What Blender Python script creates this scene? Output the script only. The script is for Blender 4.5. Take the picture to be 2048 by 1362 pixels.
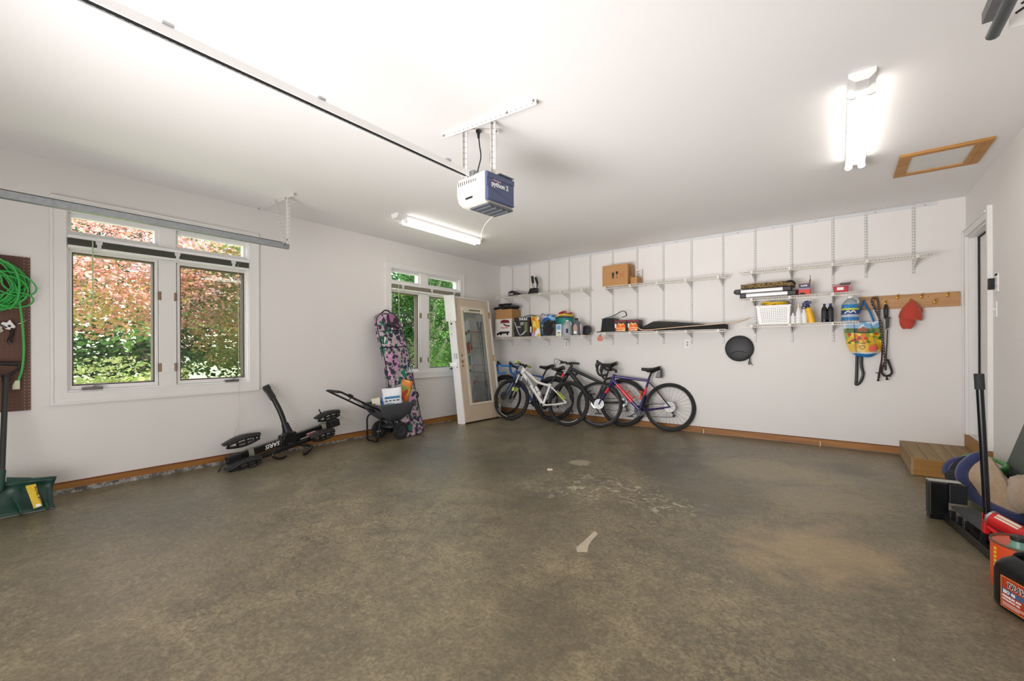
import bpy, bmesh, math, random
import numpy as np
from mathutils import Vector, Matrix, Euler, noise
for o in list(bpy.data.objects): bpy.data.objects.remove(o)
SC = bpy.context.scene
COL = SC.collection
PI = math.pi
rnd = random.Random(7)
H = 2.74; W = 6.164; FY = -7.5      # ceiling height, room width, front wall

# ---------------------------------------------------------------- camera, sky, sun, exposure
cam = bpy.data.cameras.new('camera'); camo = bpy.data.objects.new('camera', cam); COL.objects.link(camo)
cam.sensor_width = 36.0; cam.lens = 861.76 / 2048 * 36; cam.shift_y = 16.47 / 2048
cam.clip_start = 0.05; cam.clip_end = 300
camo.matrix_world = (Matrix.Translation((5.1154, -6.391, 1.1844)) @ Matrix.Rotation(math.radians(37.189), 4, 'Z')
                     @ Matrix.Rotation(PI/2, 4, 'X') @ Matrix.Rotation(-0.004114, 4, 'Z'))
SC.camera = camo
SC.view_settings.view_transform = 'Standard'; SC.view_settings.look = 'None'
SC.view_settings.gamma = 1; SC.view_settings.use_curve_mapping = False
SC.view_settings.exposure = 0.0
wd = bpy.data.worlds.new('sky'); SC.world = wd; wd.use_nodes = True
wn = wd.node_tree.nodes; wl = wd.node_tree.links
bg = wn['Background']
sky = wn.new('ShaderNodeTexSky'); sky.sky_type = 'NISHITA'; sky.sun_disc = False
sky.sun_elevation = math.radians(52); sky.sun_rotation = math.radians(-160)
wl.new(sky.outputs[0], bg.inputs[0]); bg.inputs[1].default_value = 1.15
sun = bpy.data.lights.new('sun', 'SUN'); suno = bpy.data.objects.new('sun', sun); COL.objects.link(suno)
sun.energy = 20.0; sun.angle = 0.01; sun.color = (1.0, 0.95, 0.86)
suno.rotation_euler = Vector((-0.42, -1.0, -1.35)).to_track_quat('-Z', 'Y').to_euler()
def area(name, loc, aim, sx, sy, power, col=(1, 1, 1)):
    l = bpy.data.lights.new(name, 'AREA'); l.shape = 'RECTANGLE'; l.size = sx; l.size_y = sy; l.energy = power; l.color = col
    o = bpy.data.objects.new(name, l); COL.objects.link(o); o.location = loc
    o.rotation_euler = (Vector(aim)-Vector(loc)).to_track_quat('-Z', 'Y').to_euler(); return o
area('bounce_light', (3.4, -6.85, .35), (3.3, -3.2, 2.74), 4.6, 1.0, 74, (1, .975, .975))
fl = area('flash_light', (3.2, -7.0, 1.2), (3.9, -.3, 2.95), 2.6, 1.2, 55, (1, .965, .97)); fl.data.spread = math.radians(125)
f2 = area('ceiling_fill', (3.3, -6.95, .7), (3.7, -1.0, 2.74), 2.4, 0.8, 17, (1, .965, .965)); f2.data.spread = math.radians(60)  # added fill lamp behind the camera, brightens the rear of the ceiling
TUBE = 7.0          # emission of the fluorescent tubes

# ---------------------------------------------------------------- materials
def lin(c):
    if isinstance(c, str):
        c = c.lstrip('#'); c = tuple(int(c[i:i+2], 16)/255 for i in (0, 2, 4))
        return tuple(x/12.92 if x <= .04045 else ((x+.055)/1.055)**2.4 for x in c)
    return c
MATS = {}
def mat(name, col, rough=.5, metal=0., var=.07, scale=12., bump=0., bscale=60., coat=0., emit=0., spec=.5, trans=0., alpha=1., sheen=0.):
    if name in MATS: return MATS[name]
    m = bpy.data.materials.new(name); m.use_nodes = True
    n = m.node_tree.nodes; l = m.node_tree.links; b = n['Principled BSDF']
    c = lin(col)
    tc = n.new('ShaderNodeTexCoord')
    ns = n.new('ShaderNodeTexNoise'); ns.inputs['Scale'].default_value = scale; ns.inputs['Detail'].default_value = 4
    l.new(tc.outputs['Object'], ns.inputs['Vector'])
    mx = n.new('ShaderNodeMix'); mx.data_type = 'RGBA'
    mx.inputs[6].default_value = (*[max(0, x*(1-var)) for x in c], 1)
    mx.inputs[7].default_value = (*[min(1, x*(1+var)) for x in c], 1)
    l.new(ns.outputs[0], mx.inputs[0]); l.new(mx.outputs[2], b.inputs['Base Color'])
    b.inputs['Roughness'].default_value = rough; b.inputs['Metallic'].default_value = metal
    b.inputs['Specular IOR Level'].default_value = spec
    b.inputs['Coat Weight'].default_value = coat
    b.inputs['Transmission Weight'].default_value = trans
    b.inputs['Alpha'].default_value = alpha
    b.inputs['Sheen Weight'].default_value = sheen
    if emit:
        b.inputs['Emission Color'].default_value = (*c, 1); b.inputs['Emission Strength'].default_value = emit
    if bump:
        n2 = n.new('ShaderNodeTexNoise'); n2.inputs['Scale'].default_value = bscale; n2.inputs['Detail'].default_value = 5
        l.new(tc.outputs['Object'], n2.inputs['Vector'])
        bp = n.new('ShaderNodeBump'); bp.inputs['Strength'].default_value = bump; bp.inputs['Distance'].default_value = .01
        l.new(n2.outputs[0], bp.inputs['Height']); l.new(bp.outputs[0], b.inputs['Normal'])
    MATS[name] = m; return m
class N:
    """small node helper"""
    def __init__(s, m): s.t = m.node_tree; s.n = s.t.nodes; s.l = s.t.links
    def add(s, t, **k):
        x = s.n.new(t)
        for a, v in k.items(): setattr(x, a, v)
        return x
    def math(s, op, a, b=None, c=None):
        x = s.add('ShaderNodeMath', operation=op)
        for i, v in enumerate((a, b, c)):
            if v is None: continue
            if hasattr(v, 'links'): s.l.new(v, x.inputs[i])
            else: x.inputs[i].default_value = v
        return x.outputs[0]
    def mix(s, f, a, b, blend='MIX'):
        x = s.add('ShaderNodeMix', data_type='RGBA', blend_type=blend)
        for i, v in ((0, f), (6, a), (7, b)):
            if hasattr(v, 'links'): s.l.new(v, x.inputs[i])
            elif i == 0: x.inputs[0].default_value = v
            else: x.inputs[i].default_value = (*lin(v), 1)
        return x.outputs[2]
    def noise(s, vec, scale, detail=4, dist=0., rough=.5):
        x = s.add('ShaderNodeTexNoise'); s.l.new(vec, x.inputs['Vector'])
        x.inputs['Scale'].default_value = scale; x.inputs['Detail'].default_value = detail
        x.inputs['Distortion'].default_value = dist; x.inputs['Roughness'].default_value = rough
        return x
    def ramp(s, fac, stops, const=False):
        x = s.add('ShaderNodeValToRGB'); s.l.new(fac, x.inputs[0]); e = x.color_ramp.elements
        if const: x.color_ramp.interpolation = 'CONSTANT'
        while len(e) < len(stops): e.new(.5)
        for i, (p, c) in enumerate(stops):
            e[i].position = p; e[i].color = (*((c,)*3 if isinstance(c, (int, float)) else lin(c)), 1)
        return x.outputs[0]

WHITE_PAINT = mat('white_paint', (.80, .785, .765), .45, var=.02)
CEIL = mat('ceiling_paint', (.86, .845, .835), .9, var=.012, scale=2)
def wall_mat():
    m = mat('wall_paint', (.785, .76, .735), .6, var=.02, scale=3, bump=.04, bscale=120); q = N(m)
    b = q.n['Principled BSDF']; geo = q.add('ShaderNodeNewGeometry').outputs['Position']
    old = b.inputs['Base Color'].links[0].from_socket
    mp = q.add('ShaderNodeMapping'); mp.inputs['Scale'].default_value = (6, 6, 5); q.l.new(geo, mp.inputs[0])
    n1 = q.noise(mp.outputs[0], 1.6, 8, .6, .7).outputs[0]
    f = q.math('MULTIPLY', q.ramp(n1, [(.70, 0.), (.76, 1.)]), .13)
    q.l.new(q.mix(f, old, '#8a7d70'), b.inputs['Base Color'])
    return m
WALL = wall_mat()
def floor_mat():
    m = mat('concrete', '#83765a', .5); q = N(m); b = q.n['Principled BSDF']
    P = q.add('ShaderNodeNewGeometry').outputs['Position']
    big = q.noise(P, .55, 3, .3).outputs[0]; mid = q.noise(P, 3.2, 6, .4, .6).outputs[0]; fine = q.noise(P, 60, 6, 0, .75).outputs[0]
    c = q.mix(q.ramp(big, [(.35, 0.), (.65, 1.)]), '#7d735b', '#9c8e6e')
    c = q.mix(q.math('MULTIPLY', q.ramp(mid, [(.42, 1.), (.60, 0.)]), .5), c, '#5f5744')
    c = q.mix(q.math('MULTIPLY', q.ramp(fine, [(.42, 1.), (.56, 0.)]), .58), c, '#4d4738')
    c = q.mix(q.math('MULTIPLY', q.ramp(q.noise(P, 26, 7, 0, .8).outputs[0], [(.52, 0.), (.66, 1.)]), .42), c, '#b9ac8b')
    c = q.mix(q.math('MULTIPLY', q.ramp(q.noise(P, 14, 8, .6, .75).outputs[0], [(.40, 1.), (.52, 0.)]), .38), c, '#4f4838')
    # crazed hairlines
    wv = q.add('ShaderNodeVectorMath', operation='ADD')
    nz = q.noise(P, 5, 6, 0, .65)
    sc = q.add('ShaderNodeVectorMath', operation='SCALE'); q.l.new(nz.outputs['Color'], sc.inputs[0]); sc.inputs['Scale'].default_value = .34
    q.l.new(P, wv.inputs[0]); q.l.new(sc.outputs[0], wv.inputs[1])
    for s, wdt, a in ((5.5, .035, .55), (12., .06, .42)):
        v = q.add('ShaderNodeTexVoronoi', feature='DISTANCE_TO_EDGE'); v.inputs['Scale'].default_value = s
        q.l.new(wv.outputs[0], v.inputs['Vector'])
        brk = q.ramp(q.noise(P, 1.3, 4, .5).outputs[0], [(.38, 0.), (.6, 1.)])
        f = q.math('MULTIPLY', q.math('MULTIPLY', q.ramp(v.outputs[0], [(0., 1.), (wdt, 0.)]), brk), a)
        c = q.mix(f, c, '#3b362b')
    def blob(x, y, rx, ry, soft=.5, ang=0.):
        mp = q.add('ShaderNodeMapping', vector_type='TEXTURE'); mp.inputs['Location'].default_value = (x, y, 0)
        mp.inputs['Rotation'].default_value = (0, 0, ang)
        mp.inputs['Scale'].default_value = (rx, ry, 100); q.l.new(P, mp.inputs[0])
        ln = q.add('ShaderNodeVectorMath', operation='LENGTH'); q.l.new(mp.outputs[0], ln.inputs[0])
        nn = q.noise(P, 2.4, 6, .8, .65).outputs[0]
        d = q.math('ADD', ln.outputs['Value'], q.math('MULTIPLY', q.math('SUBTRACT', nn, .5), 1.9))
        return q.ramp(d, [(.5, 1.), (.5+soft, 0.)])
    for x, y, rx, ry, a, col in [(3.78, -1.75, .55, .75, .62, '#37332b'), (2.45, -2.6, .55, .9, .42, '#3d3a30'), (4.25, -2.6, .6, .8, .42, '#4a4334'),
                                 (5.2, -1.1, .25, .3, .4, '#3d382e'), (4.05, -4.9, .35, .6, .4, '#453e2f'), (1.3, -3.2, .6, .9, .28, '#46463e'),
                                 (4.4, -5.6, .5, .5, .4, '#4a4333'), (3.3, -3.7, .35, .5, .3, '#453d2e')]:
        c = q.mix(q.math('MULTIPLY', blob(x, y, rx, ry, .8), a), c, col)
    for x, y, rx, ry, a, col in [(4.95, -3.35, .45, .5, .5, '#b59c74'), (4.6, -1.6, .8, .5, .35, '#b0a07a'), (5.0, -2.3, .5, .5, .3, '#ad9d78')]:
        c = q.mix(q.math('MULTIPLY', blob(x, y, rx, ry, .9), a), c, col)
    # old white paint scuffs in the middle of the floor
    ps = q.ramp(q.noise(P, 9, 9, 1.2, .8).outputs[0], [(.535, 0.), (.58, 1.)])
    reg = q.math('MAXIMUM', blob(3.45, -3.05, .62, .45, .7, .7), blob(4.05, -3.1, .35, .28, .6))
    c = q.mix(q.math('MULTIPLY', q.math('MULTIPLY', ps, reg), .75), c, '#c9bfa4')
    c = q.mix(q.math('MULTIPLY', blob(2.97, -2.4, .16, .14, .25), .6), c, '#b8ad90')
    sp = q.add('ShaderNodeTexVoronoi', feature='F1'); sp.inputs['Scale'].default_value = 5.; q.l.new(P, sp.inputs['Vector'])
    spk = q.math('MULTIPLY', q.math('LESS_THAN', sp.outputs['Distance'], .022), .8)
    c = q.mix(spk, c, '#d8d0bb')
    q.l.new(c, b.inputs['Base Color'])
    r = q.math('ADD', q.math('MULTIPLY', mid, .30), .20); q.l.new(r, b.inputs['Roughness'])
    bp = q.add('ShaderNodeBump'); bp.inputs['Strength'].default_value = .22; bp.inputs['Distance'].default_value = .01
    q.l.new(fine, bp.inputs['Height']); q.l.new(bp.outputs[0], b.inputs['Normal'])
    b.inputs['Specular IOR Level'].default_value = .55
    return m
FLOOR = floor_mat()
def wood_mat(name, c1, c2, axis=0, scale=1., rough=.5):
    m = mat(name, c1, rough); q = N(m); b = q.n['Principled BSDF']
    P = q.add('ShaderNodeNewGeometry').outputs['Position']
    mp = q.add('ShaderNodeMapping'); s = [30*scale]*3; s[axis] = 1.6*scale; mp.inputs['Scale'].default_value = s; q.l.new(P, mp.inputs[0])
    a = q.noise(mp.outputs[0], 1., 5, .8, .6).outputs[0]
    c = q.mix(q.ramp(a, [(.3, 0.), (.7, 1.)]), c1, c2)
    kn = q.add('ShaderNodeTexVoronoi', feature='F1'); kn.inputs['Scale'].default_value = 2.2; q.l.new(P, kn.inputs['Vector'])
    c = q.mix(q.ramp(kn.outputs['Distance'], [(.03, .75), (.07, 0.)]), c, '#4a2a12')
    q.l.new(c, b.inputs['Base Color']); return m
PINE_L = wood_mat('pine_baseboard_left', '#8a5a28', '#b07a3e', 1)
PINE_B = wood_mat('pine_baseboard_back', '#8a5a28', '#b07a3e', 0)
DECK = wood_mat('treated_deck_wood', '#8d7450', '#ab9068', 1, .6, .7)
DECKF = wood_mat('treated_face_wood', '#8e6428', '#a87a3c', 0, .6, .6)
OAK = wood_mat('oak_board', '#a87a4c', '#c79a66', 0, .6, .45)
HATCHW = wood_mat('hatch_trim_wood', '#a5722f', '#c48f4a', 0, .8, .5)
BLACK = mat('black_plastic', '#17171a', .42, var=.15)
RUB = mat('tyre_rubber', '#232425', .75, var=.12, bump=.3, bscale=90)
BLKM = mat('black_metal', '#121315', .3, .2, var=.1)
GREYP = mat('grey_plastic', '#4b4e53', .5)
CHROME = mat('chrome', '#d5d6d8', .18, 1., var=.03)
ALU = mat('brushed_aluminium', '#b9bbbd', .35, .9, var=.05)
GALV = mat('galvanised_steel', '#9ba0a3', .45, .75, var=.25, scale=40)
BRASS = mat('brass', '#d8b45a', .22, 1., var=.05)
WHITEM = mat('white_enamel', '#e9e8e6', .35, var=.02)
WIRE = mat('white_wire_coating', '#e3dfd6', .4, var=.03)
WHITEP = mat('white_plastic', '#ececea', .4, var=.02)
CARD = mat('cardboard', '#b98a58', .8, var=.06, scale=8)
RED = mat('red_paint', '#c3181c', .35, var=.08)
GREEN = mat('green_plastic', '#4f9a52', .45)
def simple_glass(name, tint=(1, 1, 1), gloss=.06, fres=1.3):
    m = bpy.data.materials.new(name); m.use_nodes = True; q = N(m); q.n.clear()
    out = q.add('ShaderNodeOutputMaterial'); tr = q.add('ShaderNodeBsdfTransparent'); gl = q.add('ShaderNodeBsdfGlossy')
    tr.inputs[0].default_value = (*tint, 1); gl.inputs['Roughness'].default_value = .02
    lw = q.add('ShaderNodeLayerWeight'); lw.inputs[0].default_value = .5
    f = q.math('ADD', q.math('MULTIPLY', q.math('POWER', lw.outputs['Facing'], 5.), .9), .026*fres)
    mx = q.add('ShaderNodeMixShader'); q.l.new(f, mx.inputs[0]); q.l.new(tr.outputs[0], mx.inputs[1]); q.l.new(gl.outputs[0], mx.inputs[2])
    q.l.new(mx.outputs[0], out.inputs[0]); return m
GLASS = simple_glass('window_glass', (.93, .96, .94))
def screen_mat():
    m = bpy.data.materials.new('insect_screen_mesh'); m.use_nodes = True; q = N(m); q.n.clear()
    out = q.add('ShaderNodeOutputMaterial'); tr = q.add('ShaderNodeBsdfTransparent'); df = q.add('ShaderNodeBsdfDiffuse')
    df.inputs[0].default_value = (.06, .06, .06, 1)
    mx = q.add('ShaderNodeMixShader'); mx.inputs[0].default_value = .34
    q.l.new(tr.outputs[0], mx.inputs[1]); q.l.new(df.outputs[0], mx.inputs[2]); q.l.new(mx.outputs[0], out.inputs[0]); return m
SCREEN = screen_mat()

# ---------------------------------------------------------------- mesh building
class MB:
    def __init__(s): s.v = []; s.f = []; s.mi = []; s.m = 0
    def _add(s, vs, fs):
        o = len(s.v); s.v += [tuple(v) for v in vs]; s.f += [tuple(i+o for i in f) for f in fs]; s.mi += [s.m]*len(fs); return s
    def box(s, c, d, R=None):
        c = Vector(c); hx, hy, hz = (x/2 for x in d)
        vs = [Vector((x, y, z)) for x in (-hx, hx) for y in (-hy, hy) for z in (-hz, hz)]
        if R is not None: vs = [R @ v for v in vs]
        return s._add([c+v for v in vs], [(0, 1, 3, 2), (4, 6, 7, 5), (0, 4, 5, 1), (2, 3, 7, 6), (0, 2, 6, 4), (1, 5, 7, 3)])
    def bb(s, x0, x1, y0, y1, z0, z1): return s.box(((x0+x1)/2, (y0+y1)/2, (z0+z1)/2), (abs(x1-x0), abs(y1-y0), abs(z1-z0)))
    def frame(s, x0, x1, y0, y1, z0, z1, wy, wz=None, wz1=None):   # rectangular rim in the yz plane without overlapping pieces
        wz = wy if wz is None else wz; wz1 = wz if wz1 is None else wz1
        s.bb(x0, x1, y0, y0+wy, z0, z1); s.bb(x0, x1, y1-wy, y1, z0, z1)
        s.bb(x0, x1, y0+wy, y1-wy, z0, z0+wz); s.bb(x0, x1, y0+wy, y1-wy, z1-wz1, z1); return s
    def hexa(s, lo, hi):   # 4 bottom points, 4 top points
        return s._add(list(lo)+list(hi), [(3, 2, 1, 0), (4, 5, 6, 7), (0, 1, 5, 4), (1, 2, 6, 5), (2, 3, 7, 6), (3, 0, 4, 7)])
    def tube(s, pts, r, n=8, closed=False, cap=True, flat=None):
        pts = [Vector(p) for p in pts]; k = len(pts)
        rs = r if isinstance(r, (list, tuple)) else [r]*k
        tang = []
        for i in range(k):
            a = pts[(i-1) % k] if (closed or i) else pts[0]; b = pts[(i+1) % k] if (closed or i < k-1) else pts[-1]
            t = (b-a); tang.append(t.normalized() if t.length > 1e-9 else Vector((0, 0, 1)))
        up = Vector((0, 0, 1)) if abs(tang[0].z) < .9 else Vector((1, 0, 0))
        u = tang[0].cross(up).normalized(); vs = []
        for i in range(k):
            t = tang[i]; u = (u - t*u.dot(t)); u = u.normalized() if u.length > 1e-6 else t.orthogonal().normalized(); w = t.cross(u)
            for j in range(n):
                a = 2*PI*j/n; ca, sa = math.cos(a)*rs[i], math.sin(a)*rs[i]
                if flat: ca *= flat[0]; sa *= flat[1]
                vs.append(pts[i]+u*ca+w*sa)
        fs = []
        for i in range(k if closed else k-1):
            a = i*n; b = ((i+1) % k)*n
            for j in range(n): fs.append((a+j, a+(j+1) % n, b+(j+1) % n, b+j))
        if cap and not closed: fs += [tuple(range(n-1, -1, -1)), tuple(range((k-1)*n, k*n))]
        return s._add(vs, fs)
    def cyl(s, a, b, r, r2=None, n=16): return s.tube([a, b], [r, r if r2 is None else r2], n)
    def lathe(s, prof, o=(0, 0, 0), ax=(0, 0, 1), n=24, sx=1., sy=1.):
        ax = Vector(ax).normalized(); u = ax.orthogonal().normalized() if abs(ax.z) < .99 else Vector((1, 0, 0)); w = ax.cross(u); o = Vector(o)
        vs = [o+ax*z+u*(r*math.cos(2*PI*j/n)*sx)+w*(r*math.sin(2*PI*j/n)*sy) for r, z in prof for j in range(n)]
        fs = [(i*n+j, i*n+(j+1) % n, (i+1)*n+(j+1) % n, (i+1)*n+j) for i in range(len(prof)-1) for j in range(n)]
        if prof[0][0] > 1e-5: fs.append(tuple(range(n-1, -1, -1)))
        if prof[-1][0] > 1e-5: fs.append(tuple(range((len(prof)-1)*n, len(prof)*n)))
        return s._add(vs, fs)
    def prism(s, poly, vec):
        poly = [Vector(p) for p in poly]; vec = Vector(vec); k = len(poly)
        fs = [tuple(range(k-1, -1, -1)), tuple(range(k, 2*k))]+[(i, (i+1) % k, k+(i+1) % k, k+i) for i in range(k)]
        return s._add(poly+[p+vec for p in poly], fs)
    def loft(s, rings, cap=True, closed=True):
        n = len(rings[0]); vs = [p for r in rings for p in r]
        fs = [(i*n+j, i*n+(j+1) % n, (i+1)*n+(j+1) % n, (i+1)*n+j) for i in range(len(rings)-1) for j in range(n if closed else n-1)]
        if cap: fs += [tuple(range(n-1, -1, -1)), tuple(range((len(rings)-1)*n, len(rings)*n))]
        return s._add(vs, fs)
    def grid(s, fn, nu, nv):
        vs = [fn(i/nu, j/nv) for i in range(nu+1) for j in range(nv+1)]
        fs = [(i*(nv+1)+j, (i+1)*(nv+1)+j, (i+1)*(nv+1)+j+1, i*(nv+1)+j+1) for i in range(nu) for j in range(nv)]
        return s._add(vs, fs)
    def ball(s, c, r, n=12, m=8):
        rx, ry, rz = r if isinstance(r, (tuple, list)) else (r, r, r)
        prof = [(math.sin(PI*i/m), -math.cos(PI*i/m)) for i in range(m+1)]
        c = Vector(c)
        vs = [c+Vector((p*math.cos(2*PI*j/n)*rx, p*math.sin(2*PI*j/n)*ry, z*rz)) for p, z in prof for j in range(n)]
        return s._add(vs, [(i*n+j, i*n+(j+1) % n, (i+1)*n+(j+1) % n, (i+1)*n+j) for i in range(m) for j in range(n)])
    def quad(s, a, b, c, d): return s._add([a, b, c, d], [(0, 1, 2, 3)])
ROOT = {}
def rootm(o):
    while o.parent: o = o.parent
    return ROOT.get(o.name, Matrix.Identity(4))
def tag(o, label=None, cat=None, group=None, kind=None):
    if label: o['label'] = label
    if cat: o['category'] = cat
    if group: o['group'] = group
    if kind: o['kind'] = kind
    return o
def thing(name, label, cat, loc=(0, 0, 0), rot=None, group=None, kind=None):
    o = bpy.data.objects.new(name, None); COL.objects.link(o); o.empty_display_size = .05
    mw = Matrix.Translation(Vector(loc)) @ (rot.to_4x4() if rot is not None else Matrix.Identity(4))
    o.matrix_world = mw; ROOT[o.name] = mw
    return tag(o, label, cat, group, kind)
def obj(name, mb, ms, parent=None, local=False, smooth=40, bevel=0, sub=0, label=None, cat=None, group=None, kind=None, solid=0, origin=None):
    vs = np.array(mb.v, dtype=float)
    if parent is not None:
        if not local:
            inv = np.array(rootm(parent).inverted()); vs = vs @ inv[:3, :3].T + inv[:3, 3]
        off = None
    else:
        off = np.array(origin) if origin is not None else np.array([(vs[:, 0].min()+vs[:, 0].max())/2, (vs[:, 1].min()+vs[:, 1].max())/2, vs[:, 2].min()])
        vs = vs-off
    me = bpy.data.meshes.new(name); me.from_pydata(vs.tolist(), [], mb.f)
    for m in (ms if isinstance(ms, (list, tuple)) else [ms]): me.materials.append(m)
    me.polygons.foreach_set('material_index', mb.mi)
    bm = bmesh.new(); bm.from_mesh(me); bmesh.ops.remove_doubles(bm, verts=bm.verts, dist=1e-6)
    bmesh.ops.recalc_face_normals(bm, faces=bm.faces); bm.to_mesh(me); bm.free()
    if smooth:
        me.shade_smooth(); me.set_sharp_from_angle(angle=math.radians(smooth))
    o = bpy.data.objects.new(name, me); COL.objects.link(o)
    if parent is not None: o.parent = parent
    else: o.location = off; ROOT[o.name] = Matrix.Translation(Vector(off))
    if bevel:
        b = o.modifiers.new('bevel', 'BEVEL'); b.width = bevel; b.segments = 2; b.limit_method = 'ANGLE'; b.angle_limit = .6
    if solid:
        b = o.modifiers.new('solid', 'SOLIDIFY'); b.thickness = solid; b.offset = 0
    if sub:
        b = o.modifiers.new('sub', 'SUBSURF'); b.levels = sub; b.render_levels = sub
    return tag(o, label, cat, group, kind)
def struct(name, mb, ms, parent=None, **k):
    return obj(name, mb, ms, parent, kind=None if parent is not None else 'structure', **k)
def dup(root, mw, label=None, group=None, name=None):
    """a copy of a thing with copies of its parts and sub-parts, sharing mesh data"""
    def rec(o, par):
        c = o.copy(); COL.objects.link(c); c.parent = par
        for ch in [x for x in COL.objects if x.parent == o and x is not c]: rec(ch, c)
        return c
    r = rec(root, None); r.matrix_world = mw; ROOT[r.name] = mw
    if label: r['label'] = label
    if group: r['group'] = group
    return r
def text(name, s, size, origin, ux, uy, m, parent, depth=.0006, align='LEFT', bold=0., shear=0., label=None):
    """raised lettering: origin of baseline, ux reading direction, uy up direction"""
    cu = bpy.data.curves.new('t', 'FONT'); cu.body = s; cu.size = size; cu.extrude = depth; cu.align_x = align; cu.offset = bold; cu.shear = shear
    cu.resolution_u = 2
    to = bpy.data.objects.new('t', cu); me = bpy.data.meshes.new_from_object(to); bpy.data.objects.remove(to)
    ux = Vector(ux).normalized(); uy = Vector(uy).normalized(); nz = ux.cross(uy).normalized()
    M4 = Matrix(((ux.x, uy.x, nz.x, origin[0]), (ux.y, uy.y, nz.y, origin[1]), (ux.z, uy.z, nz.z, origin[2]), (0, 0, 0, 1)))
    me.transform(rootm(parent).inverted() @ M4); me.materials.clear(); me.materials.append(m)
    o = bpy.data.objects.new(name, me); COL.objects.link(o); o.parent = parent
    if label: o['label'] = label
    return o
def smoothpath(pts, k=6, closed=False):
    """Catmull-Rom through points"""
    P = [Vector(p) for p in pts]; n = len(P); out = []
    for i in range(n if closed else n-1):
        p0 = P[(i-1) % n] if (closed or i) else P[0]*2-P[1]; p1 = P[i]; p2 = P[(i+1) % n]
        p3 = P[(i+2) % n] if (closed or i < n-2) else P[-1]*2-P[-2]
        for j in range(k):
            t = j/k; out.append(.5*((2*p1)+(p2-p0)*t+(2*p0-5*p1+4*p2-p3)*t*t+(3*p1-p0-3*p2+p3)*t**3))
    if not closed: out.append(P[-1])
    return out
def arc(c, r, a0, a1, n, u=(1, 0, 0), v=(0, 0, 1)):
    c = Vector(c); u = Vector(u); v = Vector(v)
    return [c+u*(r*math.cos(a0+(a1-a0)*i/n))+v*(r*math.sin(a0+(a1-a0)*i/n)) for i in range(n+1)]
def rz(a): return Matrix.Rotation(a, 3, 'Z')
def rx(a): return Matrix.Rotation(a, 3, 'X')
def ry(a): return Matrix.Rotation(a, 3, 'Y')

# ================================================================ ROOM
struct('floor', MB().bb(-.2, W+.2, FY-.2, .2, -.12, 0), FLOOR, smooth=0, origin=(0, 0, 0))
struct('ceiling', MB().bb(-.2, W+.3, FY-.2, .2, H, H+.15), CEIL, smooth=0)
struct('wall_back', MB().bb(-.16, W+.16, 0, .15, 0, H), WALL, smooth=0)
WZ0, WZ1 = .835, 2.36
WIN = [(-5.775, -4.387), (-2.518, -1.11)]
m = MB(); m.bb(-.15, 0, FY, 0, 0, WZ0); m.bb(-.15, 0, FY, 0, WZ1, H)
for a, b in ((FY, WIN[0][0]), (WIN[0][1], WIN[1][0]), (WIN[1][1], 0)): m.bb(-.15, 0, a, b, WZ0, WZ1)
struct('wall_left', m, WALL, smooth=0)
DY0, DY1, DZ0, DZ1 = -.88, -.09, .29, 2.305
m = MB(); m.bb(W, W+.15, FY, DY0, 0, H); m.bb(W, W+.15, DY1, 0, 0, H); m.bb(W, W+.15, DY0, DY1, 0, DZ0); m.bb(W, W+.15, DY0, DY1, DZ1, H)
struct('wall_right', m, WALL, smooth=0)
struct('wall_front', MB().bb(-.15, W+.15, FY-.15, FY, 0, H), WALL, smooth=0)
# closed sectional garage door behind the camera
m = MB()
for k in range(4):
    m.bb(.65, 5.52, FY, FY+.045, .02+k*.53, .02+k*.53+.52)
    for j in range(6): m.bb(.75+j*.8, .75+j*.8+.68, FY+.045, FY+.052, .1+k*.53, .46+k*.53)
struct('door_2', m, WHITE_PAINT, smooth=0, bevel=.004)
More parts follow.
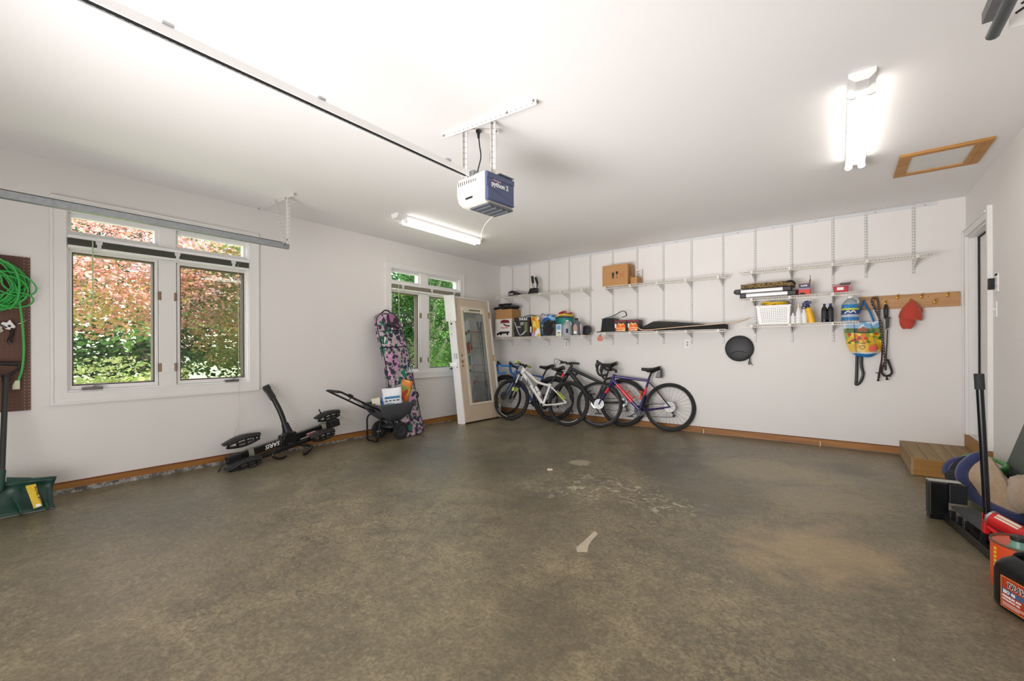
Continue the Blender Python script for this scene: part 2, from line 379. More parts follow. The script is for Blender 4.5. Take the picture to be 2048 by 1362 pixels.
# left window units
DARKF = mat('bronze_sash_edge', '#5a4c42', .5)
for i, (y0, y1) in enumerate(WIN):
    m = MB(); e = .097
    m.frame(.0, .016, y0-e+.019, y1+e-.019, WZ0-e+.019, WZ1+e-.019, e-.019)
    m.frame(.0, .024, y0-e, y1+e, WZ0-e, WZ1+e, .019)
    struct('trim_%d' % (i+1), m, WHITE_PAINT, smooth=0)
    ml, mr = (-5.16, -5.027) if i == 0 else (-1.955, -1.80)
    m = MB(); m.frame(-.15, -.001, y0, y1, WZ0, WZ1, .012, .015, .012)
    m.bb(-.15, -.012, ml, mr, WZ0+.015, 2.035); m.bb(-.15, -.012, ml, mr, 2.175, WZ1-.012)
    m.bb(-.15, -.012, y0+.012, y1-.012, 2.035, 2.175)
    for (a, b) in ((y0+.012, ml), (mr, y1-.012)): m.frame(-.10, -.04, a, b, 2.175, WZ1-.012, .024, .02, .033)
    w = struct('window_%d' % (i+1), m, WHITE_PAINT, smooth=0, bevel=.002)
    for j, (a, b) in enumerate(((y0, ml), (mr, y1))):
        a2, b2 = a+.012, b-.004
        f = MB().frame(-.085, -.03, a2, b2, WZ0+.015, 2.035, .022, .035, .018)
        sash = obj('casement_sash', f, WHITE_PAINT, w, smooth=0, bevel=.002)
        a3, b3 = a2+.022, b2-.022
        g = MB().frame(-.125, -.045, a3, b3, WZ0+.05, 2.017, .012, .01)
        obj('sash_edge', g, DARKF, sash, smooth=0)
        obj('pane', MB().bb(-.075, -.071, a3, b3, WZ0+.05, 2.03), GLASS, sash, smooth=0)
        if j == 1 and i == 0: obj('insect_screen', MB().quad((-.098, a3, WZ0+.05), (-.098, b3, WZ0+.05), (-.098, b3, 2.03), (-.098, a3, 2.03)), SCREEN, sash, smooth=0)
        obj('pane', MB().bb(-.075, -.071, a+.03, b-.03, 2.19, WZ1-.04), GLASS, w, smooth=0)
        hy = b+.002 if j == 0 else a-.012
        for hz_ in (1.70, 1.02):
            h = MB(); h.bb(-.035, -.006, hy-.004, hy+.014, hz_-.04, hz_+.04); h.cyl((-.008, hy+.005, hz_-.04), (-.008, hy+.005, hz_+.04), .006, n=8)
            obj('hinge', h, mat('tarnished_bronze', '#8c7862', .4, .7), w)
        cy = a+.16 if j == 0 else b-.16
        k = MB(); k.bb(-.02, .012, cy-.07, cy+.06, WZ0+.012, WZ0+.036)
        k.tube([(.0, cy, WZ0+.036), (.006, cy+.01, WZ0+.05), (.015, cy+.05, WZ0+.058), (.016, cy+.085, WZ0+.06)], .006, 8)
        obj('crank_handle', k, mat('pewter_crank', '#7d7a76', .35, .8), w, bevel=.003)
# the inner door in the right wall, its casing and riser
m = MB()
m.bb(W-.022, W, DY1, DY1+.07, DZ0, DZ1+.06); m.bb(W-.022, W, DY0-.078, DY0, DZ0, DZ1+.095); m.bb(W-.022, W, DY0, DY1, DZ1, DZ1+.06)
m.bb(W-.03, W, DY1+.07, DY1+.085, DZ0, DZ1+.075); m.bb(W-.032, W, DY0-.095, DY0-.078, DZ0, DZ1+.095)
m.bb(W-.03, W, DY0, DY1+.07, DZ1+.06, DZ1+.075)
struct('trim_3', m, WHITE_PAINT, smooth=0)
m = MB(); m.bb(W, W+.14, DY1-.018, DY1-.0005, DZ0+.012, DZ1); m.bb(W, W+.14, DY0+.0005, DY0+.018, DZ0+.012, DZ1); m.bb(W, W+.14, DY0+.018, DY1-.018, DZ1-.018, DZ1-.0005)
m.bb(W+.08, W+.14, DY1-.03, DY1-.018, DZ0+.012, DZ1-.018); m.bb(W, W+.15, DY0+.0005, DY1-.0005, DZ0+.0005, DZ0+.012)
dr = struct('door_1', m, WHITE_PAINT, smooth=0)
m = MB(); m.bb(W+.078, W+.12, DY0+.02, DY1-.042, DZ0+.014, DZ1-.028)
for z0, z1 in ((.45, .95), (1.15, 2.1)):
    for a, b in ((DY0+.11, DY0+.33), (DY0+.42, DY0+.64)): m.bb(W+.070, W+.08, a, b, z0+.05, z1)
obj('door_panel', m, WHITE_PAINT, dr, smooth=0, bevel=.004)
g = MB(); g.bb(W+.064, W+.078, DY1-.046, DY1-.030, DZ0+.014, DZ1-.02); g.bb(W+.064, W+.078, DY0+.02, DY1-.03, DZ1-.03, DZ1-.02)
obj('weatherstrip', g, mat('black_gasket', '#1a1512', .7), dr, smooth=0)
m = MB(); m.bb(W-.016, W, DY0-.09, -.002, .157, DZ0-.001)
struct('trim_4', m, DECKF, smooth=0)
# pine baseboards on a low concrete curb
m = MB()
m._add([(0, FY, .0), (.02, FY, 0), (.02, FY, .05), (0, FY, .05), (0, -.02, .0), (.02, -.02, 0), (.02, -.02, .004), (0, -.02, .004)],
       [(0, 1, 2, 3), (4, 7, 6, 5), (3, 2, 6, 7), (1, 5, 6, 2), (0, 4, 5, 1), (0, 3, 7, 4)])
CURB = mat('painted_curb', '#8f8b86', .8); q = N(CURB)
n_ = q.noise(q.add('ShaderNodeNewGeometry').outputs['Position'], 14, 8, 0, .8).outputs[0]
q.l.new(q.ramp(n_, [(.46, '#5a5753'), (.66, '#cfccc6')]), q.n['Principled BSDF'].inputs['Base Color'])
struct('trim_5', m, CURB, smooth=0)
def skew(x0, x1, ya, yb, za0, za1, zb0, zb1):
    return MB()._add([(x0, ya, za0), (x1, ya, za0), (x1, ya, za1), (x0, ya, za1), (x0, yb, zb0), (x1, yb, zb0), (x1, yb, zb1), (x0, yb, zb1)],
       [(0, 1, 2, 3), (4, 7, 6, 5), (3, 2, 6, 7), (1, 5, 6, 2), (0, 4, 5, 1), (0, 3, 7, 4)])
struct('baseboard_left', skew(0, .014, FY, -.0, .04, .088, .005, .074), PINE_L, smooth=0)
struct('trim_6', skew(0, .009, FY, -.0, .0885, .1, .0745, .086), mat('reddish_stained_edge', '#7a4526', .6, var=.3, scale=30), smooth=0)
struct('baseboard_back', MB().bb(.014, 5.66, -.014, 0, .004, .076), PINE_B, smooth=0)
struct('trim_7', MB().bb(.01, 5.66, -.008, 0, .0765, .086), MATS['reddish_stained_edge'], smooth=0)
# plywood seams are too faint to build; the wooden step by the door is a thing of its own
st = thing('wooden_step', 'low box step of weathered treated planks below the inner door', 'step', (5.9, -.47, 0))
for k in range(5):
    x0 = 5.665+k*.099
    obj('plank', MB().bb(x0+.0015, min(x0+.0975, W-.018), -.945, -.006, .125, .155), DECK, st, smooth=0, bevel=.002)
obj('front_board', MB().bb(5.665, W-.018, -.967, -.945, .002, .154), DECKF, st, smooth=0, bevel=.002)
obj('side_board', MB().bb(5.645, 5.665, -.965, -.006, .002, .154), DECK, st, smooth=0, bevel=.002)

# ================================================================ OUTDOORS (seen through the left windows)
gm = mat('lawn_grass', '#6f8a3a', .9); q = N(gm); P_ = q.add('ShaderNodeNewGeometry').outputs['Position']
c_ = q.mix(q.ramp(q.noise(P_, 1.4, 6).outputs[0], [(.4, 0.), (.6, 1.)]), '#7d9a48', '#c2b78a'); q.l.new(c_, q.n['Principled BSDF'].inputs['Base Color'])
struct('ground_outside', MB().bb(-60, 30, -50, 50, -.5, -.25), gm, smooth=0)
def leaf_mat(name, stops, tl=.5):
    m = bpy.data.materials.new(name); m.use_nodes = True; q = N(m); q.n.clear()
    out = q.add('ShaderNodeOutputMaterial'); P = q.add('ShaderNodeNewGeometry').outputs['Position']
    f = q.math('ADD', q.math('MULTIPLY', q.noise(P, .9, 3, .4).outputs[0], .75), q.math('MULTIPLY', q.noise(P, 9., 3).outputs[0], .35))
    c = q.ramp(f, stops)
    d = q.add('ShaderNodeBsdfDiffuse'); t = q.add('ShaderNodeBsdfTranslucent')
    q.l.new(c, d.inputs[0]); q.l.new(c, t.inputs[0])
    mx = q.add('ShaderNodeMixShader'); mx.inputs[0].default_value = tl
    q.l.new(d.outputs[0], mx.inputs[1]); q.l.new(t.outputs[0], mx.inputs[2]); q.l.new(mx.outputs[0], out.inputs[0]); return m
LRED = leaf_mat('maple_leaves', [(.36, '#5f8a3c'), (.46, '#b8a866'), (.54, '#c98673'), (.64, '#e2b4ae')])
LGRN = leaf_mat('green_leaves', [(.38, '#10260f'), (.54, '#2c5122'), (.70, '#86a85e')], .3)
LYEL = leaf_mat('pale_leaves', [(.38, '#6f8f40'), (.52, '#b9c472'), (.66, '#eceab2')])
BARK = mat('bark', '#9d8c78', .9, var=.3, scale=30)
def foliage(c, r, n, size, seed, hollow=.35, flat=0.):
    rg = np.random.default_rng(seed)
    d = rg.normal(size=(n, 3)); d /= np.linalg.norm(d, axis=1)[:, None]
    rad = (hollow+(1-hollow)*rg.random(n)**.6)
    p = d*rad[:, None]
    # clump the leaves into sprays
    k = max(8, n//70); cc = rg.normal(size=(k, 3)); cc /= np.linalg.norm(cc, axis=1)[:, None]; cc *= (.5+.5*rg.random(k))[:, None]
    idx = rg.integers(0, k, n); p = np.where(rg.random(n)[:, None] < .72, cc[idx]+rg.normal(size=(n, 3))*(.11, .11, .045), p)
    p = np.array(c)+p*np.array(r)
    a = rg.normal(size=(n, 3)); a[:, 2] *= .35; a /= np.linalg.norm(a, axis=1)[:, None]
    b = np.cross(a, rg.normal(size=(n, 3))*(.6, .6, 1)); b /= np.linalg.norm(b, axis=1)[:, None]+1e-9
    s = size*(.6+.8*rg.random(n))[:, None]
    vs = np.stack([p-a*s, p+b*s*.55, p+a*s, p-b*s*.55], 1).reshape(-1, 3)
    m = MB(); m.v = [tuple(x) for x in vs]; m.f = [(4*i, 4*i+1, 4*i+2, 4*i+3) for i in range(n)]; m.mi = [0]*n
    return m
def tree(name, label, cat, c, r, n, size, m, seed, base, trunk=.09, limbs=6, group=None):
    t = thing(name, label, cat, base, group=group)
    obj('foliage', foliage(c, r, n, size, seed), m, t, smooth=0, kind=None)
    rg = random.Random(seed); b = MB(); top = Vector(c)
    if trunk:
        b.tube(smoothpath([base, Vector(base).lerp(top, .45)+Vector((.12, -.1, 0)), top]), [trunk*(1-.5*i/12) for i in range(13)], 8)
        for i in range(limbs):
            a = rg.uniform(0, 2*PI); e = Vector((c[0]+math.cos(a)*r[0]*.8, c[1]+math.sin(a)*r[1]*.8, c[2]+rg.uniform(-.1, .7)*r[2]))
            s = Vector(base).lerp(top, rg.uniform(.25, .7)); pts = smoothpath([s, s.lerp(e, .5)+Vector((0, 0, .15*r[2])), e], 5)
            b.tube(pts, [trunk*.5*(1-.75*j/(len(pts)-1)) for j in range(len(pts))], 6)
        obj('trunk', b, BARK, t)
    return t
tree('maple_tree', 'red-leaved maple tree filling the upper large window', 'tree', (-3.6, -4.9, 2.7), (1.7, 2.0, 1.35), 24000, .033, LRED, 1, (-4.6, -6.1, -.25), .035, 7)
tree('maple_tree', 'russet and olive maple behind the screened half of the large window', 'tree', (-3.3, -2.75, 2.0), (1.5, 1.35, 1.5), 20000, .032,
     leaf_mat('maple_leaves_olive', [(.36, '#2d4a22'), (.50, '#5c7a35'), (.61, '#8f8a42'), (.70, '#c58a72')]), 2, (-4.0, -2.2, -.25), .05, 9)
tree('shrub', 'pale green sunlit shrub low in the large window', 'shrub', (-3.5, -5.0, .35), (1.0, 1.3, .75), 9000, .032, LYEL, 3, (-3.5, -5.0, -.25), .02, 4)
tree('shrub', 'yellow-green shrub below the screened half of the large window', 'shrub', (-3.4, -3.2, .2), (.8, 1.2, .6), 4000, .04, LYEL, 4, (-3.4, -3.2, -.25), .02, 4)
tree('green_tree', 'dense green tree filling the window beside the leaning door', 'tree', (-4.0, 1.9, 2.0), (1.8, 2.9, 2.3), 32000, .042, LGRN, 5, (-4.1, 1.7, -.25), .12, 9)
tree('shrub', 'small bright shrub under the dense green tree', 'shrub', (-4.3, 1.0, -.05), (.9, 1.6, .35), 1800, .045, LYEL, 6, (-4.3, 1.0, -.25), .02, 3)
far = None
for i, (x, y, z, s) in enumerate([(-9, -7.5, 2.4, 2.3), (-10, -3.2, 2.8, 2.5), (-9.5, .6, 2.6, 2.4), (-11, 4.4, 3.2, 2.9), (-10, 8.6, 3.0, 2.6), (-13, 12, 3.4, 3.0), (-12.5, -11, 3.2, 3)]):
    if far is None:
        far = tree('woodland_tree', 'leafy green tree in the woods behind the garden', 'tree', (x, y, z), (2.4, 2.6, 2.9), 11000, .09, LGRN, 9, (x, y, -.25), .14, 5, 'woodland trees behind the garden')
    else: dup(far, Matrix.Translation((x, y, -.25)) @ Matrix.Rotation(i*1.7, 4, 'Z') @ Matrix.Scale(s/2.4, 4))

# ================================================================ LIGHTS OF THE ROOM
TUBEM = mat('lit_fluorescent_tube', (1, .97, .90), .4, var=0, emit=TUBE)
def fixture(label, cx, cy, length=1.24, turn=0., group=None):
    t = thing('fluorescent_light', label, 'ceiling light', (cx, cy, H-.055), rz(turn), group=group)
    def o(n, m, mt, p=t, **k): return obj(n, m, mt, p, local=True, **k)
    h = length/2
    m = MB(); m.prism([(-.062, -h, .055), (-.062, -h, .03), (-.03, -h, -.0), (.03, -h, -.0), (.062, -h, .03), (.062, -h, .055)], (0, length, 0))
    hs = o('housing', m, WHITEM, smooth=0)
    for sx in (-.042, .042):
        tb = o('tube', MB().cyl((sx, -h+.13, -.014), (sx, h-.02, -.014), .019, n=14), TUBEM)
        for e in (-1, 1):
            q0 = -h+.115 if e < 0 else h-.018
            s = MB(); s.bb(sx-.02, sx+.02, q0, q0+.014, -.034, .02)
            s.cyl((sx, q0-.002, -.014), (sx, q0+.016, -.014), .026, n=14)
            o('lamp_holder', s, WHITEP, hs)
    return t
fixture('twin-tube fluorescent ceiling light in front of the wood-trimmed attic hatch', 5.225, -2.56, 1.42)
fixture('twin-tube fluorescent ceiling light over the window side of the room', 1.07, -2.56, 1.42)

# ================================================================ CEILING HARDWARE
# attic hatch
t = thing('attic_hatch', 'wood-trimmed attic hatch with a white panel in the ceiling', 'hatch', (5.79, -1.42, H-.02))
x0, x1, y0, y1 = 5.515, 6.045, -1.70, -1.155
for a, b, c, d in ((x0, x1, y0, y0+.055), (x0, x1, y1-.055, y1), (x0, x0+.075, y0+.055, y1-.055), (x1-.095, x1, y0+.055, y1-.055)):
    obj('trim_board', MB().bb(a, b, c, d, H-.02, H), HATCHW, t, smooth=0, bevel=.003)
obj('trim_bead', MB().bb(x1-.055, x1-.048, y0+.055, y1-.055, H-.024, H-.02), HATCHW, t, smooth=0)
obj('panel', MB().bb(x0+.075, x1-.095, y0+.055, y1-.055, H-.008, H-.001), mat('hatch_panel', (.74, .74, .71), .8), t, smooth=0)

PA = mat('painted_angle', '#d2cfca', .5)
def holes(m, a, b, w, nrm, step=.04, r=.0045):
    """punched holes along a strip drawn as shallow dark discs"""
    a = Vector(a); b = Vector(b); L_ = (b-a).length; d = (b-a)/L_; nrm = Vector(nrm)
    k = int(L_/step)
    for i in range(k):
        c = a+d*((i+.5)*step); m.cyl(c, c+nrm*.0006, r, n=6)
HOLE = mat('punched_hole_shadow_metal', '#77736f', .7)
def angle(parent, a, b, w, s1, s2, name='angle_bar', hol=True):
    """L-section bar from a to b, legs of width w along s1 and s2"""
    a = Vector(a); b = Vector(b); s1 = Vector(s1).normalized(); s2 = Vector(s2).normalized(); th = .003
    m = MB(); m.prism([a, a+s1*w, a+s1*w+s2*th, a+s2*th+s1*th, a+s2*w+s1*th, a+s2*w], b-a)
    if hol:
        h = m; m.m = 1; n1 = s2*-1; n2 = s1*-1
        holes(h, a+s1*w*.55, b+s1*w*.55, w, n1); holes(h, a+s2*w*.55, b+s2*w*.55, w, n2)
        holes(h, a+s1*w*.55+s2*th, b+s1*w*.55+s2*th, w, s2); holes(h, a+s2*w*.55+s1*th, b+s2*w*.55+s1*th, w, s1)
    return obj(name, m, [PA, HOLE], parent, smooth=0)
t = thing('ceiling_bracket', 'white punched steel bracket screwed to the ceiling above the opener', 'bracket', (3.2, -4.18, H))
angle(t, (2.93, -4.20, H-.001), (3.62, -4.16, H-.001), .036, (0, 0, -1), (0, 1, 0), 'crossbar')
angle(t, (3.235, -4.12, 2.385), (3.235, -4.12, H-.002), .026, (1, 0, 0), (0, -1, 0), 'hanger')
angle(t, (3.01, -4.16, 2.385), (3.01, -4.16, H-.002), .026, (1, 0, 0), (0, -1, 0), 'hanger')
angle(t, (3.02, -4.17, H-.012), (3.20, -4.02, H-.012), .022, (0, 0, -1), (1, 0, 0), 'stay', False)
angle(t, (2.83, -4.20, H-.008), (3.02, -4.17, H-.008), .02, (0, 0, -1), (0, 1, 0), 'stay', False)
for p in ((2.84, -4.2, H-.012), (3.02, -4.17, H-.02), (3.19, -4.03, H-.02), (3.235, -4.13, H-.02), (3.4, -4.175, H-.02), (3.6, -4.165, H-.008)): obj('bolt', MB().ball(p, .008, 8, 5), mat('zinc_bolt', '#8a8784', .4, .7), t)
# opener
t = thing('garage_door_opener', 'boxy white and blue garage door opener hanging from the ceiling', 'garage door opener', (3.13, -4.07, 2.16), rz(math.radians(-6)))
def lo(n, m, mt, p=t, **k): return obj(n, m, mt, p, local=True, **k)
prof = [(-.145, .215), (-.165, .19), (-.168, .11), (-.15, .05), (-.105, .012), (-.05, 0), (.135, 0), (.135, .215)]
rings = []
for y, s in ((-.145, .93), (-.12, 1.), (.10, 1.), (.125, .97)):
    rings.append([Vector((.135-(.135-x)*s, y, .11+(z-.11)*s)) for x, z in prof])
m = MB().loft(rings); body = lo('housing', m, mat('opener_white', '#d3cdc2', .4), smooth=35, bevel=.006)
BLUEP = mat('opener_blue', '#47506f', .4); DG = mat('opener_grey', '#50545a', .45)
m = MB(); m.bb(.1365, .152, -.135, .125, .018, .205); m.prism([(.152, -.135, .10), (.152, .11, .03), (.152, .125, .02), (.152, -.135, .02)], (.010, 0, 0)); m.bb(.152, .157, -.135, .125, .165, .2)
lo('side_cover', m, BLUEP, smooth=0, bevel=.003)
m = MB(); m.bb(-.04, .15, -.12, .12, -.012, .0015)
for k in range(4): m.bb(-.01, .14, -.095+k*.055, -.07+k*.055, -.022, -.012)
lo('vent_grille', m, DG, smooth=0, bevel=.004)
m = MB()
for k in range(9): m.bb(-.13+k*.022, -.124+k*.022, -.147, -.139, .16, .19-.0015*k)
lo('vent_slot', m, BLACK, body, smooth=0)
lo('light_slot', MB().bb(-.05, .02, -.149, -.135, .052, .066), BLACK, body, smooth=0)
lo('rail_mount', MB().bb(-.03, .04, -.155, -.10, .20, .235), GALV, smooth=0)
lo('top_plate', MB().bb(.1, .16, -.02, .12, .214, .218), GALV, smooth=0)
b_ = rootm(t)
def w_(p): return tuple(b_ @ Vector(p))
text('lettering', 'python 2', .045, w_((.1535, -.095, .118)), b_.to_3x3() @ Vector((0, 1, 0)), (0, 0, 1), WHITEM, t, bold=.0008, label='white lettering')
text('lettering', 'Overhead', .017, w_((.1535, -.075, .153)), b_.to_3x3() @ Vector((0, 1, 0)), (0, 0, 1), mat('pink_ink', '#d9a7ab', .5), t, label='small pink lettering')
obj('power_cord', MB().tube(smoothpath([(3.115, -4.13, 2.67), (3.12, -4.125, 2.6), (3.13, -4.125, 2.52), (3.10, -4.125, 2.43), (3.10, -4.13, 2.37)]), .0045, 6), BLACK, t)
obj('power_plug', MB().cyl((3.112, -4.13, 2.70), (3.115, -4.13, 2.655), .012, .008, 10).bb(3.10, 3.125, -4.142, -4.118, 2.695, 2.715), BLACK, t)
obj('wire', MB().tube(smoothpath([(3.235, -4.13, 2.70), (3.215, -4.115, 2.62), (3.205, -4.115, 2.5), (3.22, -4.12, 2.44), (3.235, -4.12, 2.42), (3.225, -4.11, 2.385)]), .0028, 5), mat('grey_wire', '#8b8883', .6), t)
obj('pull_cord', MB().tube(smoothpath([(3.13, -3.98, 2.155), (3.04, -3.97, 2.11), (3.0, -3.97, 2.05), (2.995, -3.97, 1.99)]), .002, 5), mat('cream_cord', '#d8cfbb', .7), t)
# rail and chain
t = thing('opener_rail', 'long white opener rail with a black chain running to the garage door', 'rail', (3.10, -5.8, 2.38))
obj('rail', MB().bb(3.085, 3.127, FY+.06, -4.24, 2.375, 2.392).bb(3.085, 3.090, FY+.06, -4.24, 2.355, 2.375).bb(3.122, 3.127, FY+.06, -4.24, 2.355, 2.375).bb(3.05, 3.055, FY+.06, -4.25, 2.392, 2.402).bb(3.055, 3.085, FY+.06, -4.25, 2.392, 2.394), WHITEM, t, smooth=0)
c = MB(); y = FY+.1; k = 0
while y < -4.26:
    c.bb(3.101-(.003 if k % 2 else .005), 3.101+(.003 if k % 2 else .005), y, y+.0135, 2.357, 2.371); y += .0125; k += 1
obj('chain', c, BLACK, t, smooth=0)
for y in (-4.45, -5.3, -5.9, -6.6): obj('rail_clip', MB().bb(3.075, 3.135, y, y+.035, 2.392, 2.404), ALU, t, smooth=0, bevel=.002)
# left and right door tracks
t = thing('door_track', 'galvanised garage door track crossing in front of the large window', 'garage door track', (.66, -5.7, 2.19))
def track(t, x, y1, zc, s):
    m = MB(); zt = zc+.025; zb = zc-.025
    y0 = FY+.3
    m.prism([(x, y0, zb), (x+s*.002, y0, zb), (x+s*.002, y0, zt), (x, y0, zt)], (0, y1-y0, 0))
    m.prism([(x, y0, zt), (x-s*.036, y0, zt), (x-s*.036, y0, zt-.002), (x, y0, zt-.002)], (0, y1-y0, 0))
    m.prism([(x, y0, zb), (x-s*.03, y0, zb-.004), (x-s*.033, y0, zb+.012), (x-s*.031, y0, zb+.012), (x-s*.028, y0, zb-.001), (x, y0, zb+.003)], (0, y1-y0, 0))
    return obj('track_channel', m, GALV, t, smooth=0)
track(t, .655, -4.26, 2.238, 1)
obj('reinforcing_edge', MB().bb(.616, .657, FY+.3, -4.262, 2.2645, 2.2685), BLACK, t, smooth=0, label='dark top edge')
obj('bolt', MB().ball((.662, -4.31, 2.245), .007, 8, 5), MATS['zinc_bolt'], t)
t = thing('ceiling_bracket', 'white punched steel hanger holding the end of the left door track', 'bracket', (.5, -4.30, H))
angle(t, (.06, -4.31, H-.001), (.83, -4.30, H-.001), .034, (0, 0, -1), (0, 1, 0), 'crossbar', False)
angle(t, (.70, -4.30, 2.25), (.70, -4.30, H-.003), .028, (-1, 0, 0), (0, 1, 0), 'hanger')
angle(t, (.665, -4.305, 2.26), (.50, -4.305, H-.01), .028, (-1, 0, 0), (0, -1, 0), 'diagonal_brace')
for p in ((.08, -4.31, H-.015), (.485, -4.31, H-.022), (.68, -4.305, H-.03), (.70, -4.305, 2.29)): obj('bolt', MB().ball(p, .009, 8, 5), MATS['zinc_bolt'], t)
t = thing('door_track', 'dark steel door track end poking in at the top right', 'garage door track', (5.6, -5.7, 2.42))
m = MB(); m.tube([(5.612, FY+.3, 2.435), (5.612, -3.84, 2.435)], .022, 10, flat=(1.0, .8)); obj('track_channel', m, mat('dull_steel', '#5d6265', .45, .6), t)
t = thing('ceiling_bracket', 'galvanised hanger plate behind the right door track end', 'bracket', (5.66, -4.2, H))
obj('support_angle', MB().bb(5.60, 5.65, -5.2, -3.74, 2.545, 2.549).bb(5.60, 5.604, -5.2, -3.74, 2.549, 2.59), mat('zinc_plate', '#77767a', .5, .5, var=.35, scale=30), t, smooth=0)
pl_ = obj('hanger_plate', MB().bb(5.655, 5.73, -3.845, -3.842, 2.44, H-.002), PA, t, smooth=0)
obj('slot', MB().box((5.685, -3.8465, 2.50), (.03, .002, .008), ry(-.5)), BLACK, pl_, smooth=0)
obj('slot', MB().box((5.70, -3.8465, 2.53), (.03, .002, .008), ry(-.5)), BLACK, pl_, smooth=0)

# ================================================================ BACK WALL SHELVING
SLOTX = [.295, .681, 1.095, 1.493, 1.885, 2.277, 2.674, 3.067, 3.46, 3.867, 4.249, 4.649, 5.059, 5.363, 5.764]
def slot_mat():
    m = mat('slotted_white_steel', '#dcdbd8', .4); q = N(m); b = q.n['Principled BSDF']; old = b.inputs['Base Color'].links[0].from_socket
    O = q.add('ShaderNodeTexCoord').outputs['Object']; s = q.add('ShaderNodeSeparateXYZ'); q.l.new(O, s.inputs[0])
    u = q.math('FRACT', q.math('DIVIDE', s.outputs[2], .0318))
    a = q.math('LESS_THAN', q.math('ABSOLUTE', q.math('SUBTRACT', u, .5)), .27)
    d = q.math('ABSOLUTE', q.math('SUBTRACT', q.math('ABSOLUTE', s.outputs[0]), .0065))
    f = q.math('MULTIPLY', a, q.math('LESS_THAN', d, .0019))
    f = q.math('MULTIPLY', f, q.math('LESS_THAN', s.outputs[1], -.003))
    q.l.new(q.mix(f, old, '#5b564f'), b.inputs['Base Color']); return m
SLOT = slot_mat()
t = thing('hang_rail', 'thin white steel rail along the top of the back wall', 'wall rail', (3.07, 0, 2.71))
obj('rail', MB().bb(.18, 2.95, -.009, 0, 2.70, 2.733).bb(2.953, 5.956, -.009, 0, 2.70, 2.733).bb(.18, 5.956, -.013, -.009, 2.727, 2.733), mat('hang_rail_white', '#d5d6d8', .4), t, smooth=0)
for x in (.5, 1.3, 2.1, 2.85, 3.25, 4.05, 4.45, 4.9, 5.45, 5.86): obj('screw', MB().ball((x, -.010, 2.712), .006, 8, 5), MATS['zinc_bolt'], t)
place_names = ['nearest the left corner', 'second from the left corner', 'third from the left corner, behind the black cloth bag', 'rising behind the teal tub', 'in the gap between the two long lower shelves', 'behind the left half of the plain cardboard box',
   'at the right edge of the plain cardboard box', 'first bare one right of the plain cardboard box', 'above the middle of the long black tote', 'last one before the gap, above the ski', 'leftmost of those carrying the three right shelves', 'just left of the red labelled box',
   'behind the clear tub of red stuff', 'short one above the left end of the oak board', 'short one nearest the inner door']
for i, x in enumerate(SLOTX):
    zb = 1.24 if i < 10 else 1.25 if i < 13 else 1.98
    m = MB(); m.bb(x-.0125, x+.0125, -.017, -.013, zb, 2.728); m.bb(x-.0125, x-.0105, -.013, 0, zb, 2.728); m.bb(x+.0105, x+.0125, -.013, 0, zb, 2.728)
    obj('shelf_standard', m, SLOT, smooth=0, label='white slotted vertical shelf standard, '+place_names[i], cat='shelf standard', group='shelf standards on the back wall', origin=(x, -.0085, zb))
def shelf(label, x0, x1, z, brackets, gap=None):
    t = thing('wire_shelf', label, 'wire shelf', ((x0+x1)/2, -.16, z), group='wire shelves on the back wall')
    m = MB(); r = .0019; n = int((x1-x0)/.0254)
    for i in range(n+1):
        x = x0+.003+i*(x1-x0-.006)/n
        m.bb(x-r, x+r, -.305, -.019, z-r, z+r); m.bb(x-r, x+r, -.305-r, -.305+r, z-.028, z-r)
    for y, zz, q in ((-.305, z, .0028), (-.305, z-.03, .0032), (-.2, z-.004, .0026), (-.11, z-.004, .0026), (-.021, z-.002, .003)): m.bb(x0, x1, y-q, y+q, zz-q, zz+q)
    obj('wire_deck', m, WIRE, t, smooth=0)
    for x in brackets:
        b = MB(); b.prism([(x-.002, -.017, z-.006), (x-.002, -.295, z-.006), (x-.002, -.295, z-.022), (x-.002, -.06, z-.085), (x-.002, -.017, z-.105)], (.004, 0, 0))
        b.prism([(x-.006, -.017, z-.088), (x-.006, -.06, z-.078), (x-.006, -.295, z-.018), (x-.006, -.295, z-.024), (x-.006, -.06, z-.086), (x-.006, -.017, z-.105)], (.012, 0, 0))
        obj('support_bracket', b, WHITEM, t, smooth=0)
        if x > x0+.05: obj('shelf_clip', MB().bb(x-.012, x+.012, -.312, -.300, z-.034, z+.004), WIRE, t, smooth=0, bevel=.002)
    return t
ZA, ZE, ZF, ZG, ZD, ZC = 2.122, 1.392, 1.428, 1.470, 1.80, 2.140
shelf('upper wire shelf in the left corner holding black racks', .14, 1.94, ZA, SLOTX[0:5])
shelf('upper wire shelf holding the plain cardboard box', 2.22, 3.955, ZA, SLOTX[5:10])
shelf('empty topmost wire shelf on the right of the wall', 4.11, 5.885, ZC, SLOTX[10:15])
shelf('short middle wire shelf with the mat and silver bars', 4.10, 5.29, ZD, SLOTX[10:13])
shelf('lower wire shelf in the left corner crowded with boxes and bottles', .10, 1.935, ZE, SLOTX[0:5])
shelf('lower wire shelf holding the ski and black tote', 2.217, 3.945, ZF, SLOTX[5:10])
shelf('short lowest wire shelf with basket and bottles', 4.13, 5.292, ZG, SLOTX[10:13])
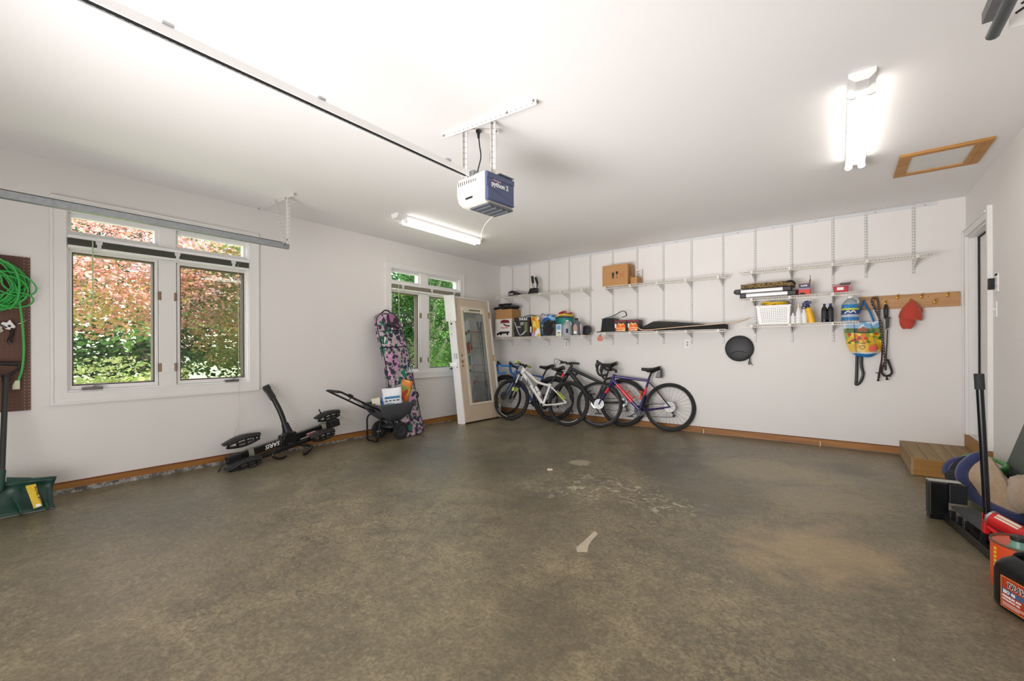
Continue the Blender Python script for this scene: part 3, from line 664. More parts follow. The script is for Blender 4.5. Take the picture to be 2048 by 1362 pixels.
# outlets and switches
def outlet(x, z, label, w=.038, h=.06):
    t = thing('wall_outlet', label, 'outlet', (x, 0, z-h))
    obj('cover_plate', MB().bb(x-w, x+w, -.006, 0, z-h, z+h), WHITEP, t, bevel=.002, smooth=0)
    for dz in (.02, -.02):
        s = obj('socket', MB().lathe([(.0, -.0075), (.015, -.0075), (.016, -.0055)], (x, 0, z+dz), (0, 1, 0), 14), mat('socket_grey', '#b9b5ad', .5), t)
        g = MB(); g.bb(x-.007, x-.0045, -.0085, -.007, z+dz-.003, z+dz+.006); g.bb(x+.0045, x+.007, -.0085, -.007, z+dz-.003, z+dz+.006); g.cyl((x, -.0085, z+dz-.008), (x, -.007, z+dz-.008), .0025, n=6)
        obj('slots', g, BLACK, s, smooth=0)
outlet(1.43, 1.262, 'white wall outlet below the left lower shelf')
outlet(3.40, 1.245, 'white wall outlet below the long black tote')
t = thing('keypad', 'white wall control with black connector above the light switch', 'wall control', (W, -1.12, 1.62))
obj('cover_plate', MB().bb(W-.008, W, -1.155, -1.075, 1.64, 1.79), WHITEP, t, smooth=0, bevel=.002)
obj('terminal_block', MB().bb(W-.045, W-.002, -1.07, -1.045, 1.665, 1.76), BLACK, t, smooth=0, bevel=.003)
for z in (1.69, 1.735): obj('screw_terminal', MB().cyl((W-.048, -1.058, z), (W-.04, -1.058, z), .009, n=8), BRASS, t); obj('label_strip', MB().bb(W-.009, W-.008, -1.15, -1.08, 1.775, 1.79), mat('terracotta_strip', '#a5694c', .6), t, smooth=0)
obj('push_button', MB().bb(W-.014, W-.008, -1.135, -1.10, 1.69, 1.73), mat('grey_button', '#bfbcb6', .5), t, smooth=0, bevel=.002)
t = thing('light_switch', 'white light switch plate beside the inner door', 'light switch', (W, -1.07, 1.42))
obj('cover_plate', MB().bb(W-.007, W, -1.11, -1.03, 1.43, 1.56), WHITEP, t, smooth=0, bevel=.002)
obj('toggle', MB().prism([(W-.007, -1.078, 1.485), (W-.025, -1.078, 1.505), (W-.025, -1.078, 1.512), (W-.007, -1.078, 1.505)], (0, .012, 0)), WHITEP, t, smooth=0)

# ================================================================ BLINDS
OLIVE = mat('olive_slats', '#55564a', .5); 
def blind(y0, y1, label, col, wand_y, cord_y):
    t = thing('mini_blind', label, 'blind', (-.005, (y0+y1)/2, 2.03))
    obj('headrail', MB().bb(-.009, .028, y0, y1, 2.125, 2.152), WHITEP, t, smooth=0, bevel=.002)
    m = MB()
    for k in range(14): m.bb(-.006+.0006*(k % 2), .026-.0006*(k % 2), y0+.006, y1-.006, 2.068+k*.004, 2.0705+k*.004)
    obj('slat_stack', m, col, t, smooth=0)
    obj('bottom_rail', MB().bb(-.008, .028, y0+.004, y1-.004, 2.046, 2.066), WHITEP, t, smooth=0, bevel=.002)
    for f in (.14, .54, .89):
        y = y0+(y1-y0)*f
        obj('lift_bracket', MB().bb(-.006, .034, y-.022, y+.022, 2.095, 2.128).bb(.028, .034, y-.014, y+.014, 2.048, 2.1), mat('clear_bracket', '#d8d8d4', .3), t, smooth=0, bevel=.004)
    obj('tilt_wand', MB().cyl((.03, wand_y, 2.12), (.034, wand_y, 1.55), .0045, n=8), mat('wand_plastic', '#b9c9a0', .3), t)
    obj('lift_cord', MB().tube(smoothpath([(.034, cord_y, 2.10), (.034, cord_y, 1.2), (.036, cord_y+.004, .80), (.034, cord_y, .44)]), .0018, 5), MATS['cream_cord'], t)
    return t
t = blind(WIN[0][0]+.002, WIN[0][1]-.002, 'raised mini blind across the large window', OLIVE, -5.62, -4.50)
m = MB().tube(smoothpath([(.033, -4.50, .44), (.03, -4.52, .36), (.03, -4.54, .30), (.028, -4.515, .25), (.03, -4.49, .32), (.03, -4.505, .40), (.03, -4.55, .26), (.028, -4.58, .2), (.03, -4.5, .23)]), .0017, 5)
obj('cord_tangle', m, MATS['cream_cord'], t)
obj('cord_tassel', MB().lathe([(0, 0), (.007, .003), (.004, .03), (0, .032)], (.03, -4.5, .20), n=10), WHITEP, t)
blind(WIN[1][0]+.002, WIN[1][1]-.002, 'raised mini blind across the window beside the leaning door', mat('taupe_slats', '#a09a86', .5), -2.40, -1.20)

# ================================================================ BICYCLES
def ring(m, c, R, r, n=56, k=10, flat=None, ax=(0, 1, 0)):
    u, v = Vector((1, 0, 0)), Vector((0, 0, 1))
    m.tube([Vector(c)+u*(R*math.cos(2*PI*i/n))+v*(R*math.sin(2*PI*i/n)) for i in range(n)], r, k, closed=True, flat=flat); return m
def wheel(name, root, c, R, tw, rimm, rotor=True, nsp=28, gears=False, stripe=None):
    c = Vector(c)
    ty = obj(name, ring(MB(), c, R-tw/2, tw/2), RUB, root, local=True)
    obj('rim', ring(MB(), c, R-tw-.004, .011, 56, 8, (.7, 1.1)), rimm, ty, local=True)
    if stripe:
        m = MB(); m.tube([c+Vector(((R-tw-.004)*math.cos(a), -.0125, (R-tw-.004)*math.sin(a))) for a in [stripe[0]+(stripe[1]-stripe[0])*i/10 for i in range(11)]], .0035, 5)
        obj('rim_decal', m, WHITEM, ty, local=True)
    m = MB(); rr = R-tw-.01
    for i in range(nsp):
        a = 2*PI*i/nsp; s = 1 if i % 2 else -1; a2 = a+(.55 if (i//2) % 2 else -.55)
        m.tube([c+Vector((.021*math.cos(a2), .028*s, .021*math.sin(a2))), c+Vector((rr*math.cos(a), 0, rr*math.sin(a)))], .0013, 4, cap=False)
    obj('spokes', m, mat('spoke_steel', '#6f6f70', .35, .6), ty, local=True, smooth=0)
    m = MB().cyl(c+Vector((0, -.045, 0)), c+Vector((0, .045, 0)), .013, n=12); m.cyl(c+Vector((0, -.032, 0)), c+Vector((0, -.026, 0)), .026, n=14); m.cyl(c+Vector((0, .026, 0)), c+Vector((0, .032, 0)), .026, n=14)
    obj('hub', m, BLKM, ty, local=True)
    if rotor:
        m = MB(); y = -.042; n = 6
        pr = [(.060, y-.001), (.075, y-.001), (.075, y+.001), (.060, y+.001), (.060, y-.001)]
        m.lathe([(r_, z_) for r_, z_ in pr], (c.x, 0, c.z), (0, 1, 0), 36)
        for i in range(n):
            a = 2*PI*i/n; m.tube([c+Vector((.022*math.cos(a), y, .022*math.sin(a))), c+Vector((.064*math.cos(a+.5), y, .064*math.sin(a+.5)))], .007, 6, flat=(1, .35))
        m.lathe([(.014, y-.003), (.027, y-.003), (.027, y+.003), (.014, y+.003)], (c.x, 0, c.z), (0, 1, 0), 20)
        obj('brake_rotor', m, rotor if rotor is not True else mat('brushed_rotor', '#b4b5b6', .5, .85), ty, local=True)
    if gears:
        m = MB()
        for i in range(8): m.cyl(c+Vector((0, .022+i*.0045, 0)), c+Vector((0, .0245+i*.0045, 0)), .062-.005*i, n=26)
        obj('cassette', m, ALU, ty, local=True)
    return ty
def seg(m, a, b, f0, f1, r0, r1, lateral=0., n=12, flat=None):
    a = Vector((a[0], lateral, a[1])); b = Vector((b[0], lateral, b[1]))
    m.tube([a.lerp(b, f0), a.lerp(b, f1)], [r0+(r1-r0)*f0, r0+(r1-r0)*f1], n, flat=flat)
def P3(p, y=0.): return Vector((p[0], y, p[1]))
def saddle(root, post, nose, tail, z, m_=None, pm=None):
    n = 14; rings = []
    for i in range(9):
        t = i/8; x = nose+(tail-nose)*t; w = .020+.058*(t**1.4) if t < .92 else .070
        h = .027+.012*t; zc = z+(.012*math.sin(t*PI*1.1)*-1)+(.014*max(0, t-.6)/.4)
        rings.append([Vector((x, w*math.cos(2*PI*j/n), zc+h*math.sin(2*PI*j/n)*(1 if math.sin(2*PI*j/n) > 0 else .6))) for j in range(n)])
    s = obj('saddle', MB().loft(rings), m_ or BLACK, root, local=True)
    rl = MB()
    for y in (-.02, .02): rl.tube(smoothpath([(nose+.05, y, z-.008), (nose+.09, y, z-.036), (tail-.09, y, z-.036), (tail-.03, y, z-.008)], 4), .0035, 6)
    obj('saddle_rails', rl, BLKM, s, local=True)
    top = Vector((nose*.45+tail*.55, 0, z-.038)); obj('seat_post', MB().tube([P3(post), top], .0145, 12).ball(top, .02, 10, 6), pm or BLKM, root, local=True)
    return s
def drive(root, bb, rh, R, cm=None, rear_mech=True, ringr=.082, ang=-.6):
    bb3 = P3(bb)
    m = MB(); m.lathe([(ringr-.016, .045), (ringr, .045), (ringr, .048), (ringr-.016, .048), (ringr-.016, .045)], (bb3.x, 0, bb3.z), (0, 1, 0), 32)
    for i in range(4):
        a = i*PI/2+.3; m.tube([bb3+Vector((0, .047, 0)), bb3+Vector(((ringr-.012)*math.cos(a), .047, (ringr-.012)*math.sin(a)))], .008, 6, flat=(1, .4))
    obj('chainring', m, cm or BLKM, root, local=True)
    for s, a in ((-1, ang), (1, ang+PI)):
        e = bb3+Vector((math.cos(a)*.17, s*.075, math.sin(a)*.17))
        cr = obj('crank_arm', MB().tube([bb3+Vector((0, s*.055, 0)), e], [.015, .011], 8, flat=(1, .6)).cyl(bb3, bb3+Vector((0, s*.062, 0)), .019, n=12), BLKM, root, local=True)
        p = e+Vector((0, s*.055, 0)); q = MB().box(p, (.085, .08, .016)); q.cyl(e, p, .006, n=8)
        obj('pedal', q, BLACK, cr, local=True, bevel=.004)
    r3 = P3(rh)
    m = MB(); m.tube(smoothpath([bb3+Vector((0, .047, ringr)), (rh[0], .047, rh[1]+.05), (rh[0]+.05, .047, rh[1]), (rh[0]+.03, .05, rh[1]-.06), (rh[0]+.055, .05, rh[1]-.115), (rh[0]+.02, .05, rh[1]-.14), bb3+Vector((0, .047, -ringr))], 4), .0035, 5)
    obj('chain', m, BLKM, root, local=True)
    m = MB(); m.tube([r3+Vector((.005, .055, -.02)), r3+Vector((.035, .058, -.06)), r3+Vector((.055, .052, -.12))], [.012, .010, .007], 8)
    for d in ((.030, -.065), (.055, -.118)): m.cyl(r3+Vector((d[0], .046, d[1])), r3+Vector((d[0], .056, d[1])), .019, n=14)
    obj('derailleur', m, BLKM, root, local=True)
def cage(root, a, b, f, side, mt, bottle=None):
    a = P3(a); b = P3(b); d = (b-a).normalized(); n = Vector((d.z, 0, -d.x))*side; c = a.lerp(b, f)+n*.05
    m = MB()
    for k in (-.055, .05): m.tube([c+d*k+n*.034*math.cos(t_)+Vector((0, .036*math.sin(t_), 0)) for t_ in [(-2.6+5.2*i/14) for i in range(15)]], .005, 6)
    for s in (-1, 1): m.tube([c-d*.055+Vector((0, .036*s, 0)), c+d*.05+Vector((0, .036*s, 0))-n*.01], .005, 6)
    m.tube([c-d*.055-n*.034, c+d*.06-n*.034], .007, 6); m.tube([c-d*.055+n*.03, c-d*.05-n*.03], .005, 6)
    o = obj('bottle_cage', m, mt, root, local=True)
    if bottle is not None:
        obj('water_bottle', MB().lathe([(0, -.06), (.034, -.058), (.035, .03), (.03, .045), (.035, .06), (.034, .08), (.02, .1), (.012, .105), (.012, .125), (0, .127)], c, d, 16), bottle, root, local=True)
def dropbar(root, stem, clamp, hood, dropb, wv, tape, turn=0.):
    o = obj('stem', MB().tube([P3(stem), P3(clamp)], .017, 12).ball(P3(clamp), .022, 10, 6).tube([P3(stem)-Vector((0, 0, .03)), P3(stem)+Vector((0, 0, .012))], .019, 12), BLKM, root, local=True)
    bar = MB(); pts = []
    for s in (-1, 1):
        side = [P3(clamp, s*.07), P3((clamp[0]-.005, clamp[1]), s*wv*.9), P3(((clamp[0]+hood[0])/2, clamp[1]+.0), s*wv), P3((hood[0]+.03, hood[1]-.05), s*wv),
                P3((hood[0]+.005, (hood[1]+dropb[1])/2-.03), s*wv), P3(((hood[0]+dropb[0])/2, dropb[1]-.005), s*wv), P3((dropb[0]+.06, dropb[1]+.01), s*wv)]
        obj('bar_drop', MB().tube(smoothpath(side, 6), .0165, 10), tape, root, local=True)
        h = MB(); h0 = P3((hood[0]+.07, hood[1]-.055), s*wv); h1 = P3((hood[0]+.015, hood[1]-.03), s*wv); h2 = P3((hood[0], hood[1]), s*wv)
        h.tube(smoothpath([h0, h1, h2], 4), [.017, .018, .02, .021, .020, .019, .018, .018, .015], 10)
        hd = obj('brake_hood', h, BLACK, root, local=True)
        l = MB().tube(smoothpath([h1+Vector((-.012, 0, .005)), h1+Vector((-.03, 0, -.05)), h1+Vector((-.005, 0, -.12)), h1+Vector((.0, 0, -.15))], 4), [.009]*6+[.007]*7, 8, flat=(.7, 1.2))
        obj('brake_lever', l, BLKM, hd, local=True)
    obj('handlebar_clamp', MB().cyl(P3(clamp, -.08), P3(clamp, .08), .0155, n=10), BLKM, root, local=True)
def flatbar(root, stem, clamp, wv, gm, turn=0., hs=1.):
    obj('stem', MB().tube([P3(stem), P3(clamp)], .018, 12).cyl(P3(stem)-Vector((0, 0, .03)), P3(stem)+Vector((0, 0, .015)), .02, n=12), BLKM, root, local=True)
    d = Vector((math.sin(turn), math.cos(turn), 0)); c = P3(clamp)
    pts = [c-d*wv+Vector((.03, 0, .0)), c-d*wv*.4, c-d*.04-Vector((0, 0, .008)), c+d*.04-Vector((0, 0, .008)), c+d*wv*.4, c+d*wv+Vector((.03, 0, 0))]
    obj('handlebar', MB().tube(smoothpath(pts, 5), .0135, 10), BLKM, root, local=True)
    for s in (-1, 1):
        e = c+d*wv*s+Vector((.03, 0, 0)); g0 = c+d*(wv-.13)*s+Vector((.016, 0, 0))
        obj('grip', MB().tube([g0, e], .0175, 12).cyl(e-d*.004*s, e+d*.004*s, .0195, n=12), gm, root, local=True)
        b0 = c+d*(wv-.17)*s+Vector((.01, 0, 0))
        l = MB().tube(smoothpath([b0+Vector((-.02, 0, -.01)), b0+Vector((-.05, 0, -.015))+d*.03*s, b0+Vector((-.055, 0, -.03))+d*.10*s], 4), .007, 8)
        l.box(b0+Vector((-.012, 0, 0)), (.05, .03, .03)); l.box(b0+Vector((0, 0, -.02))-d*.03*s, (.04, .03, .025))
        obj('brake_lever', l, BLACK, root, local=True, bevel=.004)
def cables(root, pts_list):
    for pts in pts_list: obj('cable', MB().tube(smoothpath(pts, 5), .0028, 6), BLACK, root, local=True)
def bike_root(label, O, Q, lean):
    O = Vector((*O, 0)); Q = Vector((*Q, 0)); u = (Q-O).normalized(); n = Vector((-u.y, u.x, 0)); th = math.radians(lean)
    w = n*math.sin(th)+Vector((0, 0, math.cos(th))); v = w.cross(u)
    R3 = Matrix((u, v, w)).transposed()
    return thing('bicycle', label, 'bicycle', O, R3)
def framelettering(root, s, size, a, b, f, y, m_, name='lettering'):
    A = P3(a).lerp(P3(b), f); d = (P3(b)-P3(a)).normalized(); M4 = rootm(root); up = Vector((-d.z, 0, d.x))
    if up.z < 0: up = -up
    o = M4 @ (A+Vector((0, y, 0))-up*size*.35)
    text(name, s, size, o, M4.to_3x3() @ d, M4.to_3x3() @ up, m_, root, bold=.001)

# --- purple and red gravel bike (front right)
R_ = .346; r = bike_root('purple and red drop-bar bicycle with grey saddle bag, rightmost in the row', (2.245, -.465), (3.245, -.17), 11)
PUR = mat('purple_paint', '#2b1f66', .25, .1, coat=.6); PRED = mat('neon_red_paint', '#e2283c', .3, coat=.5); PBLK = mat('gloss_black_paint', '#191a1e', .25, coat=.5)
fh, rh, bbp, sc, ht, hb = (0, R_), (1.0, R_), (.585, .28), (.705, .717), (.214, .80), (.172, .68)
wheel('front_wheel', r, P3(fh), R_, .042, BLKM); wheel('rear_wheel', r, P3(rh), R_, .042, BLKM, gears=True)
m = MB(); m.m = 0
seg(m, ht, hb, -.05, 1.08, .024, .026)
seg(m, (.20, .775), sc, 0, 1, .019, .015, flat=(1, 1.15)); seg(m, (.19, .72), bbp, 0, .16, .030, .026); seg(m, (.19, .72), bbp, .72, 1, .030, .026)
seg(m, sc, bbp, -.06, .22, .017, .019); seg(m, sc, bbp, .48, 1, .017, .019); m.cyl(P3(bbp, -.045), P3(bbp, .045), .025, n=16)
for s in (-1, 1):
    m.m = 0; m.tube(smoothpath([P3(bbp, s*.02), P3((.68, .29), s*.045), P3(rh, s*.055)], 4), .011, 8)
    m.m = 2; m.tube(smoothpath([P3((.712, .70), s*.012), P3((.82, .58), s*.04), P3(rh, s*.055)], 4), .0085, 8)
m.m = 1; seg(m, (.19, .72), bbp, .16, .72, .0301, .0261); seg(m, sc, bbp, .22, .48, .0171, .0191)
obj('frame', m, [PUR, PRED, PBLK], r, local=True)
m = MB(); m.m = 0; m.tube([P3((.172, .665), 0), P3((.17, .64), 0)], .03, 12)
for s in (-1, 1):
    m.m = 0; m.tube([P3((.166, .655), s*.02), P3((.15, .62), s*.045), P3((.135, .59), s*.048)], [.02, .018, .017], 8); m.tube([P3((.09, .515), s*.05), P3((0, .35), s*.055)], [.0155, .009], 8)
    m.m = 1; m.tube([P3((.135, .59), s*.048), P3((.09, .515), s*.05)], [.0171, .0156], 8)
obj('fork', m, [PUR, PRED], r, local=True)
framelettering(r, 'TREK', .042, (.19, .72), bbp, .20, -.0275, mat('dark_letter_paint', '#3a1526', .4))
saddle(r, (.70, .72), .604, .867, .885); drive(r, bbp, rh, R_, ang=.55)
dropbar(r, (.235, .86), (.16, .90), (-.02, .985), (.085, .765), .20, mat('black_bar_tape', '#1c1c1e', .7))
OR = mat('orange_plastic', '#e8571c', .4)
cage(r, (.19, .72), bbp, .58, -1, OR); cage(r, sc, bbp, .52, 1, OR)
cables(r, [[(.02, -.19, .93), (-.01, -.1, .86), (.10, -.05, .74), (.18, -.03, .70)], [(.02, .19, .93), (.0, .1, .84), (.12, .03, .72)]])
obj('saddle_bag', MB().loft([[Vector((.90+dx, y, .875+dz)) for y, dx, dz in ((-.04, -.07, -.02), (.04, -.07, -.02), (.045, .0, -.015), (-.045, .0, -.015))], [Vector((.85+dx, y, .765)) for y, dx in ((-.035, -.05), (.035, -.05), (.035, .03), (-.035, .03))]]), mat('grey_fabric', '#8a8b8c', .8), r, local=True, bevel=.012)
obj('bag_strap', MB().box((.885, -.043, .83), (.028, .008, .12)).tube([P3((.895, .86), -.03), P3((.90, .75), -.03)], .004, 6), BLACK, r, local=True)
obj('thru_axle', MB().cyl(P3(fh, -.07), P3(fh, .07), .012, n=10).cyl(P3(rh, -.075), P3(rh, .075), .012, n=10), BLKM, r, local=True)

# --- black mountain bike
R_ = .362; r = bike_root('matt black mountain bicycle standing behind the purple one', (1.375, -.375), (2.495, -.17), 4.5)
fh, rh, bbp, sc, ht, hb = (0, R_), (1.139, R_), (.705, .32), (.845, .625), (.303, .885), (.245, .775)
wheel('front_wheel', r, P3(fh), R_, .058, BLKM, nsp=28); wheel('rear_wheel', r, P3(rh), R_, .058, BLKM, rotor=False, gears=True)
MBK = mat('matt_black_paint', '#26282b', .5)
m = MB(); seg(m, ht, hb, -.05, 1.05, .028, .032); seg(m, (.30, .86), sc, 0, 1, .026, .018, flat=(1, 1.1)); seg(m, (.275, .81), bbp, 0, 1, .036, .034)
seg(m, (.865, .70), bbp, 0, 1, .018, .022); m.cyl(P3(bbp, -.045), P3(bbp, .045), .028, n=16)
m.tube(smoothpath([P3((.29, .82)), P3((.36, .76)), P3((.42, .80))], 4), .02, 8)
for s in (-1, 1):
    m.tube(smoothpath([P3(bbp, s*.02), P3((.82, .335), s*.05), P3(rh, s*.065)], 4), [.016]*5+[.013]*4, 8)
    m.tube(smoothpath([P3((.85, .61), s*.015), P3((.95, .54), s*.05), P3(rh, s*.065)], 4), .010, 8)
obj('frame', m, MBK, r, local=True)
m = MB(); m.tube([P3((.235, .765), -.065), P3((.235, .765), .065)], .022, 10); m.tube([P3((.245, .775)), P3((.235, .75))], .028, 10)
for s in (-1, 1): m.tube([P3((.235, .77), s*.065), P3((.13, .58), s*.065)], .0165, 10); m.tube([P3((.15, .62), s*.065), P3((.02, .38), s*.065), P3((0, .36), s*.06)], [.022, .020, .014], 10)
m.tube([P3((.165, .65), -.065), P3((.145, .69), -.04), P3((.135, .70)), P3((.145, .69), .04), P3((.165, .65), .065)], .014, 8)
obj('suspension_fork', m, BLKM, r, local=True)
framelettering(r, 'TREK', .05, (.275, .81), bbp, .25, -.0365, mat('grey_letter_paint', '#57595c', .4))
saddle(r, (.865, .70), .79, 1.04, .93); drive(r, bbp, rh, R_, CHROME, ang=-1.0, ringr=.075); cage(r, (.275, .81), bbp, .62, -1, BLACK)
flatbar(r, (.31, .915), (.255, .955), .255, BLACK, .25)
cables(r, [[(.20, -.17, .97), (.08, -.15, 1.0), (.05, -.10, .90), (.12, -.07, .80), (.16, -.065, .66)], [(.22, .12, .96), (.06, .06, .99), (.03, 0, .86), (.14, -.02, .74), (.24, -.03, .76)], [(.2, -.1, .97), (.02, -.02, 1.02), (.04, .03, .85), (.27, .03, .80)]])

DKROT = mat('dull_rotor_steel', '#6d6c6a', .45, .7)
# --- white mountain bike in front on the left
R_ = .348; r = bike_root('white mountain bicycle with lime grips in front of the blue one', (.754, -.728), (1.798, -.65), 11)
fh, rh, bbp, sc, ht, hb = (0, R_), (1.044, R_), (.61, .295), (.705, .611), (.19, .878), (.155, .775)
wheel('front_wheel', r, P3(fh), R_, .052, BLKM, rotor=DKROT, stripe=(-2.5, -1.7)); wheel('rear_wheel', r, P3(rh), R_, .052, BLKM, rotor=DKROT, gears=True, stripe=(-1.9, -.9))
WP = mat('white_frame_paint', '#eceae4', .25, coat=.5); LIME = mat('lime_rubber', '#b5c22c', .5); LIMEP = mat('lime_paint', '#c3dc3c', .35)
m = MB(); m.m = 0; seg(m, ht, hb, -.05, 1.05, .026, .029)
m.tube(smoothpath([P3((.185, .85)), P3((.34, .75)), P3((.46, .66)), P3((.60, .622)), P3((.70, .605))], 5), [.024]*8+[.020]*13, 10)
m.tube(smoothpath([P3((.17, .80)), P3((.42, .52)), P3(bbp)], 5), [.032]*6+[.029]*5, 10); seg(m, (.712, .635), bbp, 0, 1, .018, .021); m.cyl(P3(bbp, -.04), P3(bbp, .04), .027, n=16)
for s in (-1, 1):
    m.m = 0; m.tube([P3(bbp, s*.02), P3((.72, .295), s*.045), P3(rh, s*.062)], [.014, .013, .011], 8)
    m.tube([P3((.71, .60), s*.02), P3((.82, .53), s*.05), P3(rh, s*.062)], .011, 8)
    m.m = 1; m.tube([P3((.86, .50), s*.0515), P3((1.0, .385), s*.0612)], .0118, 8)
obj('frame', m, [WP, LIMEP], r, local=True)
m = MB(); m.m = 1; m.tube([P3((.15, .765), -.06), P3((.15, .765), .06)], .02, 10); m.m = 0
for s in (-1, 1):
    m.m = 0; m.tube([P3((.15, .76), s*.06), P3((.085, .59), s*.06)], .0155, 10)
    m.m = 1; m.tube([P3((.10, .62), s*.06), P3((.01, .38), s*.06), P3((0, .348), s*.058)], [.021, .019, .014], 10)
    m.m = 2; m.tube([P3((.072, .545), s*.0605), P3((.05, .487), s*.0605)], .0222, 10)
obj('suspension_fork', m, [ALU, BLKM, LIMEP], r, local=True)
framelettering(r, 'TREK', .06, (.17, .80), (.61, .295), .22, -.0335, mat('navy_letter_paint', '#1c2836', .4))
saddle(r, (.712, .63), .71, .915, .875, mat('brown_black_saddle', '#2b2120', .4)); drive(r, bbp, rh, R_, ang=-1.25, ringr=.075)
flatbar(r, (.20, .905), (.15, .94), .30, LIME, -.15); cage(r, (.17, .80), bbp, .60, -1, BLACK, mat('white_bottle', '#e6e6e6', .4))
obj('saddle_bag', MB().lathe([(0, -.05), (.04, -.045), (.048, 0), (.04, .045), (0, .05)], (.86, 0, .815), (1, 0, -.2), 14, sy=.8), BLACK, r, local=True)
obj('tail_light', MB().box((.915, 0, .775), (.03, .035, .065)), mat('red_lens', '#d8202a', .2), r, local=True, bevel=.006)
cables(r, [[(.10, -.2, .95), (.0, -.16, .96), (-.02, -.10, .86), (.08, -.07, .72), (.09, -.06, .60)], [(.12, .1, .95), (.26, .0, .93), (.28, -.04, .84), (.2, -.04, .78)]])

# --- blue road bike by the corner
R_ = .340; r = bike_root('blue drop-bar road bicycle nearest the corner, behind the white one', (.345, -.33), (1.345, -.285), 4)
fh, rh, bbp, sc, ht, hb = (0, R_), (.99, R_), (.60, .265), (.765, .70), (.215, .80), (.175, .655)
wheel('front_wheel', r, P3(fh), R_, .030, BLKM, rotor=DKROT); wheel('rear_wheel', r, P3(rh), R_, .030, BLKM, rotor=DKROT, gears=True)
BLU = mat('blue_paint', '#1d4f9e', .25, .1, coat=.6); BTAPE = mat('blue_bar_tape', '#2a7fce', .6)
m = MB(); seg(m, ht, hb, -.05, 1.05, .022, .026); seg(m, (.21, .785), sc, 0, 1, .018, .015); seg(m, (.19, .69), bbp, 0, 1, .028, .026); seg(m, sc, bbp, -.06, 1, .016, .018)
m.cyl(P3(bbp, -.04), P3(bbp, .04), .024, n=16)
for s in (-1, 1): m.tube([P3(bbp, s*.02), P3((.70, .28), s*.04), P3(rh, s*.052)], .010, 8); m.tube([P3((.762, .69), s*.012), P3((.86, .54), s*.04), P3(rh, s*.052)], .008, 8)
obj('frame', m, BLU, r, local=True)
m = MB(); m.tube([P3((.175, .66)), P3((.168, .63))], .028, 10)
for s in (-1, 1): m.tube([P3((.168, .64), s*.02), P3((.135, .56), s*.045), P3((0, .34), s*.052)], [.018, .016, .009], 8)
obj('fork', m, BLU, r, local=True)
m = MB(); m.tube([P3((.36*math.cos(a), .34+.36*math.sin(a))) for a in [.5+i*.14 for i in range(15)]], .022, 8, flat=(.35, 1)); obj('mudguard', m, BLACK, r, local=True)
m = MB(); m.tube([P3((.99+.365*math.cos(a), .34+.365*math.sin(a))) for a in [.3+i*.14 for i in range(19)]], .024, 8, flat=(.35, 1)); obj('mudguard', m, BLACK, r, local=True)
saddle(r, (.77, .72), .70, .945, .87); drive(r, bbp, rh, R_, ang=.2)
dropbar(r, (.235, .845), (.155, .875), (-.06, .955), (.055, .745), .19, BTAPE); cage(r, (.19, .69), bbp, .55, -1, BLACK, mat('white_bottle', '#e6e6e6', .4))

# ================================================================ THINGS ON THE SHELVES AND THE BACK WALL
def single(name, mb, mt, label, cat, **k): return obj(name, mb, mt, label=label, cat=cat, **k)
SE, SF, SG, SD, SA, SB = ZE+.002, ZF+.002, ZG+.002, ZD+.002, ZA+.002, ZA+.002
def box_thing(name, label, cat, x0, x1, y0, y1, z0, z1, m_, rot=0.):
    t = thing(name, label, cat, ((x0+x1)/2, (y0+y1)/2, z0), rz(rot)); hx, hy = (x1-x0)/2, (y1-y0)/2
    obj('carton', MB().bb(-hx, hx, -hy, hy, 0, z1-z0), m_, t, local=True, smooth=0, bevel=.003); return t, hx, hy
def loc_text(t, name, s, size, p, ux, uy, m_, **k):
    M4 = rootm(t); R3 = M4.to_3x3(); return text(name, s, size, M4 @ Vector(p), R3 @ Vector(ux), R3 @ Vector(uy), m_, t, **k)
INK = mat('black_ink', '#1a1a1a', .6); WINK = mat('white_ink', '#f0f0ee', .6); RINK = mat('red_ink', '#c8352c', .6)
# plain cardboard box
t, hx, hy = box_thing('cardboard_box', 'plain cardboard box with handling symbols on the upper shelf', 'box', 2.235, 2.64, -.30, -.04, SB, SB+.315, CARD)
f = -hy-.0012
m = MB()   # arrow
m.prism([(-.042, f, .125), (-.014, f, .125), (-.014, f, .175), (-.002, f, .175), (-.028, f, .212), (-.054, f, .175), (-.042, f, .175)], (0, .001, 0))
m.bb(-.046, -.010, f, f+.001, .108, .118)
obj('handling_arrow', m, INK, t, local=True, smooth=0)
m = MB(); m.prism([(.012, f, .212), (.056, f, .212), (.048, f, .175), (.037, f, .165), (.031, f, .165), (.020, f, .175)], (0, .001, 0)); m.bb(.0315, .0365, f, f+.001, .122, .166); m.bb(.018, .050, f, f+.001, .115, .122)
obj('fragile_glass_symbol', m, INK, t, local=True, smooth=0)
m = MB(); u = .002
for a, b, c_, d in ((.075, .145, .112, .114), (.075, .145, .19, .192), (.075, .077, .112, .192), (.143, .145, .112, .192), (.09, .13, .145, .147), (.09, .13, .165, .167)): m.bb(a, b, f, f+.001, c_, d)
m.tube([(.08, f, .118), (.14, f, .186)], .0012, 4); m.tube([(.08, f, .186), (.14, f, .118)], .0012, 4)
obj('red_stamp', m, RINK, t, local=True, smooth=0, label='faint red square stamp')
m = MB()
for k in range(7): m.bb(hx, hx+.001, -hy+.05, -hy+.05+.12*(.5+.5*((k*7) % 5)/5), .14+k*.02, .148+k*.02)
obj('side_print', m, INK, t, local=True, smooth=0)
obj('packing_tape', MB().bb(-hx, hx+.001, -.03, .03, .3151, .316), mat('tape', '#c9a06a', .3), t, local=True, smooth=0)
t = thing('cardboard_box', 'small open cardboard box tucked behind the plain box on the upper shelf', 'box', (2.71, -.13, SB))
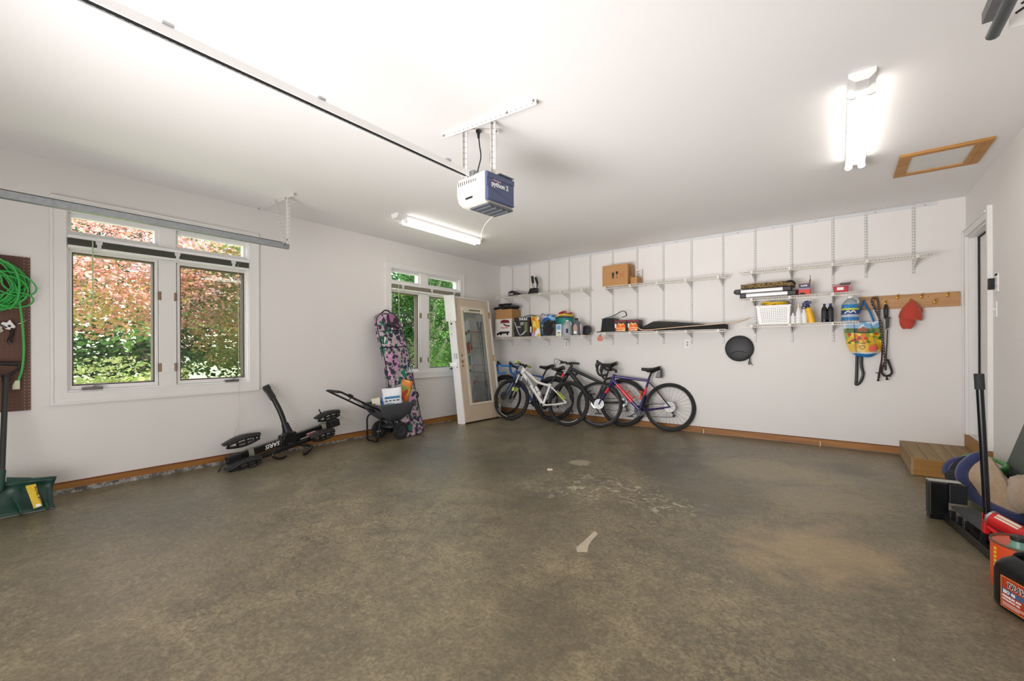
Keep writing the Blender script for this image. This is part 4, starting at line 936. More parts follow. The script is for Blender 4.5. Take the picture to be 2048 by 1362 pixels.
obj('carton', MB().bb(2.655, 2.76, -.24, -.03, SB, SB+.11), CARD, t, smooth=0, bevel=.003)
obj('flap', MB().bb(2.655, 2.76, -.032, -.028, SB+.11, SB+.25), mat('printed_card', '#d9d3c8', .7), t, smooth=0)
m = MB()
for k in range(5): m.bb(2.67, 2.70+.01*(k % 3), -.0335, -.032, SB+.13+k*.022, SB+.138+k*.022)
obj('printing', m, INK, t, smooth=0)
# roof-rack carriers on the upper left shelf
t = thing('bike_carrier', 'black low roof rack foot with white lettering lying on the corner shelf', 'rack part', (.56, -.25, SA))
obj('foot', MB().loft([[Vector((.42, y, SA+z)) for y, z in ((-.31, 0), (-.2, 0), (-.2, .075), (-.31, .075))], [Vector((.50, y, SA+z)) for y, z in ((-.31, 0), (-.2, 0), (-.2, .095), (-.31, .095))], [Vector((.64, y, SA+z)) for y, z in ((-.29, 0), (-.22, 0), (-.22, .04), (-.29, .04))]]), BLACK, t, bevel=.01)
obj('rail_arm', MB().tube([(.6, -.25, SA+.045), (.80, -.26, SA+.018)], .014, 8), ALU, t)
text('lettering', 'THULE', .03, (.437, -.3115, SA+.02), (1, 0, 0), (0, 0, 1), WINK, t, bold=.001)
t = thing('bike_carrier', 'upright folded pair of black rack arms on the corner shelf', 'rack part', (.94, -.24, SA))
obj('base_clamp', MB().loft([[Vector((.84+dx, -.26+dy, SA+.0)) for dx, dy in ((0, -.05), (.16, -.05), (.16, .05), (0, .05))], [Vector((.88+dx, -.25+dy, SA+.10)) for dx, dy in ((0, -.045), (.13, -.045), (.13, .045), (0, .045))]]), BLACK, t, bevel=.01)
obj('arm', MB().tube(smoothpath([(.93, -.25, SA+.09), (.915, -.25, SA+.2), (.90, -.25, SA+.31)]), [.016]*6+[.024]*7, 10), BLACK, t)
obj('arm', MB().tube(smoothpath([(.965, -.22, SA+.09), (.985, -.22, SA+.18), (.95, -.22, SA+.29)]), [.014]*6+[.022]*7, 10), BLACK, t)
obj('strut', MB().tube([(.94, -.27, SA+.09), (.94, -.27, SA+.18)], .009, 8), ALU, t)
obj('strut', MB().tube([(.985, -.26, SA+.09), (.99, -.26, SA+.17)], .009, 8), ALU, t)
# lower left shelf
t, hx, hy = box_thing('appliance_box', 'tall carton with a red and black vacuum cleaner picture on the corner shelf', 'box', .125, .50, -.31, -.07, SE, SE+.50, CARD)
z0 = .0; f = -hy-.0015
obj('printed_front', MB().bb(-hx+.002, hx-.002, f, f+.0012, .004, .325), mat('printed_white_card', '#e3e0da', .6), t, local=True, smooth=0)
m = MB(); m.prism([(-.06, f, .12), (.12, f, .12), (.13, f, .25), (-.06, f, .25)], (0, -.001, 0)); obj('picture', m, mat('picture_white', '#efe6e2', .5), t, local=True, smooth=0, label='white canister in the picture')
m = MB(); m.prism([(-.07, f-.001, .25), (.14, f-.001, .25), (.12, f-.001, .30), (.0, f-.001, .315), (-.06, f-.001, .29)], (0, -.001, 0))
obj('picture', m, mat('picture_maroon', '#7a1f2c', .5), t, local=True, smooth=0, label='maroon lid in the picture')
m = MB(); m.tube([(.0, f-.001, .235), (.06, f-.001, .205), (.14, f-.001, .195)], .012, 8, flat=(.15, 1)); m.prism([(-.15, f-.001, .06), (-.08, f-.001, .10), (.13, f-.001, .10), (.14, f-.001, .075), (-.14, f-.001, .045)], (0, -.001, 0))
for x in (-.13, -.06, .09): m.lathe([(.0, 0), (.022, 0)], (x, f-.0022, .055), (0, -1, 0), 14)
obj('picture', m, INK, t, local=True, smooth=0, label='black base and hose in the picture')
loc_text(t, 'lettering', 'Shop-Vac', .042, (-.055, f-.002, .155), (1, 0, 0), (0, 0, 1), RINK, bold=.001)
m = MB(); m.bb(hx, hx+.0012, -hy, hy, .004, .325)
obj('printed_side', m, mat('printed_beige_card', '#c8bda8', .6), t, local=True, smooth=0)
m = MB(); m.bb(hx+.0012, hx+.002, -hy+.01, hy-.01, .155, .165)
for z in (.27, .24, .215, .19): m.bb(hx+.0012, hx+.002, -hy+.02, hy-.04, z, z+.006)
for y in (-.06, .02): m.bb(hx+.0012, hx+.002, y, y+.015, .08, .13)
obj('side_print', m, INK, t, local=True, smooth=0)
t = thing('vacuum_hose', 'black vacuum hose and nozzle lying on top of the appliance carton', 'hose', (.3, -.2, SE+.502))
zt = SE+.502
hose = MB(); pts = smoothpath([(.08, -.28, zt+.022), (.25, -.32, zt+.03), (.45, -.31, zt+.045), (.57, -.24, zt+.035), (.5, -.13, zt+.03), (.3, -.08, zt+.03), (.16, -.13, zt+.03), (.3, -.2, zt+.05), (.42, -.22, zt+.06)], 14)
hose.tube(pts, [.024 if i % 2 else .020 for i in range(len(pts))], 10); obj('hose', hose, BLACK, t)
obj('nozzle', MB().tube([(.20, -.22, zt+.085), (.30, -.22, zt+.095), (.42, -.22, zt+.09)], [.026, .016, .016], 10).box((.20, -.22, zt+.085), (.06, .1, .035)), BLACK, t)
t, hx, hy = box_thing('appliance_box', 'black THULE box beside the vacuum carton', 'box', .555, .875, -.31, -.12, SE, SE+.335, mat('black_card', '#232426', .45))
f = -hy-.001
loc_text(t, 'lettering', 'THULE', .06, (-.06, f, .285), (1, 0, 0), (0, 0, 1), WINK, bold=.0018)
m = MB()
for k in range(4): m.bb(-.03, .05-.012*(k % 2), f, f+.001, .245-.014*k, .250-.014*k)
for k in range(2): m.bb(-.10, -.02, f, f+.001, .175-.016*k, .181-.016*k)
obj('small_print', m, WINK, t, local=True, smooth=0)
m = MB(); m.tube(smoothpath([(-.15, f, .26), (-.12, f, .18), (-.06, f, .05), (-.02, f, .03), (.02, f, .05), (.07, f, .09)], 5), .008, 6, flat=(.2, 1)); m.tube(smoothpath([(.0, f, .035), (.05, f, .06), (.08, f, .10)], 5), .010, 6, flat=(.2, 1))
obj('picture', m, mat('silver_ink', '#c8c8c4', .4), t, local=True, smooth=0)
m = MB(); m.bb(.06, .12, f, f+.001, .08, .25); obj('picture_band', m, mat('photo_green', '#6e7a55', .6), t, local=True, smooth=0)
obj('picture_band', MB().bb(.125, .152, f, f+.001, .01, .33), mat('plum_ink', '#3a2338', .6), t, local=True, smooth=0)
single('wire_hoop', MB().tube(smoothpath([(.6, -.10, SE+.002), (.60, -.11, SE+.30), (.68, -.11, SE+.375), (.80, -.11, SE+.375), (.92, -.11, SE+.31), (.95, -.11, SE+.002)], 6), .006, 8), mat('brown_cane', '#4a3a2a', .6), 'dark curved hoop handle behind the black box', 'handle')
def bottle(name, label, x, y, z, h, r, mt, capm, shape='bottle', cat='bottle', sx=1., sy=1., lab=None, labz=(.2, .65), tilt=0.):
    t = thing(name, label, cat, (x, y, z), ry(tilt))
    prof = {'bottle': [(0, 0), (r*.95, 0), (r, h*.03), (r, h*.62), (r*.9, h*.72), (r*.38, h*.84), (r*.36, h*.9)],
            'jug': [(0, 0), (r*.95, 0), (r, h*.04), (r, h*.60), (r*.92, h*.70), (r*.5, h*.86), (r*.28, h*.90), (r*.28, h*.93)],
            'oil': [(0, 0), (r*.95, 0), (r, h*.03), (r, h*.68), (r*.8, h*.80), (r*.4, h*.86), (r*.4, h*.9)],
            'spray': [(0, 0), (r*.95, 0), (r, h*.03), (r*.97, h*.5), (r*.6, h*.68), (r*.35, h*.75), (r*.35, h*.8)]}[shape]
    b = obj('body', MB().lathe(prof, n=20, sx=sx, sy=sy), mt, t, local=True)
    zc = prof[-1][1]; rc = prof[-1][0]*1.15
    obj('cap', MB().lathe([(rc, zc-h*.01), (rc, h), (0, h)], n=16), capm, t, local=True)
    if lab is not None: obj('label_band', MB().lathe([(r*1.012, h*labz[0]), (r*1.012, h*labz[1])], n=20, sx=sx, sy=sy), lab, t, local=True)
    return t
t = bottle('spray_bottle', 'slim black bottle with a white strip between black box and yellow bag', .905, -.27, SE, .25, .036, BLACK, GREYP, 'bottle')
obj('label_strip', MB().bb(-.012, .012, -.0375, -.036, .07, .17), WINK, t, local=True, smooth=0)
bottle('small_jar', 'small lilac jar at the foot of the slim black bottle', .945, -.345+.06, SE, .085, .03, mat('lilac_plastic', '#b79bb5', .5), mat('lilac_plastic', '#b79bb5', .5), 'jug', 'jar')
# yellow printed bag, leaning
def pouch(name, label, cat, cx, cy, z0, w, h, th, mt, lean=0., yaw=0., top=.85, roll=0.):
    t = thing(name, label, cat, (cx, cy, z0), rz(yaw) @ ry(roll) @ rx(lean))
    rings = []
    for k, f_ in enumerate((0, .06, .25, .5, .75, .93, 1.)):
        ww = w/2*(1-.06*math.sin(f_*PI)*-1 if f_ < .8 else 1); d = th/2*(math.sin(min(1, f_*4+.45)*PI/2) if f_ < .5 else max(.06, (1-(f_-.5)*1.85)))
        rings.append([Vector((ww*math.cos(a)*(1 if abs(math.cos(a)) < .95 else 1), d*math.sin(a), h*f_+(.004*math.sin(5*a)))) for a in [2*PI*j/20 for j in range(20)]])
    obj('pouch_body', MB().loft(rings), mt, t, local=True); return t
def patch_mat(name, cols, scale=18., rough=.4, detail=2):
    m = mat(name, cols[0], rough); q = N(m); O = q.add('ShaderNodeTexCoord').outputs['Object']
    v = q.add('ShaderNodeTexVoronoi', feature='F1'); v.inputs['Scale'].default_value = scale
    w = q.add('ShaderNodeVectorMath', operation='ADD'); nn = q.noise(O, scale*.6, 3); sc_ = q.add('ShaderNodeVectorMath', operation='SCALE'); sc_.inputs['Scale'].default_value = 1.2/scale
    q.l.new(nn.outputs['Color'], sc_.inputs[0]); q.l.new(O, w.inputs[0]); q.l.new(sc_.outputs[0], w.inputs[1]); q.l.new(w.outputs[0], v.inputs['Vector'])
    s = q.add('ShaderNodeSeparateColor'); q.l.new(v.outputs['Color'], s.inputs[0])
    k = len(cols); c = q.ramp(s.outputs[0], [(i/k, cols[i]) for i in range(k)], True)
    q.l.new(c, q.n['Principled BSDF'].inputs['Base Color']); return m
pouch('snack_bag', 'yellow and orange printed bag slumped on the lower corner shelf', 'bag', 1.0, -.26, SE, .16, .34, .08, patch_mat('yellow_print', ['#e8b92c', '#d9761f', '#f1d65a', '#e7e9ee', '#e8b92c'], 14), 0, 0, roll=-.12)
t = thing('drawstring_bag', 'bright blue plastic bag bulging behind the yellow bag', 'bag', (1.07, -.12, SE))
obj('sack', MB().loft([[Vector((1.06+.13*s*math.cos(a)+.03*k, -.11+.06*s*math.sin(a), SE+z)) for a in [2*PI*j/16 for j in range(16)]] for k, (s, z) in enumerate(((.7, 0), (1.05, .08), (1.1, .2), (.95, .3), (.7, .36)))]), patch_mat('blue_print', ['#1f5fb0', '#8fc0e6', '#2b6fc0', '#d8e6f0'], 12), t)
obj('drawstring', MB().tube(smoothpath([(1.0, -.14, SE+.36), (1.05, -.15, SE+.39), (1.1, -.14, SE+.36), (1.17, -.14, SE+.37), (1.24, -.15, SE+.33)], 5), .006, 6), mat('navy_cord', '#1b3d7a', .6), t)

def lump(name, label, cat, c, r, mt, seed=0, amp=.18, n=24, m_=14, fr=9.):
    mb = MB().ball((0, 0, 0), 1, n, m_); vs = []
    for v in mb.v:
        p = Vector(v); k = 1+amp*noise.noise(p*2.2+Vector((seed*7.1, 0, 0)))*2+amp*.5*noise.noise(p*fr*.6+Vector((0, seed*3.3, 0)))
        q = Vector((p.x*k*r[0], p.y*k*r[1], max(-r[2]*.98, p.z*k*r[2]))); vs.append(Vector(c)+q)
    mb.v = [tuple(v) for v in vs]
    return mb
single('gym_bag', lump('', '', '', (1.235, -.24, SE+.135), (.125, .085, .135), None, 3), mat('black_cloth', '#1a1b1d', .85, sheen=.3), 'crumpled black cloth bag in the middle of the lower corner shelf', 'bag')
single('folded_tarp', MB().loft([[Vector((x, y, SE+z)) for x, y in ((1.28, -.28), (1.395, -.28), (1.395, -.12), (1.30, -.12))] for x0_, z in ((0, .001), (0, .21))]), mat('charcoal_canvas', '#4a4540', .85), 'dark grey folded canvas between black bag and white carton', 'tarp', bevel=.012)
t, hx, hy = box_thing('detergent_box', 'small white carton with blue print on the lower corner shelf', 'box', 1.415, 1.515, -.32, -.25, SE, SE+.185, mat('white_card', '#e8ebee', .5))
m = MB().bb(-.035, .04, -hy-.001, -hy, .10, .17); obj('blue_panel', m, mat('sky_blue_ink', '#6fa9dc', .5), t, local=True, smooth=0)
m = MB().bb(-.02, .03, -hy-.001, -hy, .04, .055); obj('navy_strip', m, mat('navy_ink', '#2a2f66', .5), t, local=True, smooth=0)
m = MB().bb(-.01, .03, -hy-.001, -hy, .005, .03); obj('lime_strip', m, mat('lime_ink', '#c8d66a', .5), t, local=True, smooth=0)
t = thing('tool_bucket', 'round teal and navy tub holding a yellow and red hose', 'tub', (1.49, -.14, SE))
obj('tub', MB().lathe([(0, 0), (.12, 0), (.15, .29), (.155, .30), (.148, .30), (.118, .02)], (1.49, -.165, SE), n=28, sy=.85), mat('teal_plastic', '#1d7f7c', .4), t)
obj('rim', MB().tube([(1.49+.155*math.cos(a), -.165+.132*math.sin(a), SE+.30) for a in [2*PI*i/28 for i in range(28)]], .009, 8, closed=True), mat('navy_plastic', '#232f5c', .4), t)
def coil(cx, cy, cz, R, turns, col, name, label, cat, r=.012, sy=.8):
    pts = [(cx+(R+.008*math.sin(i*1.7))*math.cos(i*2*PI/20), cy+R*sy*math.sin(i*2*PI/20), cz+i*.028/20+.008*math.sin(i*.9)) for i in range(int(turns*20))]
    return single(name, MB().tube(pts, r, 8), col, label, cat)
coil(1.49, -.165, SE+.318, .125, 1.3, mat('yellow_rubber', '#e9c52e', .4), 'garden_hose', 'yellow hose coil on the teal tub', 'hose', .014)
coil(1.50, -.165, SE+.366, .10, .9, mat('crimson_rubber', '#b3202b', .4), 'garden_hose', 'red hose coil topping the yellow one on the teal tub', 'hose', .014)
t = bottle('water_jug', 'translucent plastic jug with navy label on the lower corner shelf', 1.60, -.27, SE, .25, .078, mat('frosted_plastic', '#cfd5d6', .3, trans=.35), WHITEP, 'jug', 'jug')
obj('side_label', MB().bb(.02, .055, -.078, -.070, .04, .11), mat('navy_ink', '#2a2f66', .5), t, local=True, smooth=0)
obj('jug_handle', MB().tube(smoothpath([(.06, 0, .155), (.075, 0, .18), (.06, 0, .215), (.03, 0, .22)]), .011, 8), mat('frosted_plastic', '#cfd5d6', .3), t, local=True)
t = bottle('oil_bottle', 'grey motor oil bottle with red and white oval label', 1.765, -.26, SE, .275, .062, mat('slate_plastic', '#5c6066', .35), BLACK, 'oil', 'bottle', 1.05, .75)
obj('oval_label', MB().lathe([(0, 0), (1, 0), (1, .001), (0, .001)], (0, 0, 0), (0, -1, 0), 20), mat('pale_red_label', '#c9988c', .5), t, local=True)
o_ = t.children[-1] if t.children else None
if o_: o_.scale = (.036, 1, .06); o_.location = (0, -.0465, .115)
obj('white_label', MB().bb(-.028, .028, -.0485, -.046, .025, .07), WINK, t, local=True, smooth=0)
single('caulk_tube', MB().tube([(1.845, -.25, SE+.001), (1.835, -.25, SE+.15), (1.815, -.25, SE+.19), (1.80, -.25, SE+.235)], [.014, .014, .009, .004], 10), WHITEP, 'thin white nozzle leaning beside the grey oil bottle', 'nozzle')
single('caulk_tube', MB().cyl((1.868, -.28, SE+.001), (1.878, -.28, SE+.17), .019, n=14).cyl((1.878, -.28, SE+.17), (1.879, -.28, SE+.19), .023, n=14), mat('mauve_grey_plastic', '#8a7f90', .4), 'slim mauve grey tube standing near the shelf end', 'tube')
t = thing('round_disc', 'black round disc leaning at the end of the lower corner shelf', 'disc', (1.905, -.2, SE), rz(.25) @ rx(-.25))
obj('disc', MB().lathe([(0, 0), (.078, 0), (.083, .006), (.078, .014), (0, .014)], (0, 0, .083), (0, -1, 0), 28), BLACK, t, local=True)
obj('ridge', MB().bb(-.05, .05, -.017, -.014, .08, .086), GREYP, t, local=True, smooth=0)
# middle lower shelf
t = thing('cooler_bag', 'black soft bag with strap at the left end of the ski shelf', 'bag', (2.30, -.2, SF))
obj('bag_body', MB().loft([[Vector((x, y, SF+z)) for x, y in ((a, -.31), (b, -.31), (b, -.09), (a, -.09))] for a, b, z in ((2.18, 2.42, .0), (2.205, 2.42, .03), (2.225, 2.42, .19), (2.25, 2.41, .215))]), mat('black_cloth', '#1a1b1d', .85), t, bevel=.015)
obj('strap', MB().tube(smoothpath([(2.22, -.30, SF+.20), (2.32, -.26, SF+.225), (2.42, -.22, SF+.27), (2.50, -.2, SF+.315), (2.56, -.2, SF+.30), (2.575, -.2, SF+.245), (2.50, -.19, SF+.225)], 5), .014, 8, flat=(1, .4)), BLACK, t)
obj('strap_end', MB().tube(smoothpath([(2.225, -.31, SF+.01), (2.17, -.32, SF+.006), (2.15, -.325, SF+.004)], 4), .008, 6), BLACK, t)
obj('blue_tag', MB().box((2.30, -.28, SF+.226), (.06, .03, .012)), mat('sky_blue_ink', '#6fa9dc', .5), t)
FIRE = patch_mat('flame_print', ['#e8631b', '#f3a23a', '#e8631b', '#f6c76a'], 22)
for k, (x0_, x1_) in enumerate(((2.425, 2.62), (2.628, 2.80))):
    t, hx, hy = box_thing('firestarter_box', ['left one of two orange flame-print boxes beside the black bag', 'right one of two orange flame-print boxes, next to the black tote'][k], 'box', x0_, x1_, -.30, -.13, SF, SF+.172, mat('black_card', '#232426', .45))
    f = -hy-.001
    obj('flame_panel', MB().prism([(-hx*.75, f, .012), (hx*.75, f, .012), (hx*.8, f, .09), (hx*.5, f, .13), (hx*.1, f, .115), (-hx*.3, f, .135), (-hx*.7, f, .08)], (0, .001, 0)), FIRE, t, local=True, smooth=0)
    obj('red_band', MB().bb(-hx+.004, hx-.004, f, f+.001, .148, .166), mat('red_band_ink', '#8e1f24', .5), t, local=True, smooth=0)
    loc_text(t, 'lettering', 'Duraflame', .034, (-hx*.75, f-.001, .045), (1, 0, 0), (0, 0, 1), mat('pale_yellow_ink', '#f4d489', .5), bold=.0008)
    m = MB(); m.bb(-hx+.01, -hx+.035, f, f+.001, .06, .12); m.bb(-hx*.5, hx*.6, f-.0005, f, .018, .026); obj('white_print', m, WINK, t, local=True, smooth=0)
t = thing('board_bag', 'long black padded tote lying along the ski shelf', 'bag', (3.25, -.16, SF)); m = MB()
rings = []
for x, zt_, hb_ in ((2.82, .06, .03), (2.86, .085, .045), (2.96, .135, .06), (3.04, .145, .065), (3.3, .12, .06), (3.6, .09, .05), (3.68, .075, .045)):
    rings.append([Vector((x, -.165+.13*math.cos(a)*(1 if x > 2.85 else .8), SF+zt_/2+zt_/2*math.sin(a)*(1.0))) for a in [2*PI*j/16 for j in range(16)]])
obj('padded_sleeve', MB().loft(rings), mat('charcoal_nylon', '#2c2c29', .6, bump=.2, bscale=12), t)
obj('seam', MB().tube([(2.98, -.2, SF+.137), (3.3, -.22, SF+.115), (3.67, -.22, SF+.068)], .006, 6), BLACK, t)
obj('red_lining', MB().loft([[Vector((2.80+x, -.30+y, SF+z)) for y, z in ((0, .002), (.03, .002), (.03, .03*s+.004), (0, .02*s+.004))] for x, s in ((0, .3), (.1, 1), (.26, .6), (.34, .1))]), mat('wine_red_cloth', '#6b1230', .7), t)
single('packing_box', MB()._add([(3.02, -.318, SF), (3.945, -.318, SF), (3.945, -.10, SF), (3.02, -.10, SF), (3.02, -.318, SF+.010), (3.945, -.318, SF+.062), (3.945, -.10, SF+.062), (3.02, -.10, SF+.010)], [(3, 2, 1, 0), (4, 5, 6, 7), (0, 1, 5, 4), (1, 2, 6, 5), (2, 3, 7, 6), (3, 0, 4, 7)]), mat('near_black_foam', '#0f0d0c', .8), 'flat black wedge-shaped case under the ski', 'case', smooth=0)
t = thing('ski', 'pale wooden-edged ski with a curled tip resting on the lower shelf', 'ski', (3.5, -.27, SF))
pts = [(2.80, -.315, SF+.055), (2.84, -.31, SF+.025), (2.92, -.30, SF+.014), (3.1, -.295, SF+.024), (3.4, -.285, SF+.042), (3.7, -.275, SF+.058), (3.95, -.265, SF+.072), (4.05, -.26, SF+.078), (4.12, -.258, SF+.092), (4.17, -.255, SF+.108), (4.215, -.255, SF+.128)]
SKIM = mat('ski_base', '#d9b893', .4); m = MB(); pp = smoothpath(pts, 4)
rings = []
for i, p in enumerate(pp):
    w = .038 if i < len(pp)-8 else .038*(.25+.75*(len(pp)-1-i)/8); w = w if i > 2 else .02+.006*i
    rings.append([p+Vector((0, -w, -.0045)), p+Vector((0, w, -.0045)), p+Vector((0, w, .0045)), p+Vector((0, -w, .0045))])
obj('ski_body', MB().loft(rings), SKIM, t, smooth=30)
rings = [[r_[3]+Vector((0, .002, .0002)), r_[2]+Vector((0, -.002, .0002)), r_[2]+Vector((0, -.002, .0015)), r_[3]+Vector((0, .002, .0015))] for r_ in rings[24:]]
obj('top_sheet', MB().loft(rings), mat('ski_top', '#6a4338', .4), t, smooth=30)
t = thing('hand_broom', 'small coral pink brush hanging below the left end of the ski shelf', 'brush', (2.205, -.322, SF-.14))
m = MB()
for k in range(7): a = -.5+k/6.; m.tube(smoothpath([(2.205+a*.01, -.322, SF-.045), (2.205+a*.085, -.322, SF-.09), (2.205+a*.05, -.322, SF-.135)], 4), .006, 6)
obj('bristle_loop', m, mat('coral_cord', '#d98b74', .7), t)
obj('hanging_cord', MB().tube(smoothpath([(2.20, -.322, SF-.05), (2.215, -.318, SF-.025), (2.22, -.315, SF-.034)], 4), .004, 6).tube([(2.196, -.322, SF-.05), (2.214, -.322, SF-.05)], .01, 6), mat('brown_cord', '#5a463c', .7), t)
# short middle shelf
CAPB = mat('black_end_cap', '#1b1b1c', .4)
for k, (x0_, x1_, y_, z_) in enumerate(((4.05, 4.67, -.235, SD+.094), (4.115, 4.72, -.27, SD+.034))):
    t = thing('aluminium_bar', ['upper of the two silver bars with black ends, just under the mat', 'lower of the two silver bars with black ends, resting on the shelf'][k], 'bar', ((x0_+x1_)/2, y_, z_-.028))
    obj('bar_body', MB().bb(x0_+.07, x1_-.085, y_-.05, y_+.05, z_-.024, z_+.024), mat('satin_silver', '#d4d5d6', .35, .3), t, smooth=0, bevel=.01)
    obj('end_cap', MB().bb(x0_+.005, x0_+.075, y_-.054, y_+.054, z_-.030, z_+.029), CAPB, t, smooth=0, bevel=.01)
    obj('end_cap', MB().bb(x1_-.09, x1_, y_-.054, y_+.054, z_-.030, z_+.029), CAPB, t, smooth=0, bevel=.01)
    if k == 0: obj('round_latch', MB().lathe([(0, -.012), (.018, -.01), (.020, .01), (0, .012)], (x0_+.002, y_-.02, z_), (1, 0, 0), 16), GREYP, t)
t = thing('door_mat', 'brown bristly mat folded on top of the silver bars', 'mat', (4.40, -.2, SD+.126))
mb = MB(); nx, ny = 40, 10
def matf(u, v, top):
    x = 4.13+u*.56; y = -.31+v*.24; e = (.004+.010*noise.noise(Vector((x*9, y*9, 3)))+.006*noise.noise(Vector((x*40, y*40, 1))))
    return Vector((x, y, SD+.126+(.048+e if top else 0)+(0 if u < .85 else -.008*(u-.85)/.15)))
rings = []
for i in range(nx+1):
    u = i/nx; rings.append([matf(u, j/ny, True) for j in range(ny+1)]+[matf(u, 1, False), matf(u, 0, False)])
COIR = mat('coir', '#7a6544', .95, bump=.8, bscale=160); q = N(COIR); O = q.add('ShaderNodeTexCoord').outputs['Object']
q.l.new(q.ramp(q.noise(O, 95, 3).outputs[0], [(.38, '#3a2a18'), (.52, '#8b744c'), (.66, '#b59c6c')]), q.n['Principled BSDF'].inputs['Base Color'])
obj('mat_body', MB().loft(rings), COIR, t)
obj('dark_edge', MB().tube(smoothpath([(4.62, -.315, SD+.168), (4.67, -.32, SD+.172), (4.695, -.3, SD+.15), (4.70, -.29, SD+.13)], 4), .012, 8), mat('dark_rubber', '#1f1a14', .8), t)
single('dark_red_case', MB().bb(4.712, 4.735, -.24, -.1, SD, SD+.075), mat('wine_case', '#5b1220', .4), 'dark red slip case between silver bars and red labelled box', 'case', smooth=0, bevel=.004)
t, hx, hy = box_thing('repair_kit_box', 'red and dark blue labelled box standing on the short middle shelf', 'box', 4.738, 4.85, -.29, -.2, SD, SD+.135, mat('tomato_card', '#d8402a', .5))
f = -hy-.001
obj('navy_panel', MB().bb(-hx+.001, hx-.001, f, f+.001, .082, .132), mat('slate_ink', '#3c3f52', .5), t, local=True, smooth=0)
obj('lilac_strip', MB().bb(-hx+.001, hx-.001, f, f+.001, .066, .082), mat('lilac_ink', '#8d88b0', .5), t, local=True, smooth=0)
loc_text(t, 'lettering', 'SLIME', .026, (-.034, f-.0006, .10), (1, 0, 0), (0, 0, 1), WINK, bold=.0008)
m = MB().prism([(-.045, f, .005), (.01, f, .005), (.012, f, .018), (-.01, f, .03), (-.035, f, .028), (-.047, f, .018)], (0, -.001, 0)); obj('picture', m, INK, t, local=True, smooth=0)
single('cable_tie', MB().tube(smoothpath([(4.842, -.23, SD+.137), (4.848, -.23, SD+.18), (4.85, -.23, SD+.225), (4.846, -.23, SD+.235)], 5), [.008]*6+[.003]*10, 6), mat('brown_strap', '#6a4a38', .6), 'thin brown strap poking up from the red labelled box', 'strap')
t = thing('storage_tub', 'clear tub of red stuff with a grey lid on the short middle shelf', 'tub', (5.14, -.2, SD))
obj('contents', MB().loft([[Vector((x, y, SD+z)) for x, y in ((a, -.26), (b, -.26), (b, -.15), (a, -.15))] for a, b, z in ((5.075, 5.195, .003), (5.065, 5.205, .075))]), mat('red_gel', '#d3384a', .4), t, bevel=.008)
obj('clear_wall', MB().loft([[Vector((x, y, SD+z)) for x, y in ((a, -.268), (b, -.268), (b, -.142), (a, -.142))] for a, b, z in ((5.068, 5.202, .001), (5.052, 5.218, .098))]), simple_glass('clear_tub_plastic', (.93, .82, .84)), t, bevel=.006)
obj('tub_label', MB().bb(5.10, 5.16, -.272, -.2685, SD+.03, SD+.062), WINK, t, smooth=0)
obj('lid', MB().bb(5.125, 5.225, -.27, -.14, SD+.099, SD+.112), mat('grey_lid', '#6c6c6c', .4), t, smooth=0, bevel=.004)
# short lowest shelf
t = thing('laundry_basket', 'white perforated plastic basket on the short lowest shelf', 'basket', (4.475, -.2, SG))
x0_, x1_ = 4.30, 4.655; y0_, y1_ = -.305, -.05
rings = []
for s, z in ((0, 0), (.02, .22)):
    rings.append([Vector((x0_+.03*(1-s/.02)-.0, y0_+.02*(1-s/.02), SG+z)), Vector((x1_-.01*(1-s/.02), y0_+.02*(1-s/.02), SG+z)), Vector((x1_-.01*(1-s/.02), y1_-.02*(1-s/.02), SG+z)), Vector((x0_+.03*(1-s/.02), y1_-.02*(1-s/.02), SG+z))])
mb = MB()
mb.v = [tuple(v) for r_ in rings for v in r_]; mb.f = [(3, 2, 1, 0)]+[(i, (i+1) % 4, 4+(i+1) % 4, 4+i) for i in range(4)]; mb.mi = [0]*5
bk = obj('basket_wall', mb, WHITEP, t, smooth=0, solid=.004)
m = MB()
for i in range(13):
    for j in range(9):
        u = .12+i*.0645; v = .12+j*.093; p = rings[0][0].lerp(rings[0][1], u).lerp(rings[1][0].lerp(rings[1][1], u), v)+Vector((0, -.0026, 0))
        m.box(p, (.0075, .0012, .0075))
obj('perforations', m, mat('hole_dark', '#2b2926', .8), bk, smooth=0)
m = MB(); z = SG+.222
for a, b, c_, d in ((x0_-.008, x1_+.008, y0_-.010, y0_+.004), (x0_-.008, x1_+.008, y1_-.004, y1_+.01), (x0_-.008, x0_+.004, y0_+.004, y1_-.004), (x1_-.004, x1_+.008, y0_+.004, y1_-.004)): m.bb(a, b, c_, d, z-.01, z+.006)
obj('rim', m, WHITEP, t, smooth=0)
pts = []
for i in range(150):
    a = i*.33; R1 = .115+.02*math.sin(i*.41); pts.append((4.48+R1*1.1*math.cos(a)*(1.0), -.18+.085*math.sin(a), SG+.248+.022*math.sin(i*.17)+.012*math.sin(i*.9)))
single('extension_cord', MB().tube(pts, .0055, 6), mat('yellow_cable', '#e6bb1e', .4), 'yellow cord heaped in the white basket', 'cord')
bottle('glue_bottle', 'short white bottle touching the right side of the basket', 4.68, -.27, SG, .125, .026, WHITEP, WHITEP, 'bottle')
t = bottle('spray_bottle', 'tall white bottle with cream pump right of the basket', 4.735, -.26, SG, .235, .030, WHITEP, mat('cream_plastic', '#d9c9a4', .4), 'spray')
t = bottle('spray_bottle', 'white bottle with black ring pull leaning against the yellow spray', 4.795, -.26, SG, .165, .028, WHITEP, WHITEP, 'bottle', tilt=-.05)
obj('ring_pull', MB().tube([(0, .018*math.cos(a), .19+.018*math.sin(a)) if False else (.018*math.cos(a), 0, .185+.018*math.sin(a)) for a in [2*PI*i/20 for i in range(20)]], .0055, 8, closed=True), BLACK, t, local=True)
